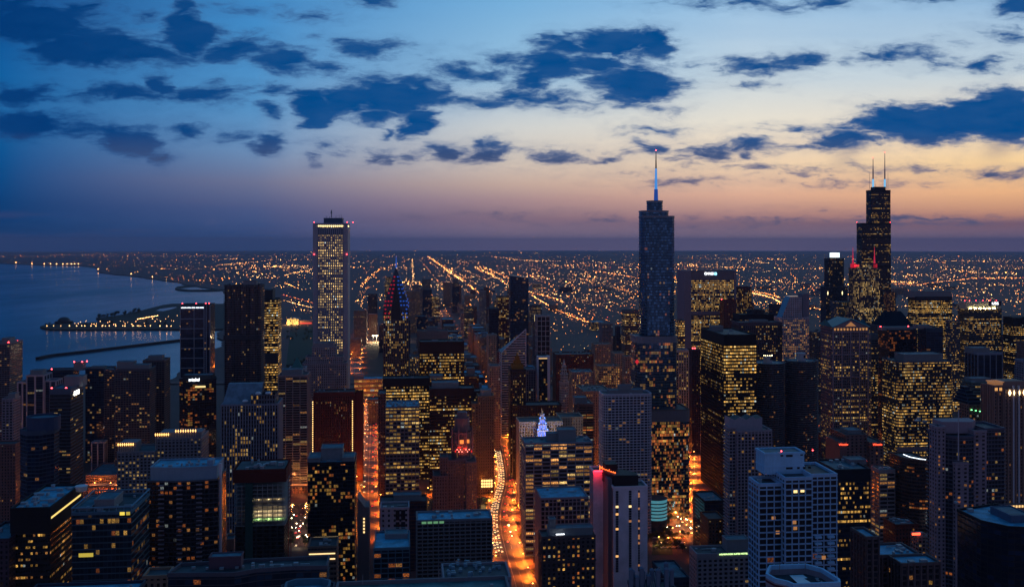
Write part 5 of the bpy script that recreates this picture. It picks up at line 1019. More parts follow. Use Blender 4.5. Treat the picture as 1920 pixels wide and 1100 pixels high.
for k in range(26):
    x = px1(r.uniform(838, 945)); y = r.uniform(3, 33); w = r.uniform(1, 2.2); m = MB(); m.box(x, x + w * 1.4, y, y + w, t.z - 1.3, t.z + r.uniform(-.2, 1.)); m.box(x + .2, x + w * 1.2, y + .2, y + w * .8, t.z + 1, t.z + 1.15); m.build('air_handler', plain('blue_unit', (.16, .3, .4), .5), t.e)
t = T(OB, 'white square-windowed block with a row of amber lights in the attic behind', 713, 767, 951, 850, 20, s_white.var('punched_white', wall=(.42, .38, .44), bay=5.3, fl=4.6, ww=.36, wh=.5, lit=.03, pier=None, band=None), clutter=3)
for a, b2 in ((742, 749), (752, 760)):
    for y0, y1 in ((956, 975), (978, 998)):
        m = MB(); m.box(px1(a), px1(b2), -.15, .2, t.zy(y1), t.zy(y0)); m.build('tall_window', dkw, t.e)
t = T(OB, 'dark block with amber lit loft windows and a blue roof parapet behind the white block', 712, 800, 940, 930, 24, s_navy.var('amber_loft', wall=(.03, .02, .02), lit=.05), pents=[(738, 790, 928, 8, 12)])
t.windows(t.st, t.x0, t.x1, 0, t.z - t.crown, 30)
for k in range(9):
    a = px1(722.5 + 4.1 * k); m = MB(); m.box(a - .75, a + .75, -.5, -.2, t.zy(949), t.zy(943.5)); m.build('loft_window', glow('loft_amber', (1, .5, .12), 1.5), t.e)
t = T(OB, 'blue roofed glass loft building with a railed rooftop terrace', 701, 768, 1026, 690, 40, s_glass.var('loft_glass', wall=(.06, .12, .17), glass=(.012, .02, .035), bay=4.6, fl=3.6, lit=.3, cl=.9, ca=ORG, cb=WARM, frame=(.08, .16, .22), pier=(.5, .3), roof='light'), pents=[(722, 764, 1001, 24, 12)])
t.windows(t.st, t.x0, t.x1, 0, t.z - t.crown, 60)
m = MB()
for k in range(15):
    a = px1(701 + 4.7 * k); m.box(a - .1, a + .1, 38, 38.2, t.z, t.z + 3)
m.box(t.x0, t.x1, 38, 38.2, t.z + 3, t.z + 3.2); m.build('roof_railing', plain('rail_blue', (.2, .36, .45)), t.e)
t = T(AT, 'near-black glass tower with blue roof ledges, scattered yellow rooms, mid foreground', 577, 665, 866, 820, 34, s_navy.var('near_black', wall=(.006, .008, .016), glass=(.006, .01, .02), lit=.27, cl=1.3, bay=1.9, fl=3.1, ca=YEL, cb=ORG, st=2.2, band=None, roof='light'), pents=[(602, 642, 840, 10, 18), (577, 600, 858, 2, 24), (642, 664, 858, 2, 20)], clutter=3)
t.windows(t.st, t.x0, t.x1, 0, t.z - t.crown, 100)
m = MB(); m.box(px1(588), px1(634), -1.2, -.4, t.zy(1008), t.zy(1005)); m.build('podium_light', glow('podium_gold', (1, .68, .3), 1.5), t.e)
t = T(OB, 'brown podium block with two bands of cream light at the foot of the near-black tower', 577, 631, 1023, 740, 22, s_bandd.var('podium_brown', wall=(.14, .10, .09), lit=.1, frame=(.16, .12, .1)), clutter=6)
for y in (1037, 1047): m = MB(); m.box(t.x0 + 1, t.x1 - 1, -.6, -.3, t.zy(y + 1.2), t.zy(y - 1)); m.build('light_band', glow('podium_gold', (1, .68, .3), 1.5), t.e)
t = Tower(OB, 'grey wedge-topped wall block with a vertical row of small lit windows', 'block', 670, 692, 950, 830, 24)
m = MB(); a, b2 = t.x0, t.x1; c = px1(684); zt = t.z; m.prism([(a, 0), (b2, 0), (b2, 22), (a, 22)], 0, zt); m.face([(a, 0, zt), (c, 0, zt), (a, 0, t.zy(931))]); m.face([(c, 0, zt), (c, 22, zt), (a, 22, t.zy(931)), (a, 0, t.zy(931))]); m.face([(c, 0, zt), (b2, 0, zt), (b2, 22, zt), (c, 22, zt)]); m.face([(a, 22, zt), (a, 0, zt), (a, 0, t.zy(931)), (a, 22, t.zy(931))]); m.build('plaster_wall', plain('wedge_grey', (.17, .14, .15)), t.e)
for k in range(5): z = t.zy(972 + 6.2 * k); a = px1(682.5); m = MB(); m.box(a - .7, a + .7, -.2, .1, z - .8, z + .8); m.build('lit_window', litw[1], t.e)
# under construction
t = Tower(AT, 'half-built tower with a rust red wrapped top and glowing open floors', 'construction site', 441, 533, 905, 740, 30)
sk = s_resid.var('site_lower', wall=(.01, .012, .012), glass=(.006, .008, .008), lit=.03, bay=5, band=(.4, .2), frame=(.03, .035, .03)); t.body(sk, z1=t.zy(984), roof=False)
slab = plain('slab_concrete', (.3, .3, .3)); nfl = 10
for k in range(nfl + 1):
    z = t.zy(984 - 7.4 * k); m = MB(); m.prism(offset(rect(t.x0, t.x1, 0, t.D), .8), z - .3, z, cap=True); m.build('floor_slab', slab, t.e)
m = MB()
for k in range(10):
    for j in range(4):
        x = t.x0 + 1 + k * (t.x1 - t.x0 - 2) / 9; y = .6 + j * (t.D - 1.2) / 3; m.box(x - .25, x + .25, y - .25, y + .25, t.zy(984), t.zy(908))
m.build('column_frame', slab, t.e)
m = MB(); m.box(px1(460), px1(474), -1.2, 6, 0, t.zy(905)); m.build('hoist_screen', plain('net_green', (.02, .07, .06)), t.e)
m = MB(); m.box(px1(475), px1(530), 14, 15, t.zy(984), t.zy(925)); m.build('core_wall', slab, t.e)
m = MB(); m.prism(offset(rect(t.x0, t.x1, 0, t.D), 1.6), t.zy(903), t.zy(878)); m.ring(offset(rect(t.x0, t.x1, 0, t.D), 1.9), offset(rect(t.x0, t.x1, 0, t.D), 1.), t.zy(887.5), t.zy(885)); m.build('red_wrap', plain('rust_wrap', (.10, .015, .01), .8), t.e)
m = MB(); m.face([(p[0], p[1], t.zy(880)) for p in rect(t.x0, t.x1, 0, t.D)]); m.build('deck', rmat('dark'), t.e)
t.clutter(16, 21, z=t.zy(880)); 
for k in range(5):
    m = MB(); z = t.zy(980 - 9 * k - 4)
    for j in range(3):
        x = px1(482 + j * 19); l = bpy.data.lights.new('work_light', 'POINT'); l.energy = 700 if k < 4 else 300; l.color = (1, .72, .35) if k > 0 else (.6, 1, .3); l.shadow_soft_size = .4; ol = bpy.data.objects.new('work_light', l); COL.objects.link(ol); ol.parent = t.e; ol.location = (x, 6, z + .6)
m = MB(); a = px1(543)
for s_ in (-1, 1):
    for q in (-1, 1): m.tube((a + s_, q, 0), (a + s_, q, t.zy(858)), .16, .16, 4)
for k in range(44):
    z = k * 3.; 
    if z + 3 < t.zy(858): m.tube((a - 1, -1, z), (a + 1, -1, z + 3), .1, .1, 4); m.tube((a + 1, -1, z), (a + 1, 1, z + 3), .1, .1, 4)
m.build('crane_mast_frame', plain('crane_red', (.16, .03, .03)), t.e)
# curved glass tower
t = Tower(AT, 'bowed black glass tower with a pale blue roof storey and a white edge pier', 'tower', 276, 409, 899, 720, 32)
n_ = 16; poly = [(t.x0 + (t.x1 - t.x0) * k / n_, -3.4 * sin(pi * k / n_)) for k in range(n_ + 1)] + [(t.x1, t.D), (t.x0, t.D)]
t.body(s_resid.var('bow_glass', wall=(.012, .013, .02), glass=(.008, .01, .016), frame=(.11, .10, .12), bay=2.4, fl=3.4, band=(.28, .35), lit=.24, cl=1., ca=ORG, cb=WARM, st=2.), poly, parapet=.4)
pb = plain('storey_blue', (.22, .32, .42), .7); m = MB(); q = [(p[0] * .94, p[1] + 3) for p in poly[:n_ + 1]] + [(t.x1 * .94, t.D - 3), (t.x0 * .94, t.D - 3)]
m.prism(q, t.z - 1, t.zy(876)); m.ring(offset(q, .3), offset(q, -.6), t.zy(877.5), t.zy(875)); m.build('roof_storey', pb, t.e)
m = MB(); m.face([(p[0], p[1], t.zy(878)) for p in offset(q, -.5)]); m.build('roof', rmat('light'), t.e)
m = MB(); m.box(px1(384), px1(395), 8, 16, t.zy(878), t.zy(868)); m.build('stair_head', pb, t.e); t.clutter(10, 6, z=t.zy(878), y0=5, y1=26, big=.7)
m = MB(); m.box(t.x1 + .2, t.x1 + 1.8, 3, 5, 0, t.zy(872)); m.build('edge_pier', plain('white_edge', (.6, .6, .66)), t.e)
r = random.Random(2)
for k in range(18):
    for x in (304, 339, 375):
        z = t.zy(906 + 8.4 * k); a = px1(x); m = MB(); m.box(a - 2., a + 2., -5.1 if x == 339 else -4., -2.4 if x == 339 else -1, z - .55, z + .1); m.build('balcony', plain('balcony_mauve', (.3, .24, .28)), t.e)
# crown lantern block
t = Tower(HT, 'wide concrete gridded block with rows of glowing uplights at its two crowns', 'hotel', 220, 290, 846, 1000, 36)
st = s_conc.var('crowned_grid', wall=(.2, .2, .23), frame=(.22, .22, .25), bay=3.6, fl=3.2, ww=.55, wh=.55, lit=.28, pier=(1.1, .3), band=(1.1, .25), ca=PALE); t.body(st)
t.body(st, rect(px1(290.5), px1(374), 8, 44), z1=t.zy(825), part='tall_wing')
for x0_, n_, y, off in ((222, 8, 829, 3), (330, 9, 806, 12), (292, 7, 812, 14)):
    for k in range(n_):
        a = t.px(x0_ + k * (4. if x0_ < 300 else 4.6), off)[0]; z = t.zy(y + 3, off)
        m = MB(); m.tube((a, off, t.z - 2), (a, off, z + 1.6), .5, .4, 6); m.build('crown_post', plain('cream_stone', (.42, .38, .36)), t.e)
        m = MB(); m.octa((a, off - .8, z), .75, .5, 1.7); m.build('uplight', glow('crown_uplight', (1, .5, .14), 3.2), t.e)
m = MB(); m.prism(rect(px1(222), px1(254), 4, 22), t.z - 1, t.zy(829, 4), cap=True); m.prism(rect(px1(292), px1(372), 15, 34), t.z - 1, t.zy(812, 14), cap=True); m.build('crown_house', plain('frame_crowned_grid', (.22, .22, .25)), t.e)
# left foreground
t = T(OT, 'black slab with a wide blue machinery roof and a yellow lit strip down its side', 20, 94, 951, 650, 60, s_black.var('wide_roof', lit=.34, fv=1.0, cl=1.4, bay=1.5, fl=3.9, wh=.4, ca=YEL, cb=WARM, st=2., pier=None, roof='light'), crown=16, clutter=30)
t.windows(t.st, t.x0, t.x1, 0, t.z - t.crown, 100)
m = MB(); m.box(t.x1 - .2, t.x1 + .35, 1, 58, t.zy(974), t.zy(970)); m.build('strip_window', glow('strip_yellow', (1, .72, .2), 1.1), t.e)
m = MB(); a = px1(110); m.prism(ngon(a, 44, 3.4, 14), t.z - 1, t.z + 2.6, top=ngon(a, 44, 4.2, 14), cap=True); m.build('satellite_dish', plain('dish_white', (.6, .65, .7), .4), t.e)
t = T(OT, 'black glass office block with an open steel roof rim and a yellow corner window', 135, 246, 959, 640, 44, s_glass.var('rim_glass', wall=(.02, .04, .06), glass=(.012, .03, .05), bay=2.5, fl=3.9, lit=.2, fv=.6, cl=1.4, ca=YEL, cb=ORG, st=1.8, band=(.3, .15), frame=(.06, .14, .2), split=1), pents=[(177, 214, 936, 12, 20), (142, 170, 950, 8, 30)], clutter=10)
t.windows(t.st, t.x0, t.x1, 0, t.z - t.crown, 100)
m = MB()
m.ring(offset(t.poly, .5), offset(t.poly, -.4), t.z + 2.6, t.z + 3.2)
for k in range(9):
    x = t.x0 + (t.x1 - t.x0) * k / 8; m.box(x - .2, x + .2, -.2, .2, t.z, t.z + 2.6); m.box(x - .2, x + .2, t.D - .2, t.D + .2, t.z, t.z + 2.6)
m.build('roof_rim_frame', plain('rim_steel', (.12, .24, .34), .5), t.e)
for a, b2, q in ((225, 234, 1.), (237, 244, .5)): m = MB(); m.box(px1(a), px1(b2), -.5, -.2, t.zy(966), t.zy(960)); m.build('lit_window', glow('corner_yellow%d' % (q * 2), (1, .75, .1), q), t.e)
m = MB(); m.box(px1(148), px1(175), -.5, -.2, t.zy(1042), t.zy(1035)); m.build('lit_window', glow('corner_yellow1', (1, .75, .1), .5), t.e)
t = T(OT, 'black banded tower with a white glowing sign panel and four red roof beacons', 93, 132, 728, 1050, 40, s_bandd.var('banded_black', wall=(.008, .01, .016), frame=(.09, .11, .16), bay=4, fl=3.6, band=(.5, .35), lit=.16, ca=PALE, cb=WARM, roof='mid'), crown=6, pents=[(120, 155, 706, 24, 14)], beacons=[(97, 728, 1), (124, 728, 1)])
t.windows(t.st, t.x0, t.x1, 0, t.z - t.crown, 80)
t.beacon(127, 716, 30); t.beacon(155, 715, 38)
m = MB(); m.box(t.x1 + .3, t.x1 + .7, 10, 26, t.zy(741, 14), t.zy(733, 14)); m.build('sign_panel', glow('panel_white', (1, .95, .85), 4.), t.e)
t = Tower(OT, 'low navy tower with a round stepped top storey beside the black banded tower', 'tower', 30, 94, 808, 950, 34)
poly = rect(t.x0, t.x1, 0, 34, 10, 1); t.body(s_navy.var('round_top', lit=.12, bay=4, band=(.5, .2), frame=(.05, .08, .13), split=2), poly, crown=4)
c = px1(70); q = [(c + 15 * cos(2 * pi * k / 20), 16 + 13 * sin(2 * pi * k / 20)) for k in range(20)]
m = MB(); m.prism(q, t.z - 1, t.zy(786)); m.ring(offset(q, .3), offset(q, -.5), t.zy(787), t.zy(784.5)); m.build('round_storey', plain('navy_metal', (.03, .06, .13), .5), t.e)
m = MB(); m.face([(p[0], p[1], t.zy(788)) for p in offset(q, -.3)]); m.build('roof', rmat('mid'), t.e)
T(OB, 'salmon-walled low block at the left picture edge lit by street lamps', -20, 29, 832, 1120, 20, s_brick.var('salmon', wall=(.2, .09, .08), lit=.1))
t = T(OB, 'low block with four white columns and blue roof units in front of the dark slab', 172, 195, 828, 1370, 14, s_navy.var('columned', bay=9, pier=(1.6, .9), frame=(.34, .34, .4), band=None, lit=.2, split=3, roof='mid'), clutter=10)
t = T(OB, 'flat mauve roof shed above the elevated orange lit road', 160, 222, 890, 1290, 70, s_bandd.var('mauve_shed', wall=(.16, .11, .12), lit=.05, roof='mid'), clutter=2)
# bottom roofs
t = Tower(OB, 'long bent mid-rise with dark roof and faint blue windows along the bottom', 'block', 315, 612, 1068, 540, 20)
w_ = t.x1 - t.x0; poly = [(t.x0, 0), (t.x0 + w_ * .42, -3), (t.x0 + w_ * .55, 2), (t.x0 + w_ * .8, 4), (t.x1, 3), (t.x1, 20), (t.x0 + w_ * .5, 19), (t.x0 + 3, 16)]
t.body(s_navy.var('bent_mid', wall=(.012, .012, .02), glass=(.02, .05, .09), lit=.1, bay=4.4, fl=3.4, ca=WARM, cb=ORG, band=(.25, .3), frame=(.10, .10, .13), roof='dark'), poly, parapet=1.6); t.pent(392, 452, 1042, 8, 8, mat=plain('mauve_box', (.11, .07, .1))); t.clutter(22, 6, x0=t.x0 + 8, x1=t.x1 - 8, y0=4, y1=17, big=.6)
t = Tower(OB, 'eight-sided blue roof terrace at the bottom centre-left edge', 'block', 522, 624, 1116, 400, 24)
q = [(-11, 3), (-6, -1), (6, -1), (11, 3), (11, 12), (6, 16), (-6, 16), (-11, 12)]; q = [(p[0] * (t.x1 - t.x0) / 22, p[1]) for p in q]
t.body(s_navy.var('oct_roof', lit=0, roof='light'), q, z1=t.zy(1113)); m = MB(); m.ring(offset(q, -1.6), offset(q, -2.4), t.z - 1, t.z + 2.2); m.build('screen_wall', plain('louver_teal', (.08, .2, .28)), t.e); t.clutter(4, 2, y0=2, y1=14, big=.6)
t = Tower(OB, 'flat blue-grey roof with a low parapet running along the bottom edge', 'block', 625, 960, 1126, 350, 20)
t.body(s_beige.var('edge_roof', wall=(.14, .15, .18), lit=0, roof='teal'), [(t.x0, 3), (t.x0 + 12, 3), (t.x0 + 12, 0), (t.x0 + 36, 0), (t.x0 + 36, 2), (t.x1, 1), (t.x1, 22), (t.x0, 22)], z1=t.zy(1124)); t.clutter(3, 4, z=t.z, y0=3, y1=16, big=.5); t.rod(823, 1090, 1066, .12, .1, off=12); t.rod(680, 1090, 1072, .15, .1, off=12)
t = Tower(OB, 'blue flat roof crossing the bottom left corner below the black glass block', 'block', 30, 245, 1127, 470, 26)
t.body(s_navy.var('corner_roof', lit=0, roof='light'), z1=t.zy(1127)); t.clutter(3, 4, z=t.zy(1127) - 1, big=.6)
T(OB, 'dim brick block under the left edge beside the black slab with the wide roof', -40, 17, 1010, 640, 40, s_brick.var('edge_brick', wall=(.05, .03, .05), lit=.05, roof='mid'), clutter=4)
T(OB, 'beige low strip building glimpsed between the bottom towers', 268, 314, 1078, 560, 14, s_beige.var('strip_low', wall=(.32, .2, .14), lit=.05))
T(OB, 'pinkish blank stair block between the bowed tower and the half-built tower', 420, 438, 1010, 780, 14, s_beige.var('blank_pink', wall=(.3, .22, .2), lit=0), crown=8)
# street level blocks right of the white hotel
t = Tower(OB, 'small round glass building ringed with cyan lit floors', 'block', 1223, 1246, 940, 1010, 22)
for k in range(6):
    z = t.zy(976 - 6.4 * k); m = MB(); m.prism(ngon(0, 12, 12.5, 24), z, z + 3.2); m.build('glass_storey', glow('cyan_storey', (.13, .5, .62), .4), t.e)
    m = MB(); m.ring(ngon(0, 12, 13.1, 24), ngon(0, 12, 11.8, 24), z - .9, z + .1); m.build('floor_ring', plain('dark_louver', (.03, .04, .055)), t.e)
m = MB(); m.prism(ngon(0, 12, 12.5, 24), -1, t.zy(976)); m.build('base_wall', plain('dark_louver', (.03, .04, .055)), t.e)
m = MB(); m.face([(p[0], p[1], t.zy(938)) for p in ngon(0, 12, 12.9, 24)]); m.build('roof', rmat('dark'), t.e)
T(OB, 'black low block with an orange-lit roof corner beside the winding street', 1299, 1359, 938, 940, 40, s_navy.var('low_black', wall=(.01, .01, .012), lit=.04, roof='mid'), clutter=6)
t = T(OB, 'brick warehouse with a row of lit attic windows over the winding street', 1312, 1360, 972, 880, 26, s_brick.var('warehouse', wall=(.15, .06, .03), lit=.2, ca=PALE))
t.windows(t.st, t.x0, t.x1, 0, t.z - t.crown, 40)
t = T(OB, 'wide blue car park roof with parked cars between the hotels', 1222, 1292, 1082, 760, 50, s_navy.var('carpark', lit=0, roof='mid'), crown=3)
CARPARK = t
# ---------------------------------------------------------------- ground, lake, shore
asph = plain('asphalt', (.05, .042, .042), .6, noise=.8, scale=.09)
def city_mat():
    m, N, b = bsdf('city_ground'); t = N.n.new('ShaderNodeTexCoord'); p = t.outputs['Object']
    f = N.noise(p, .0006, 6, .6); g = N.noise(p, .01, 4, .7)
    k = N.mr(N.math('ADD', f, N.math('MULTIPLY', g, .6)), .5, 1.1, .5, 1.3)
    N.l.new(N.vm('MULTIPLY', (.11, .055, .05), N.comb(k, k, k)), b.inputs['Base Color']); b.inputs['Roughness'].default_value = .9  # red in the base colour stands in for sodium street light
    return m
def water_mat():
    m, N, b = bsdf('lake_water'); t = N.n.new('ShaderNodeTexCoord'); p = t.outputs['Object']
    b.inputs['Base Color'].default_value = (.004, .02, .045, 1); N.l.new(N.mr(N.noise(N.vm('MULTIPLY', p, (1., .35, 1.)), .0016, 4, .6), .35, .7, .06, .26), b.inputs['Roughness']); b.inputs['IOR'].default_value = 1.33
    f = N.noise(N.vm('MULTIPLY', p, (1., .5, 1.)), .05, 4, .7)
    bp_ = N.n.new('ShaderNodeBump'); bp_.inputs['Strength'].default_value = .35; bp_.inputs['Distance'].default_value = 2.; N.l.new(f, bp_.inputs['Height']); N.l.new(bp_.outputs[0], b.inputs['Normal'])
    return m
def shore_x(Y):
    if Y < SH[0][0]: return -40000.
    for (y0, x0), (y1, x1) in zip(SH, SH[1:]):
        if y0 <= Y <= y1:
            k = (Y - y0) / (y1 - y0); return x0 + (x1 - x0) * k + 12 * sin(Y * .011) + 7 * sin(Y * .037)
    return -60000.
shp = [(318, 722), (332, 700), (345, 690), (405, 660), (412, 640), (416, 600), (424, 565), (428, 552), (418, 544), (385, 539), (350, 534), (335, 529), (300, 525), (268, 520), (250, 517.5), (225, 515), (190, 511), (182, 508), (186, 503.5), (168, 500), (148, 497.5), (90, 497), (30, 494.5), (-30, 491.5), (-90, 489)]
SH = []
for x, y in shp:
    g = ground(x, y); SH.append((g.y, g.x))
rows = [-400, 0, 300, 600, 900, 1200, 1500, 1800, 2050]
y = SH[0][0] - 1; rows.append(y)
while y < 68000: y = y * 1.012 + 4 if y < 17500 else y * 1.06; rows.append(y)
m = MB(); NC = 24
for r_ in rows:
    xs_ = shore_x(r_); x1 = r_ * .7 + 4000
    if r_ > 17000: xs_ = -r_ * .75
    for k in range(NC + 1):
        x = xs_ + (x1 - xs_) * (k / NC) ** 1.; m.v.append((x, r_, gz(x, r_)))
for i in range(len(rows) - 1):
    for k in range(NC):
        a = i * (NC + 1) + k; m.f.append((a, a + 1, a + NC + 2, a + NC + 1)); m.u.extend([(.02, .02)] * 4); m.m.append(0)
tag(m.build('ground', city_mat(), smooth=True), kind='structure')
m = MB(); ys_ = [300, 1000, 2000, 3000, 4500, 6500, 9000, 12000, 16000, 21000, 28000, 40000, 60000, 68000]
for r_ in ys_:
    for k in range(13): x = -r_ * .9 - 1500 + k / 12 * (r_ * .9 + 1500 + 200); m.v.append((x, r_, gz(x, r_) - 2.5 - r_ * .0002))
for i in range(len(ys_) - 1):
    for k in range(12): a = i * 13 + k; m.f.append((a, a + 1, a + 14, a + 13)); m.u.extend([(.02, .02)] * 4); m.m.append(0)
WAT = water_mat(); tag(m.build('lake', WAT, smooth=True), kind='structure')
def flat(name, pts, z, mat, kind='structure', th=0.):
    """a sheet on the ground from survey pixels; th gives it a bank"""
    q = [ground(x, y) for x, y in pts]; m = MB(); top = [(p.x, p.y, gz(p.x, p.y) + z) for p in q]
    ar = sum(top[i][0] * top[(i + 1) % len(top)][1] - top[(i + 1) % len(top)][0] * top[i][1] for i in range(len(top)))
    if ar < 0: top.reverse()
    m.face(top)
    if th:
        for i in range(len(top)):
            a, b2 = top[i], top[(i + 1) % len(top)]; m.face([(a[0], a[1], a[2] - th), (b2[0], b2[1], b2[2] - th), b2, a])
    return tag(m.build(name, mat), kind=kind)
isl = plain('park_soil', (.03, .035, .025), .9, noise=.5, scale=.01)
rr = random.Random(4)
flat('peninsula', [(75, 612), (84, 609.5), (96, 608), (108, 606), (130, 606.5), (150, 606), (175, 604.5), (200, 603.5), (228, 600), (205, 601.5), (184, 599.5), (180, 597), (195, 594.5), (215, 592.5), (240, 588), (262, 583), (285, 577), (305, 572), (322, 569.5), (350, 569), (430, 570), (430, 612), (430, 617), (335, 617), (250, 617.5), (150, 618), (95, 617.5), (80, 615)], 1.5, isl, th=5)
flat('lagoon', [(292, 583), (300, 579.5), (322, 576.5), (333, 576), (322, 580), (306, 584)], 1.8, WAT)
flat('harbour_hook', [(328, 541), (332, 537.5), (345, 535.8), (370, 535.5), (350, 537), (336, 539.2), (338, 541), (355, 543.2), (395, 542.8), (425, 541.5), (425, 543.4), (390, 545), (350, 545), (334, 543.5)], 2., isl, th=5)
def wall_line(name, pts, w, h, mat, label, cat):
    q = [ground(x, y) for x, y in pts]; m = MB(); L = []; R = []
    for i, p in enumerate(q):
        d = (q[min(i + 1, len(q) - 1)] - q[max(i - 1, 0)]).normalized(); n = Vector((-d.y, d.x, 0)); L.append(p + n * w / 2); R.append(p - n * w / 2)
    for i in range(len(q) - 1):
        for a, b2 in ((L, R),):
            z = Vector((0, 0, h)); lo_ = Vector((0, 0, -4))
            m.face([R[i] + z, R[i + 1] + z, L[i + 1] + z, L[i] + z]); m.face([L[i] + z, L[i + 1] + z, L[i + 1] + lo_, L[i] + lo_]); m.face([R[i] + lo_, R[i + 1] + lo_, R[i + 1] + z, R[i] + z])
    return tag(m.build(name, mat), label, cat)
wall_line('breakwater', [(70, 671), (84, 667.5), (98, 665), (160, 658), (240, 648.5), (345, 636)], 10, 2.2, plain('wet_stone', (.02, .022, .028), .9), 'long thin dark stone breakwater lying in the lake before the peninsula', 'breakwater')
# domed planetarium on the tip
g = ground(120, 606); e_ = empty('planetarium', g, TH); tag(e_, 'small dark domed planetarium at the tip of the peninsula', 'planetarium')
m = MB()
for k in range(6): m.prism(ngon(0, 0, 24 * cos(radians(15 * k)), 20), 8 + 17 * sin(radians(15 * k)), 8 + 17 * sin(radians(15 * (k + 1))), top=ngon(0, 0, max(24 * cos(radians(15 * (k + 1))), .1), 20))
m.build('dome', plain('dome_copper', (.03, .04, .05), .6), e_, smooth=True); m = MB(); m.prism(ngon(0, 0, 34, 12), -1, 8, cap=True); m.build('base_wall', plain('wet_stone', (.02, .022, .028), .9), e_)

# ---------------------------------------------------------------- streets
def ribbon(name, pts, w, z, mat, kind='structure'):
    m = MB(); q = pts; L = []; R = []
    for i, p in enumerate(q):
        d = (q[min(i + 1, len(q) - 1)] - q[max(i - 1, 0)]); d = Vector((d.x, d.y, 0)).normalized(); n = Vector((-d.y, d.x, 0))
        L.append(p + n * w / 2 + Vector((0, 0, z))); R.append(p - n * w / 2 + Vector((0, 0, z)))
    for i in range(len(q) - 1): m.face([R[i], R[i + 1], L[i + 1], L[i]])
    return tag(m.build(name, mat), kind=kind)
def smooth(pts, n=6):
    out = []
    for i in range(len(pts) - 1):
        p0, p1, p2, p3 = pts[max(i - 1, 0)], pts[i], pts[i + 1], pts[min(i + 2, len(pts) - 1)]
        for k in range(n):
            u = k / n; out.append(.5 * ((2 * p1) + (p2 - p0) * u + (2 * p0 - 5 * p1 + 4 * p2 - p3) * u * u + (3 * p1 - p0 - 3 * p2 + p3) * u ** 3))
    return out + [pts[-1]]
def g3(p): return Vector((p.x, p.y, gz(p.x, p.y)))
AV = smooth([g3(ground(x, y)) for x, y in ((982, 1180), (968, 1100), (952, 1045), (941, 1000), (938, 965), (943, 935), (950, 905), (948, 875), (942, 845), (936, 810), (931, 780), (921, 750), (905, 720), (890, 700), (868, 660), (850, 625), (838, 600), (828, 580))])
BL = smooth([g3(ground(x, y)) for x, y in ((690, 1010), (690, 950), (691, 900), (693, 850), (695, 800), (696, 760), (695, 735))])
CD = smooth([g3(ground(x, y)) for x, y in ((664, 700), (668, 670), (676, 635), (690, 611), (694, 604))])
WD = smooth([g3(ground(x, y)) for x, y in ((1345, 1050), (1318, 1018), (1300, 992), (1282, 972), (1272, 950), (1280, 920), (1287, 890), (1288, 850), (1284, 800))])
walk = plain('pavement', (.13, .12, .12), .85, noise=.3)
line_m = plain('lane_paint', (.55, .5, .4), .6)
for nm, P_, w in (('avenue', AV, 27), ('boulevard', BL, 30), ('park_drive', CD, 26), ('winding_street', WD, 20)):
    ribbon(nm + '_pavement', P_, w + 9, .06, walk); ribbon(nm, P_, w, .12 + .02, asph)
    m = MB()
    for off in (-w / 4, -.2, .2, w / 4):
        for i in range(0, len(P_) - 1):
            if abs(off) > 1 and i % 2: continue
            d = (P_[i + 1] - P_[i]); d.z = 0; d.normalize(); n = Vector((-d.y, d.x, 0)); a, b2 = P_[i] + n * off, P_[i + 1] + n * off; s_ = n * .09; up_ = Vector((0, 0, .15))
            m.face([a - s_ + up_, b2 - s_ + up_, b2 + s_ + up_, a + s_ + up_])
    tag(m.build(nm + '_marking', line_m), kind='structure')
def cross(name, S, w0, w1, w, z=.1): 
    pts = [g3(WS(w0 + (w1 - w0) * k / 12, S)) for k in range(13)]; ribbon(name, pts, w, z, asph); return pts
X1 = cross('river_road', 1225, -760, 480, 22, .1); X2 = cross('cross_street', 1010, -700, 560, 16, .08)
X3 = cross('east_street', 1120, -760, 60, 24, .1)
ribbon('river', [g3(WS(-900 + 1500 * k / 12, 1160)) for k in range(13)], 55, .02, WAT)
m = MB()
for x0, y0, x1, y1 in ((540, 688, 590, 600), ): pass
flat('park_lawn', [(536, 690), (590, 690), (590, 612), (545, 612)], .05, plain('lawn', (.02, .045, .02), .9)); flat('ball_field', [(674, 700), (718, 700), (718, 640), (690, 640)], .05, plain('dry_lawn', (.09, .05, .03), .9))
# grade-separated road glowing at the far left
for (xa, ya, xb, yb, nm) in ((163, 905, 224, 905, 'viaduct'), (540, 905, 578, 905, 'viaduct'), (0, 905, 30, 905, 'viaduct')):
    g0, g1 = ground(xa, 925), ground(xb, 925); e_ = empty(nm, (g0 + g1) / 2, 0); L = (g1 - g0).length
    tag(e_, {163: 'two-level orange lit viaduct below the mauve shed', 540: 'two-level orange lit viaduct right of the half-built tower', 0: 'two-level orange lit viaduct below the salmon wall'}[xa], 'viaduct')
    m = MB(); m.box(-L / 2, L / 2, 0, 16, 8.4, 9.4); m.box(-L / 2, L / 2, -.4, 0, 8.4, 10.4); m.build('deck', plain('viaduct_concrete', (.2, .16, .14)), e_)
    for k in range(7): m = MB(); x = -L / 2 + 1 + (L - 2) * k / 6; m.box(x - .6, x + .6, 1, 2.2, -1, 8.4); m.build('column', plain('viaduct_concrete', (.2, .16, .14)), e_)
    for k in range(3):
        l = bpy.data.lights.new('deck_lamp', 'POINT'); l.energy = 11000; l.color = (1, .2, .05) if k % 2 else (1, .33, .08); l.shadow_soft_size = .5; o = bpy.data.objects.new('deck_lamp', l); COL.objects.link(o); o.parent = e_; o.location = (-L / 2 + L * (k + .5) / 3, 5, 7 if k == 1 else 17)
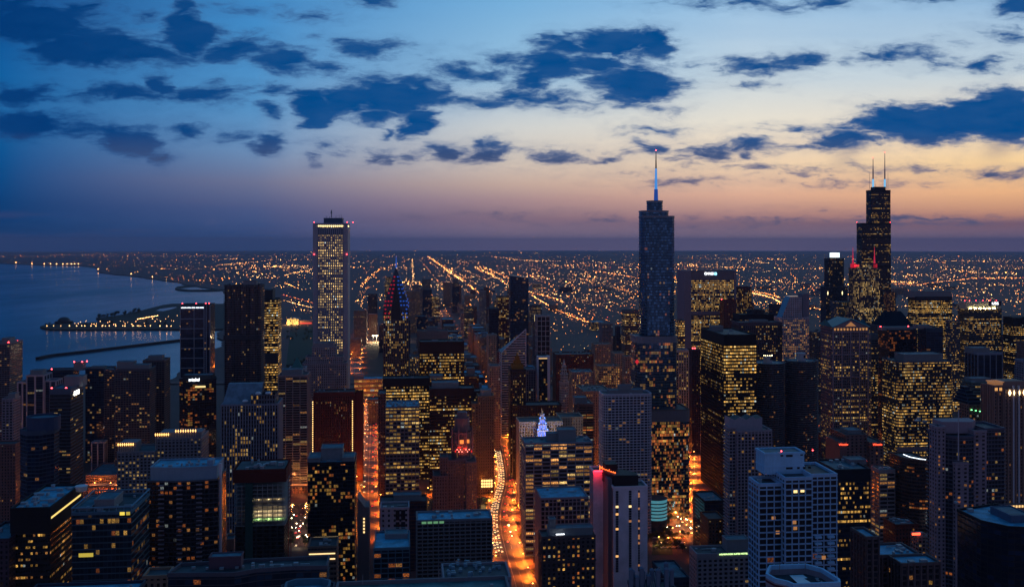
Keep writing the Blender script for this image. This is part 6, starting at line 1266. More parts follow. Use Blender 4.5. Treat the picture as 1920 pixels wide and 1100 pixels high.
# ---------------------------------------------------------------- street lamps
ORANGE = (1, .2, .015)
def lamp_proto(h, col, st, hr=.45):
    e_ = empty('street_lamp', (0, 0, 0)); m = MB(); m.tube((0, 0, 0), (0, 0, h), .13, .09, 6); m.tube((0, 0, h), (1.6, 0, h + .3), .07, .07, 5); m.build('pole', plain('pole_metal', (.08, .08, .09), .5), e_)
    m = MB(); m.octa((1.8, 0, h + .3), hr * 1.3, hr, hr * .8); m.build('lamp_head', glow('lamp_%.2f_%.2f_%.0f' % (col[1], col[2], st), col, st), e_)
    return e_
def light_data(col, e, size=.8, spot=False):
    if spot:
        l = bpy.data.lights.new('lamp_light', 'SPOT'); l.spot_size = radians(146); l.spot_blend = .5; l.shadow_soft_size = .45; l.energy = e; l.color = col; return l
    l = bpy.data.lights.new('lamp_light', 'POINT'); l.shadow_soft_size = .45; l.energy = e; l.color = col; return l
def copy_tree(o, parent=None):
    c = o.copy(); COL.objects.link(c); c.parent = parent
    for ch in o.children: copy_tree(ch, c)
    return c
PR = {'o': lamp_proto(9, (1, .4, .08), 30), 'w': lamp_proto(8, (1, .8, .5), 34), 's': lamp_proto(9, (1, .46, .12), 60, .8)}
LD = {}; LC = [0]
used_ = set()
def put_lamp(kind, p, rz, label, group, energy=0, col=ORANGE, h=9):
    src = PR[kind]
    if kind in used_: o = copy_tree(src)
    else: o = src; used_.add(kind)
    o.location = p; o.rotation_euler = (0, 0, rz); tag(o, label, 'street lamp', group)
    for ch in list(o.children):
        if ch.type == 'LIGHT': bpy.data.objects.remove(ch)
    if energy:
        LC[0] += 1; sp = LC[0] % 4 != 0; energy = energy * (2.3 if sp else .7)
        key = (round(energy), col, sp)
        if key not in LD: LD[key] = light_data(col, energy, spot=sp)
        l = bpy.data.objects.new('lamp_light', LD[key]); COL.objects.link(l); l.parent = o; l.location = (1.8, 0, h - .4)
    return o
def line_lamps(P_, step, side, label, group, energy, col=ORANGE, kind='o', ymax=1e9, skip=0.):
    acc = 0; r = random.Random(len(P_) + int(step)); last = None
    for i in range(len(P_) - 1):
        a, b2 = P_[i], P_[i + 1]; L = (b2 - a).length; d = (b2 - a).normalized(); n = Vector((-d.y, d.x, 0))
        while acc < L:
            p = a + d * acc
            if p.y < ymax:
                for s_ in (-1, 1):
                    if r.random() < skip: continue
                    q = p + n * side * s_ + d * r.uniform(-3, 3); rz = math.atan2(-n.y * s_, -n.x * s_)
                    put_lamp(kind, q, rz, label, group, energy, col)
            acc += step
        acc -= L
line_lamps(AV, 40, 15.5, 'orange street lamp along the long avenue that bends through the towers', 'orange lamps along the bending avenue', 40000, ymax=2000)
line_lamps(AV[60:], 150, 15.5, 'orange street lamp far up the straight end of the avenue', 'orange lamps at the far end of the avenue', 22000, ymax=4600)
line_lamps(BL, 48, 17, 'orange street lamp on the boulevard beside the dark red ribbed tower', 'orange lamps on the boulevard', 40000)
line_lamps(CD, 110, 15, 'orange street lamp on the park drive right of the white ribbed tower', 'orange lamps on the park drive', 30000)
line_lamps(WD, 46, 12, 'orange street lamp along the winding street right of the white hotel', 'orange lamps on the winding street', 42000)
line_lamps(X1, 84, 12.5, 'orange street lamp on the road along the river', 'orange lamps on the river road', 26000, (1, .25, .05))
line_lamps(X2, 90, 9.5, 'warm street lamp on the cross street between the foreground towers', 'warm lamps on the cross street', 6000, (1, .5, .2), 'w', skip=.3)
put_lamp('s', ground(912, 985) + Vector((0, 0, 0)), 0, 'brightest orange lamp, glaring at the roof corner of the balcony-gridded slab', None, 20000)
put_lamp('s', ground(957, 1000), pi, 'second bright orange lamp across the avenue from the brightest one', None, 15000)
for (x, y, e_, c_) in ((1262, 948, 26000, ORANGE), (1240, 985, 12000, (1, .4, .12)), (1258, 1005, 9000, ORANGE), (1272, 1012, 11000, ORANGE), (1250, 1024, 8000, ORANGE), (1232, 1022, 6000, (1, .4, .12)), (1280, 940, 26000, ORANGE), (1238, 938, 16000, ORANGE), (1292, 930, 22000, ORANGE), (1290, 868, 30000, ORANGE), (1278, 868, 30000, ORANGE), (1300, 900, 26000, ORANGE), (1692, 965, 30000, (1, .35, .07)), (1705, 978, 30000, (1, .35, .07)), (1722, 985, 20000, (1, .16, .03)), (1680, 955, 20000, ORANGE), (680, 925, 20000, ORANGE), (702, 925, 20000, ORANGE), (560, 925, 20000, ORANGE), (190, 925, 14000, ORANGE), (175, 918, 14000, ORANGE), (205, 918, 14000, ORANGE), (880, 925, 16000, ORANGE), (800, 928, 16000, ORANGE), (560, 1000, 2500, (1, .6, .3)), (548, 978, 2500, (1, .6, .3)), (573, 1020, 2500, (1, .6, .3)), (1660, 880, 6000, (1, .15, .05))):
    put_lamp('o' if c_[1] < .45 else 'w', ground(x, y), 0, 'street lamp lighting the small streets between foreground towers', 'lamps in small side streets', e_, c_)
for k in range(16):
    x, y = rr.uniform(1225, 1300), rr.uniform(960, 1012); put_lamp('w', ground(x, y), rr.uniform(0, 6), 'white lamp among the trees of the car park right of the white hotel', 'white lamps in the tree-filled car park', 900, (1, .6, .3))
for k in range(14):
    x, y = rr.uniform(545, 590), rr.uniform(972, 1022); put_lamp('w', ground(x, y), rr.uniform(0, 6), 'white lamp on the riverside drive left of the near-black tower', 'white lamps on the riverside drive', 900, (1, .62, .35))
for k, x in enumerate((700, 706, 713, 719)):
    g = ground(x, 641); e_ = empty('floodlight_mast', g); tag(e_, 'tall floodlight mast blazing over the ball field', 'floodlight', 'floodlight masts at the ball field')
    m = MB(); m.tube((0, 0, 0), (0, 0, 20), .5, .3, 6); m.build('pole', plain('pole_metal', (.08, .08, .09), .5), e_); m = MB(); m.octa((0, 0, 20), 4.2, 1, 3.); m.build('lamp_bank', glow('flood_white', (1, .85, .5), 9.), e_)
    l = bpy.data.lights.new('flood', 'POINT'); l.energy = 110000; l.color = (1, .75, .4); o = bpy.data.objects.new('flood', l); COL.objects.link(o); o.parent = e_; o.location = (0, -5, 14)
# ---------------------------------------------------------------- cars
def car_proto(col, front):
    e_ = empty('car', (0, 0, 0)); m = MB()
    m.prism(rect(-.9, .9, -2.25, 2.25, .25, 2), .35, .85, cap=True); m.prism(rect(-.82, .82, -1.1, 1.7, .2, 2), .85, 1.42, top=rect(-.66, .66, -.5, 1.2, .15, 2), cap=True); m.build('body', plain('paint_%d' % (col[0] * 100), col, .3, spec=.6), e_)
    for sx in (-1, 1):
        for sy in (-1, 1): m = MB(); m.tube((sx * .72, sy * 1.4, .33), (sx * .92, sy * 1.4, .33), .33, .33, 10); m.build('wheel', plain('tyre', (.02, .02, .02), .9), e_)
        m = MB(); m.box(sx * .62 - .26, sx * .62 + .26, -2.36, -2.24, .5, .86); m.build('headlight' if front else 'taillight', glow('head_cream', (1, .75, .38), 7.) if front else glow('tail_red', (1, .03, .02), 6.), e_)
    return e_
CP = [car_proto(c, f) for c in ((.05, .05, .06), (.35, .35, .37)) for f in (1, 0)]; cu_ = [False] * 4
def put_car(p, rz, front, label, group):
    i = random.randrange(2) * 2 + (0 if front else 1)
    o = copy_tree(CP[i]) if cu_[i] else CP[i]; cu_[i] = True; o.location = p + Vector((0, 0, .15)); o.rotation_euler = (0, 0, rz); tag(o, label, 'car', group)
def line_cars(P_, lanes, gap, ymin, ymax, la, ga):
    r = random.Random(int(gap * 10))
    for off, front in lanes:
        acc = r.uniform(0, gap)
        for i in range(len(P_) - 1):
            a, b2 = P_[i], P_[i + 1]; L = (b2 - a).length; d = (b2 - a).normalized(); n = Vector((-d.y, d.x, 0))
            while acc < L:
                p = a + d * acc + n * off
                if ymin < p.y < ymax: put_car(p, math.atan2(d.y, d.x) - pi / 2, front, la[0 if front else 1], ga[0 if front else 1])
                acc += gap * r.uniform(.6, 1.5)
            acc -= L
line_cars(AV, [(10.5, 1), (7.3, 1), (4.1, 1)], 11, 980, 1560, ('car with cream headlights in the queue coming down the bending avenue', ''), ('cars with headlights on the avenue', ''))
line_cars(AV, [(-4.2, 0), (-7.4, 0)], 26, 1000, 1500, ('', 'car showing red tail lights, driving away up the bending avenue'), ('', 'cars with tail lights on the avenue'))
line_cars(BL, [(9, 1), (5, 1), (-5, 0), (-9, 0)], 48, 1100, 2000, ('car with cream headlights on the boulevard by the red tower', 'car with red tail lights on the boulevard by the red tower'), ('cars with headlights on the boulevard', 'cars with tail lights on the boulevard'))
line_cars(WD, [(5, 1), (-5, 0)], 30, 900, 1500, ('car with headlights on the winding street', 'car with tail lights on the winding street'), ('cars with headlights on the winding street', 'cars with tail lights on the winding street'))
for k, (x, y) in enumerate(((1222, 1064), (1230, 1066), (1238, 1063), (1247, 1067), (1278, 1061))):
    g = CARPARK; a, tt = g.px(x, 20); 
    o = copy_tree(CP[2 if k % 2 else 0]); o.location = WS(g.wc + a, g.S + 18 + 3 * (k % 3)) + Vector((0, 0, g.z - 1.15)); o.rotation_euler = (0, 0, TH)
    tag(o, 'car parked on the wide blue car park roof', 'car', 'cars on the car park roof')
    for ch in list(o.children):
        if ch.name.startswith(('head', 'tail')): ch.data = ch.data.copy(); ch.data.materials[0] = plain('lens_off', (.3, .3, .3), .3)
# ---------------------------------------------------------------- trees
leafm = plain('leaf_dark', (.035, .05, .02), .9, noise=.6, scale=2); barkm = plain('bark', (.06, .045, .035), .9)
def tree_proto(seed, h=9, n=260):
    r = random.Random(seed); e_ = empty('tree', (0, 0, 0)); m = MB(); m.tube((0, 0, 0), (.2, 0, h * .45), .28, .16, 6)
    for k in range(5): a = 2 * pi * k / 5 + r.random(); m.tube((.2, 0, h * (.3 + .03 * k)), (1.9 * cos(a), 1.9 * sin(a), h * .68), .12, .04, 4)
    m.build('trunk', barkm, e_); m = MB(); cl_ = [(r.uniform(-2.2, 2.2), r.uniform(-2.2, 2.2), h * r.uniform(.5, .92)) for _ in range(9)]
    for k in range(n):
        c = cl_[k % 9]; p = Vector((c[0] + r.gauss(0, .8), c[1] + r.gauss(0, .8), c[2] + r.gauss(0, .7))); u = Vector((r.gauss(0, 1), r.gauss(0, 1), r.gauss(0, 1))).normalized() * r.uniform(.3, .6); v = u.orthogonal().normalized() * .4
        m.face([p - u, p + v, p + u, p - v])
    m.build('crown', leafm, e_); return e_
TP = [tree_proto(s_) for s_ in (1, 2, 3)]; tu_ = [False] * 3
def put_tree(p, sc, label, group):
    i = random.randrange(3); o = copy_tree(TP[i]) if tu_[i] else TP[i]; tu_[i] = True; o.location = p; o.scale = (sc, sc, sc * random.uniform(.8, 1.1)); o.rotation_euler = (0, 0, random.uniform(0, 6)); tag(o, label, 'tree', group)
for k in range(34):
    x = rr.uniform(182, 262); y = 597 - (x - 182) * .16 + rr.uniform(-.5, 5); put_tree(ground(x, y) + Vector((0, 0, 1.5)), rr.uniform(1.5, 2.6), 'dark tree in the grove on the upper arm of the peninsula', 'trees on the upper arm of the peninsula')
for k in range(26):
    x = rr.uniform(84, 330); y = rr.uniform(609, 614.5); put_tree(ground(x, y) + Vector((0, 0, 1.5)), rr.uniform(1., 1.9), 'dark tree along the shore of the lamp-lit lower arm of the peninsula', 'trees on the lower arm of the peninsula')
for k in range(30):
    x, y = rr.uniform(1218, 1258), rr.uniform(968, 1016); put_tree(ground(x, y), rr.uniform(.8, 1.2), 'tree in the car park right of the white hotel', 'trees in the car park')
for k in range(24):
    a = AV[rr.randrange(8, 34)]; put_tree(a + Vector((rr.choice((-18, 18)), rr.uniform(-9, 9), 0)), rr.uniform(.6, .9), 'street tree on the pavement of the bending avenue', 'street trees on the avenue')
for k in range(40):
    x, y = rr.uniform(536, 592), rr.choice((rr.uniform(612, 640), rr.uniform(678, 705))); put_tree(ground(x, y), rr.uniform(1., 1.6), 'dark park tree around the lawn between the lit slab and the white ribbed tower', 'trees round the park lawn')
for k in range(26):
    x, y = rr.uniform(1222, 1290), rr.uniform(1006, 1036); put_tree(ground(x, y), rr.uniform(.6, 1.), 'tree in the car park right of the white hotel', 'trees in the car park')
for j in range(4):
    for k in range(9):
        if rr.random() < .25: continue
        g = ground(1226 + k * 6.2 + j * 2, 1000 + j * 9); put_car(g, TH + pi / 2 + .1, rr.random() < .3, 'small car parked in the lit car park right of the white hotel', 'cars in the lit car park')
flat('car_park_lawn', [(1222, 1040), (1262, 1040), (1258, 1016), (1224, 1018)], .06, plain('lawn', (.02, .045, .02), .9))
for k in range(22):
    x, y = rr.choice((rr.uniform(543, 552), rr.uniform(566, 578))), rr.uniform(962, 1030); put_tree(ground(x, y), rr.uniform(.6, .95), 'tree beside the riverside drive left of the near-black tower', 'trees on the riverside drive')
for k in range(12):
    x, y = rr.uniform(553, 565), rr.uniform(965, 1030); put_car(ground(x, y), rr.choice((0., pi)) + rr.uniform(-.2, .2), rr.random() < .5, 'car on the riverside drive left of the near-black tower', 'cars on the riverside drive')
# ---------------------------------------------------------------- museum and gallery
def temple(name, label, xl, xr, yt, yb, wing_r, colw, colr, cat):
    g0, g1 = ground(xl, yb), ground(xr, yb); e_ = empty(name, (g0 + g1) / 2, 0); tag(e_, label, cat); L = (g1 - g0).length; H_ = zof(yt, g0.y)
    st_ = plain('museum_stone', (.5, .42, .3)); m = MB(); m.box(-L / 2, L / 2, 4, 40, 0, H_ * .8); m.build('hall', st_, e_)
    m = MB(); m.face([(-L / 2, 0, H_ * .8), (L / 2, 0, H_ * .8), (0, 0, H_)]); m.face([(-L / 2, 0, H_ * .8), (0, 0, H_), (0, 40, H_), (-L / 2, 40, H_ * .8)]); m.face([(L / 2, 0, H_ * .8), (L / 2, 40, H_ * .8), (0, 40, H_), (0, 0, H_)]); m.build('gabled_roof', plain('museum_roof', (.25, .27, .3)), e_)
    for k in range(8): x = -L / 2 + 2 + (L - 4) * k / 7; m = MB(); m.tube((x, 1.5, 0), (x, 1.5, H_ * .8), 1.3, 1.1, 8); m.build('column', st_, e_)
    m = MB(); m.box(L / 2 + .2, L / 2 + wing_r, 6, 36, 0, H_ * .6); m.build('wing', plain('museum_wing', (.35, .2, .18)), e_)
    m = MB(); m.box(L / 2 + 3, L / 2 + wing_r - 3, 5.4, 5.9, 2, H_ * .25); m.build('lit_arcade', glow('arcade_red', colr, .9), e_)
    for x in (-L * .3, L * .3):
        l = bpy.data.lights.new('portico_light', 'POINT'); l.energy = 60000; l.color = colw; l.shadow_soft_size = 1; o = bpy.data.objects.new('portico_light', l); COL.objects.link(o); o.parent = e_; o.location = (x, -12, 5)
temple('museum', 'classical museum glowing gold with a red lit side wing beside the white ribbed tower', 537, 560, 595, 608, 52, (1, .55, .15), (1, .08, .06), 'museum')
# gallery by the park
t = Tower(OB, 'low golden-lit glass pavilion where the boulevard meets the park', 'pavilion', 664, 717, 710, 1990, 40)
t.body(s_band.var('golden_hall', bay=8, fl=9, lit=1.6, wall=(.3, .2, .1), ca=(1, .5, .12), cb=(1, .42, .1), st=1.2, band=(1., .5), frame=(.3, .24, .18), split=4, roof='light')); t.pent(664, 682, 702, 6, 20); t.clutter(6, 3)
T(OB, 'grey flat hall with a lit frontage behind the dark red tower', 690, 716, 748, 1700, 26, s_beige.var('grey_hall', wall=(.15, .13, .14), lit=.2, roof='mid'))

# ---------------------------------------------------------------- filler blocks of the far city
for w_, s0_, s1_ in ((-195, 1260, 1480), (262, 1240, 2700), (352, 1330, 2700), (470, 1250, 2700), (575, 1380, 2700), (690, 1300, 2700), (840, 1320, 2700), (985, 1300, 2600)):
    pts = [g3(WS(w_, s0_ + (s1_ - s0_) * k / 10)) for k in range(11)]; ribbon('side_street', pts, 15, .1, asph)
    s_ = s0_
    while s_ < s1_:
        for sd_ in (1,):
            if not any(a < w_ + sd_ * 8.5 < b2 and c < s_ < d for a, b2, c, d in FOOT):
                put_lamp('o', g3(WS(w_ + sd_ * 8.5, s_)), TH + (pi if sd_ > 0 else 0), 'orange street lamp deep in the side streets of the old business district', 'orange lamps in the district side streets', 34000, ORANGE)
        s_ += 150
    FOOT.append((w_ - 10, w_ + 10, s0_, s1_))
def clash(w0, w1, s0, s1, pad=5):
    return any(a < w1 + pad and b2 > w0 - pad and c < s1 + pad and d > s0 - pad for a, b2, c, d in FOOT)
NAMES = [('black and gold tower', 130, 1290), ('slim white spire tower', 200, 1300), ('river glass tower', 390, 1090), ('white slanted tower', 150, 1540), ('curved-end slab', 620, 1900), ('twin-spired tower', 1060, 2060), ('needle-tipped tower', -15, 1480), ('white ribbed tower', -110, 1500), ('cream crowned tower', 1250, 1880), ('green gabled tower', 600, 1300), ('mullion tower', 230, 1680), ('deep blue slanted tower', 220, 1930)]
ADJ = {}; FL = {}
FS = [s_beige.var('f_beige', wall=(.22, .18, .14), lit=.2, frame=None), s_brick.var('f_brick', lit=.18), s_conc.var('f_conc', pier=None, band=None, lit=.22), s_navy.var('f_navy', band=None, lit=.14), s_band.var('f_band', band=None, lit=.4, wall=(.07, .07, .08)), s_beige.var('f_tan', wall=(.3, .2, .13), lit=.25)]
FN = ['grey beige', 'red brick', 'grey concrete', 'navy glass', 'dark banded', 'tan stone']
cnt = 0
def filler(w, S, wd, dp, h, region, grp):
    global cnt
    if clash(w - wd / 2, w + wd / 2, S, S + dp): return False
    FOOT.append((w - wd / 2, w + wd / 2, S, S + dp)); k = rr.randrange(6)
    size = 'very low' if h < 18 else 'low' if h < 35 else 'mid-rise' if h < 70 else 'tall' if h < 110 else 'very tall'
    nm, nw, ns = min(NAMES, key=lambda q: abs(q[1] / q[2] - w / S) * 2000 + abs(q[2] - S) * .1)
    side = 'west' if w / S > nw / ns else 'east'; key = (size, FN[k], nm, side, region); ADJ[key] = ADJ.get(key, 0) + 1
    e_ = empty('city_block', WS(w, S), TH); FL.setdefault(key, []).append((S, e_))
    e_['category'] = 'block'
    st = FS[k]; m = MB(); p = rect(-wd / 2, wd / 2, 0, dp); m.prism(p, -2, h, st.bay, st.fl); m.build('wall', st.get(), e_)
    m = MB(); m.face([(q[0], q[1], h - .8) for q in offset(p, -.5)]); m.build('roof', rmat(rr.choice(('dark', 'mid', 'dark', 'light'))), e_)
    m = MB(); m.ring(offset(p, .2), offset(p, -.6), h - 1.2, h + .3); m.build('parapet', st.fmat(), e_)
    if S < 2600:
        m = MB(); a = wd * rr.uniform(.15, .3); m.box(-a, a * .6, dp * .3, dp * .6, h - 1, h + rr.uniform(2.5, 6)); m.build('penthouse', plain('plant_room', (.2, .22, .24)), e_)
        if h < 60:
            for j in range(3): x, y = rr.uniform(-wd * .4, wd * .3), rr.uniform(2, dp * .8); m = MB(); m.box(x, x + 3, y, y + 3, h - 1, h + 1.4); m.build('air_handler', plain('duct_metal', (.3, .34, .38), .5), e_)
    cnt += 1; return True
S_ = 1640.
while S_ < 2950:               # the wall of blocks on the lake side of the avenue
    filler(126, S_, 34, 46, rr.uniform(52, 84), 'avenue wall', ''); filler(206, S_, 34, 46, rr.uniform(40, 100), 'avenue wall', ''); S_ += 58
for _ in range(900):           # the old business district
    if cnt > 120: break
    S = rr.uniform(1380, 2700); w = rr.uniform(-20, 1500)
    if abs(w - 165) < 34: continue
    if 150 < w / S * 1000 < 240 and rr.random() < .2: continue
    h = rr.choice((14, 20, 28, 35, 45, 60, 75)) * rr.uniform(.8, 1.2)
    if w > 600: h *= 1.3
    filler(w, S, rr.uniform(26, 60), rr.uniform(26, 50), h, 'old district', '')
c1 = cnt
for _ in range(700):           # both sides of the far avenue
    if cnt > c1 + 75: break
    S = rr.uniform(2500, 5200); w = 165 + rr.choice((-1, 1)) * rr.uniform(34, 330)
    h = rr.choice((30, 50, 70, 90, 120)) * rr.uniform(.8, 1.2)
    filler(w, S, rr.uniform(24, 46), rr.uniform(24, 40), h, 'far avenue', '')
c2 = cnt
for _ in range(700):           # low blocks around the foreground towers
    if cnt > c2 + 42: break
    S = rr.uniform(520, 1380); w = rr.uniform(-.62, .5) * S
    wp_ = WS(w, S)
    if any((Vector((q.x, q.y, 0)) - Vector((wp_.x, wp_.y + 15, 0))).length < 48 for q in AV + BL + WD): continue
    pxl = CX + FP * wp_.x / wp_.y; low = CY + 300 / wp_.y * FP
    if any(a < pxl < b2 for a, b2 in ((140, 240), (525, 600), (655, 735), (1215, 1325), (1640, 1750))): continue
    if abs(S - 1225) < 40 or abs(S - 1160) < 60 or abs(S - 1010) < 24: continue
    filler(w, S, rr.uniform(22, 44), rr.uniform(20, 36), rr.choice((10, 14, 20, 28)) * rr.uniform(.9, 1.2), 'near rows', '')
c3 = cnt
for _ in range(400):           # scattered blocks west and south
    if cnt > c3 + 60: break
    S = rr.uniform(2700, 6500); w = rr.uniform(.06, .62) * S
    filler(w, S, rr.uniform(30, 90), rr.uniform(30, 70), rr.uniform(10, 34), 'outer plain', '')
RK = ['nearest', 'second nearest', 'third nearest', 'fourth nearest', 'fifth nearest', 'sixth nearest', 'seventh nearest', 'eighth nearest', 'ninth nearest', 'tenth nearest', 'eleventh nearest', 'twelfth nearest']
for (size, col_, nm, side, reg), L_ in FL.items():
    L_.sort(key=lambda q: q[0]); sd = 'right' if side == 'west' else 'left'
    for i_, (S_, e_) in enumerate(L_):
        base = '%s %s block %s of the %s, %s' % (size, col_, sd, nm, reg)
        e_['label'] = base if len(L_) == 1 else RK[min(i_, 11)] + ' ' + base; e_['group'] = '%s %s blocks, %s' % (size, col_, reg)
# ---------------------------------------------------------------- the lights of the plain: too many to count
cm_ = [glow('city_orange', (1, .26, .04), 13.), glow('city_amber', (1, .36, .08), 14.), glow('city_warm', (1, .52, .18), 12.), glow('city_dim', (1, .33, .1), 2.6), glow('city_green', (.3, 1, .5), 4.), glow('city_red', (1, .07, .05), 3.5), glow('city_hot', (1, .38, .08), 28.)]
m = MB(); R2 = random.Random(99)
def on_land(X, Y): return Y > 300 and X > shore_x(Y) + 30 and not (Y > SH[-1][0] and False)
def lightpt(X, Y, s=1., mat=None, z=9, wide=1.):
    if not on_land(X, Y) or abs(X) > Y * .62: return
    r_ = Y / 960 * (.19 if Y < 13000 else .145) * s * min(1.9, math.exp(R2.gauss(-.12, .42)))
    if mat is None: q = R2.random(); mat = 0 if q < .26 else 1 if q < .42 else 2 if q < .52 else 3 if q < .97 else 5
    m.octa((X, Y, gz(X, Y) + z), r_ * wide, r_, r_ * .75, mat)
def street_pts(w0, s0, w1, s1, step_px, jit=8, s=1., keep=.6, mat=None):
    """lamps along a straight street, as far apart as the eye still parts them"""
    L = math.hypot(w1 - w0, s1 - s0); d = 0
    while d < L:
        k = d / L; p = WS(w0 + (w1 - w0) * k, s0 + (s1 - s0) * k)
        if R2.random() < keep: lightpt(p.x + R2.gauss(0, jit), p.y + R2.gauss(0, jit), s * R2.uniform(.6, 1.3), mat)
        d += max(35., (p.y / 960 * step_px) * (1 if abs(w1 - w0) > abs(s1 - s0) else p.y / 317.)) * R2.uniform(.5, 1.6)
for k in range(-8, 60):     # north-south streets
    w = k * 402.; busy = R2.random()
    street_pts(w, 3400 if k > 1 else 5200, w, 16000 if busy < .8 else 24000, 1.8, 14, .8 + .45 * (busy > .7), .5 + .4 * (busy > .6))
s_ = 3600.
while s_ < 52000:           # east-west streets
    busy = R2.random(); sp = 402 if s_ < 9000 else 804 if s_ < 22000 else 1600
    n_on = R2.uniform(-.3, .1)
    # a street is lit in stretches
    a = -.7
    while a < .72:
        b2 = a + R2.uniform(.02, .16)
        if R2.random() < (.6 if s_ < 9000 else .36 if s_ < 16000 else .11): street_pts(a * s_, s_, b2 * s_, s_, 3.2 if busy < .7 else 1.9, 10, .75 + .5 * (busy > .75), .7)
        a = b2 + R2.uniform(.0, .07)
    s_ += sp
for k in range(3, 26):       # the nearer streets, lamp after lamp
    street_pts(-150 + k * 134., 3000 + 60 * k, -150 + k * 134., 15000, .8, 4, .9, .72, R2.choice((None, 0, 1)))
for k in range(2600):       # scattered
    Y = 2800 * (10 ** R2.random()); X = R2.uniform(-.56, .58) * Y; lightpt(X, Y, R2.uniform(.5, 1.2))
for k in range(900):       # the near side of the plain, thick with dim lamps
    Y = R2.uniform(2700, 6500); X = R2.uniform(-.06, .58) * Y; lightpt(X, Y, R2.uniform(.7, 1.3), R2.choice((0, 0, 3, 1, 2)))
for k in range(170):         # clusters
    Y = 4500 * (4.2 ** R2.random()); X = R2.uniform(-.3, .58) * Y
    for j in range(R2.randrange(6, 22)): lightpt(X + R2.gauss(0, Y * .012), Y + R2.gauss(0, Y * .03), R2.uniform(.7, 1.3), R2.choice((1, 2, 2, 6)))
def trace(pts, step, s, mats, jit=1.2, n=1):
    step *= 1.25 if pts[0][1] > 505 or abs(pts[-1][0] - pts[0][0]) < abs(pts[-1][1] - pts[0][1]) * 3 else 2.6
    """lamps and headlamps of one big road"""
    for (x0, y0), (x1, y1) in zip(pts, pts[1:]):
        L = math.hypot(x1 - x0, y1 - y0); q = 0
        while q < L:
            for _ in range(n):
                k = q / L; g = ground(x0 + (x1 - x0) * k + R2.gauss(0, jit), y0 + (y1 - y0) * k + R2.gauss(0, jit * .35)); lightpt(g.x, g.y, s * R2.uniform(.6, 1.25), R2.choice(mats))
            q += step * R2.uniform(.6, 1.4)
H6 = (6, 6, 2, 1); O6 = (6, 1, 0, 0)
trace([(803, 482), (820, 494), (845, 513), (868, 529)], .8, 1.3, H6, .8); trace([(803, 482), (822, 494), (850, 513), (874, 530)], 1.2, 1.0, O6, .9); trace([(878, 536), (900, 553), (924, 571)], .8, 1.3, O6, 1.0)
trace([(890, 502), (915, 513), (940, 527), (958, 540)], .8, 1.1, H6, 2., 1); trace([(894, 498), (930, 512), (958, 524)], 1, 1., O6, 2.); trace([(955, 538), (1000, 552), (1040, 562), (1060, 570)], 1.1, 1., O6, 1.6)
trace([(998, 556), (1015, 568), (1035, 579)], .9, 1.2, H6, 1.); trace([(1045, 585), (1070, 596), (1095, 606), (1120, 612)], 1., 1.2, O6, 1.4); trace([(1060, 588), (1090, 602), (1118, 608)], 1.4, 1., (5, 0, 1), 1.6)
trace([(774, 492), (774, 520), (773, 560), (775, 585), (776, 620)], .9, 1.1, (6, 2, 2, 1), 1.1); trace([(771, 560), (772, 620)], 1.6, .9, (0, 1), .8)
trace([(712, 505), (697, 518), (682, 532), (676, 540)], 1., 1., O6, 2.); trace([(690, 540), (680, 552)], 1.4, 1., O6, 1.6); trace([(675, 548), (680, 565), (676, 580)], 1.6, .9, (2, 1), .8)
trace([(720, 507), (735, 499), (760, 490)], 1.6, .9, O6, 1.4)
trace([(409, 498), (450, 494), (485, 491)], 1., 1.1, (6, 1, 1), .6); trace([(490, 490), (520, 487), (538, 485)], 1.4, .9, O6, .6); trace([(533, 518), (560, 511), (587, 505)], 1.4, .9, (1, 2), .7); trace([(535, 533), (560, 543)], 1.2, 1., (6, 1), .6)
trace([(530, 555), (570, 566), (590, 572)], 1., .9, (5, 5, 0), .9); trace([(533, 566), (560, 574), (586, 580)], .9, 1., (6, 2, 2), .6)
trace([(920, 481), (960, 486), (1000, 490)], 1.2, 1., O6, .8); trace([(1070, 492), (1120, 496), (1160, 491)], 2., .9, O6, 1.); trace([(1120, 510), (1160, 516), (1198, 523)], 1.2, .9, O6, 1.2); trace([(1150, 541), (1180, 549), (1198, 553)], 1.2, .9, O6, 1.)
trace([(1410, 552), (1430, 556), (1450, 562), (1464, 570)], .5, 1.1, (6, 6, 2), .7); trace([(1408, 549), (1440, 553), (1464, 561)], .8, 1., O6, .7); trace([(1518, 577), (1540, 584)], .8, 1., O6, .6)
trace([(1410, 525), (1450, 530), (1500, 531)], 2., 1., H6, 2.); trace([(1300, 500), (1400, 503), (1540, 505)], 2.4, .9, H6, 1.5); trace([(1670, 533), (1720, 536), (1760, 530), (1830, 523), (1920, 522)], 1.2, .9, (5, 0, 1), .8); trace([(1672, 530), (1720, 532)], 1., 1.1, H6, 2.)
trace([(1790, 556), (1815, 561)], 1.2, 1.1, O6, 1.5); trace([(1672, 492), (1760, 490), (1920, 489)], 2.2, .9, H6, 1.); trace([(1860, 504), (1920, 505)], 2., .9, H6, .8); trace([(1268, 530), (1280, 533)], .8, 1.2, H6, 3., 2); trace([(1270, 545), (1281, 560)], 1.2, 1., O6, 4., 2)
tag(m.build('city_lights', cm_), kind='stuff')
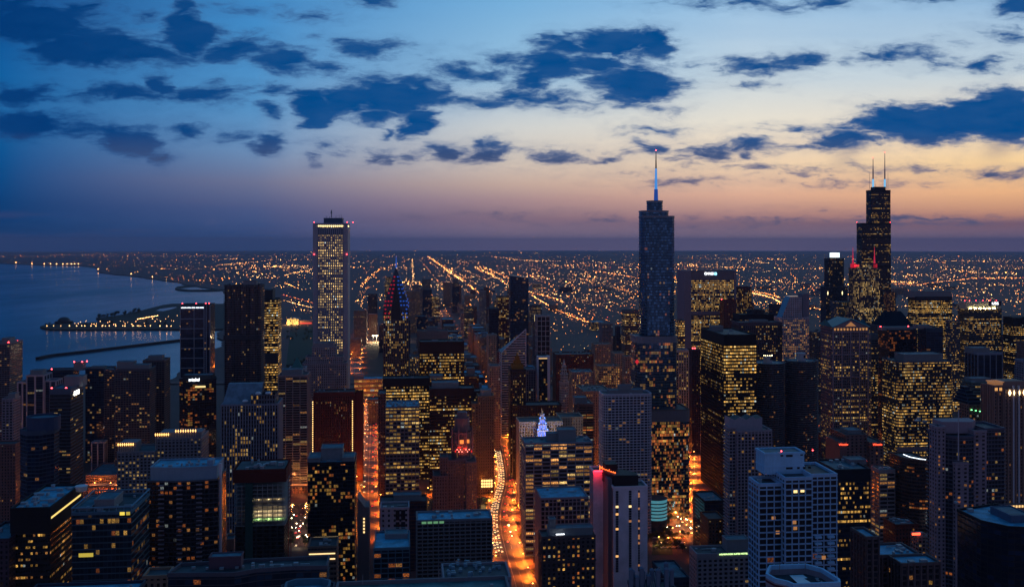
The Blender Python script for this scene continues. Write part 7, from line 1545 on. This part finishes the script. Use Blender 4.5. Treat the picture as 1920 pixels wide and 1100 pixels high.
# shore lamps, each a thing
def shore_lamp(x, y, big, label, group):
    g = ground(x, y); e_ = empty('shore_lamp', g + Vector((0, 0, 1.5))); tag(e_, label, 'lamp', group); k = g.y / 960
    m = MB(); m.tube((0, 0, 0), (0, 0, 9), .3, .2, 5); m.build('pole', plain('pole_metal', (.08, .08, .09), .5), e_); m = MB(); m.octa((0, -1, 9.5), k * .34 * big, k * .3, k * .4 * big); m.build('lamp_head', glow('shore_gold', (1, .45, .15), 16., True), e_)
for x in list(range(90, 340, 13)) + [157, 190, 197, 203, 232, 250, 258, 265]: shore_lamp(x + R2.uniform(-3, 3), 616.3, R2.uniform(.7, 1.25), 'warm lamp on the lower shore of the peninsula, mirrored in the lake', 'lamps along the lower shore of the peninsula')
for x in range(140, 335, 6): shore_lamp(x + R2.uniform(-3, 3), R2.uniform(605, 614) if x < 260 else R2.uniform(596, 613), R2.uniform(.4, .85), 'warm lamp inland on the peninsula', 'lamps inland on the peninsula')
for k in range(14): shore_lamp(258 + k * 2.9, 603.2 - k * .52, 1., 'bright orange lamp in the sloping row on the peninsula', 'sloping row of orange lamps on the peninsula')
for x, y in ((30, 493.8), (60, 495.8), (83, 496.3), (95, 496.4), (106, 496.4), (118, 496.6), (126, 496.4), (134, 496.3), (140, 496.3), (147, 496.4), (184, 506.5), (246, 515.6), (286, 521.5)): shore_lamp(x, y - .4, 1.2, 'bright lamp on the far shore, mirrored as a long streak', 'lamps on the far lake shore')

# ---------------------------------------------------------------- the dusk air
hm = bpy.data.materials.new('dusk_air'); hm.use_nodes = True; hn = hm.node_tree; hn.nodes.clear()
pv = hn.nodes.new('ShaderNodeVolumePrincipled'); pv.inputs['Density'].default_value = 2.1e-5; pv.inputs['Color'].default_value = (.6, .67, 1, 1); pv.inputs['Anisotropy'].default_value = 0.
ho = hn.nodes.new('ShaderNodeOutputMaterial'); hn.links.new(pv.outputs[0], ho.inputs['Volume'])
m = MB(); m.box(-60000, 60000, -5000, 73000, -500, 540); tag(m.build('haze', hm), kind='stuff')
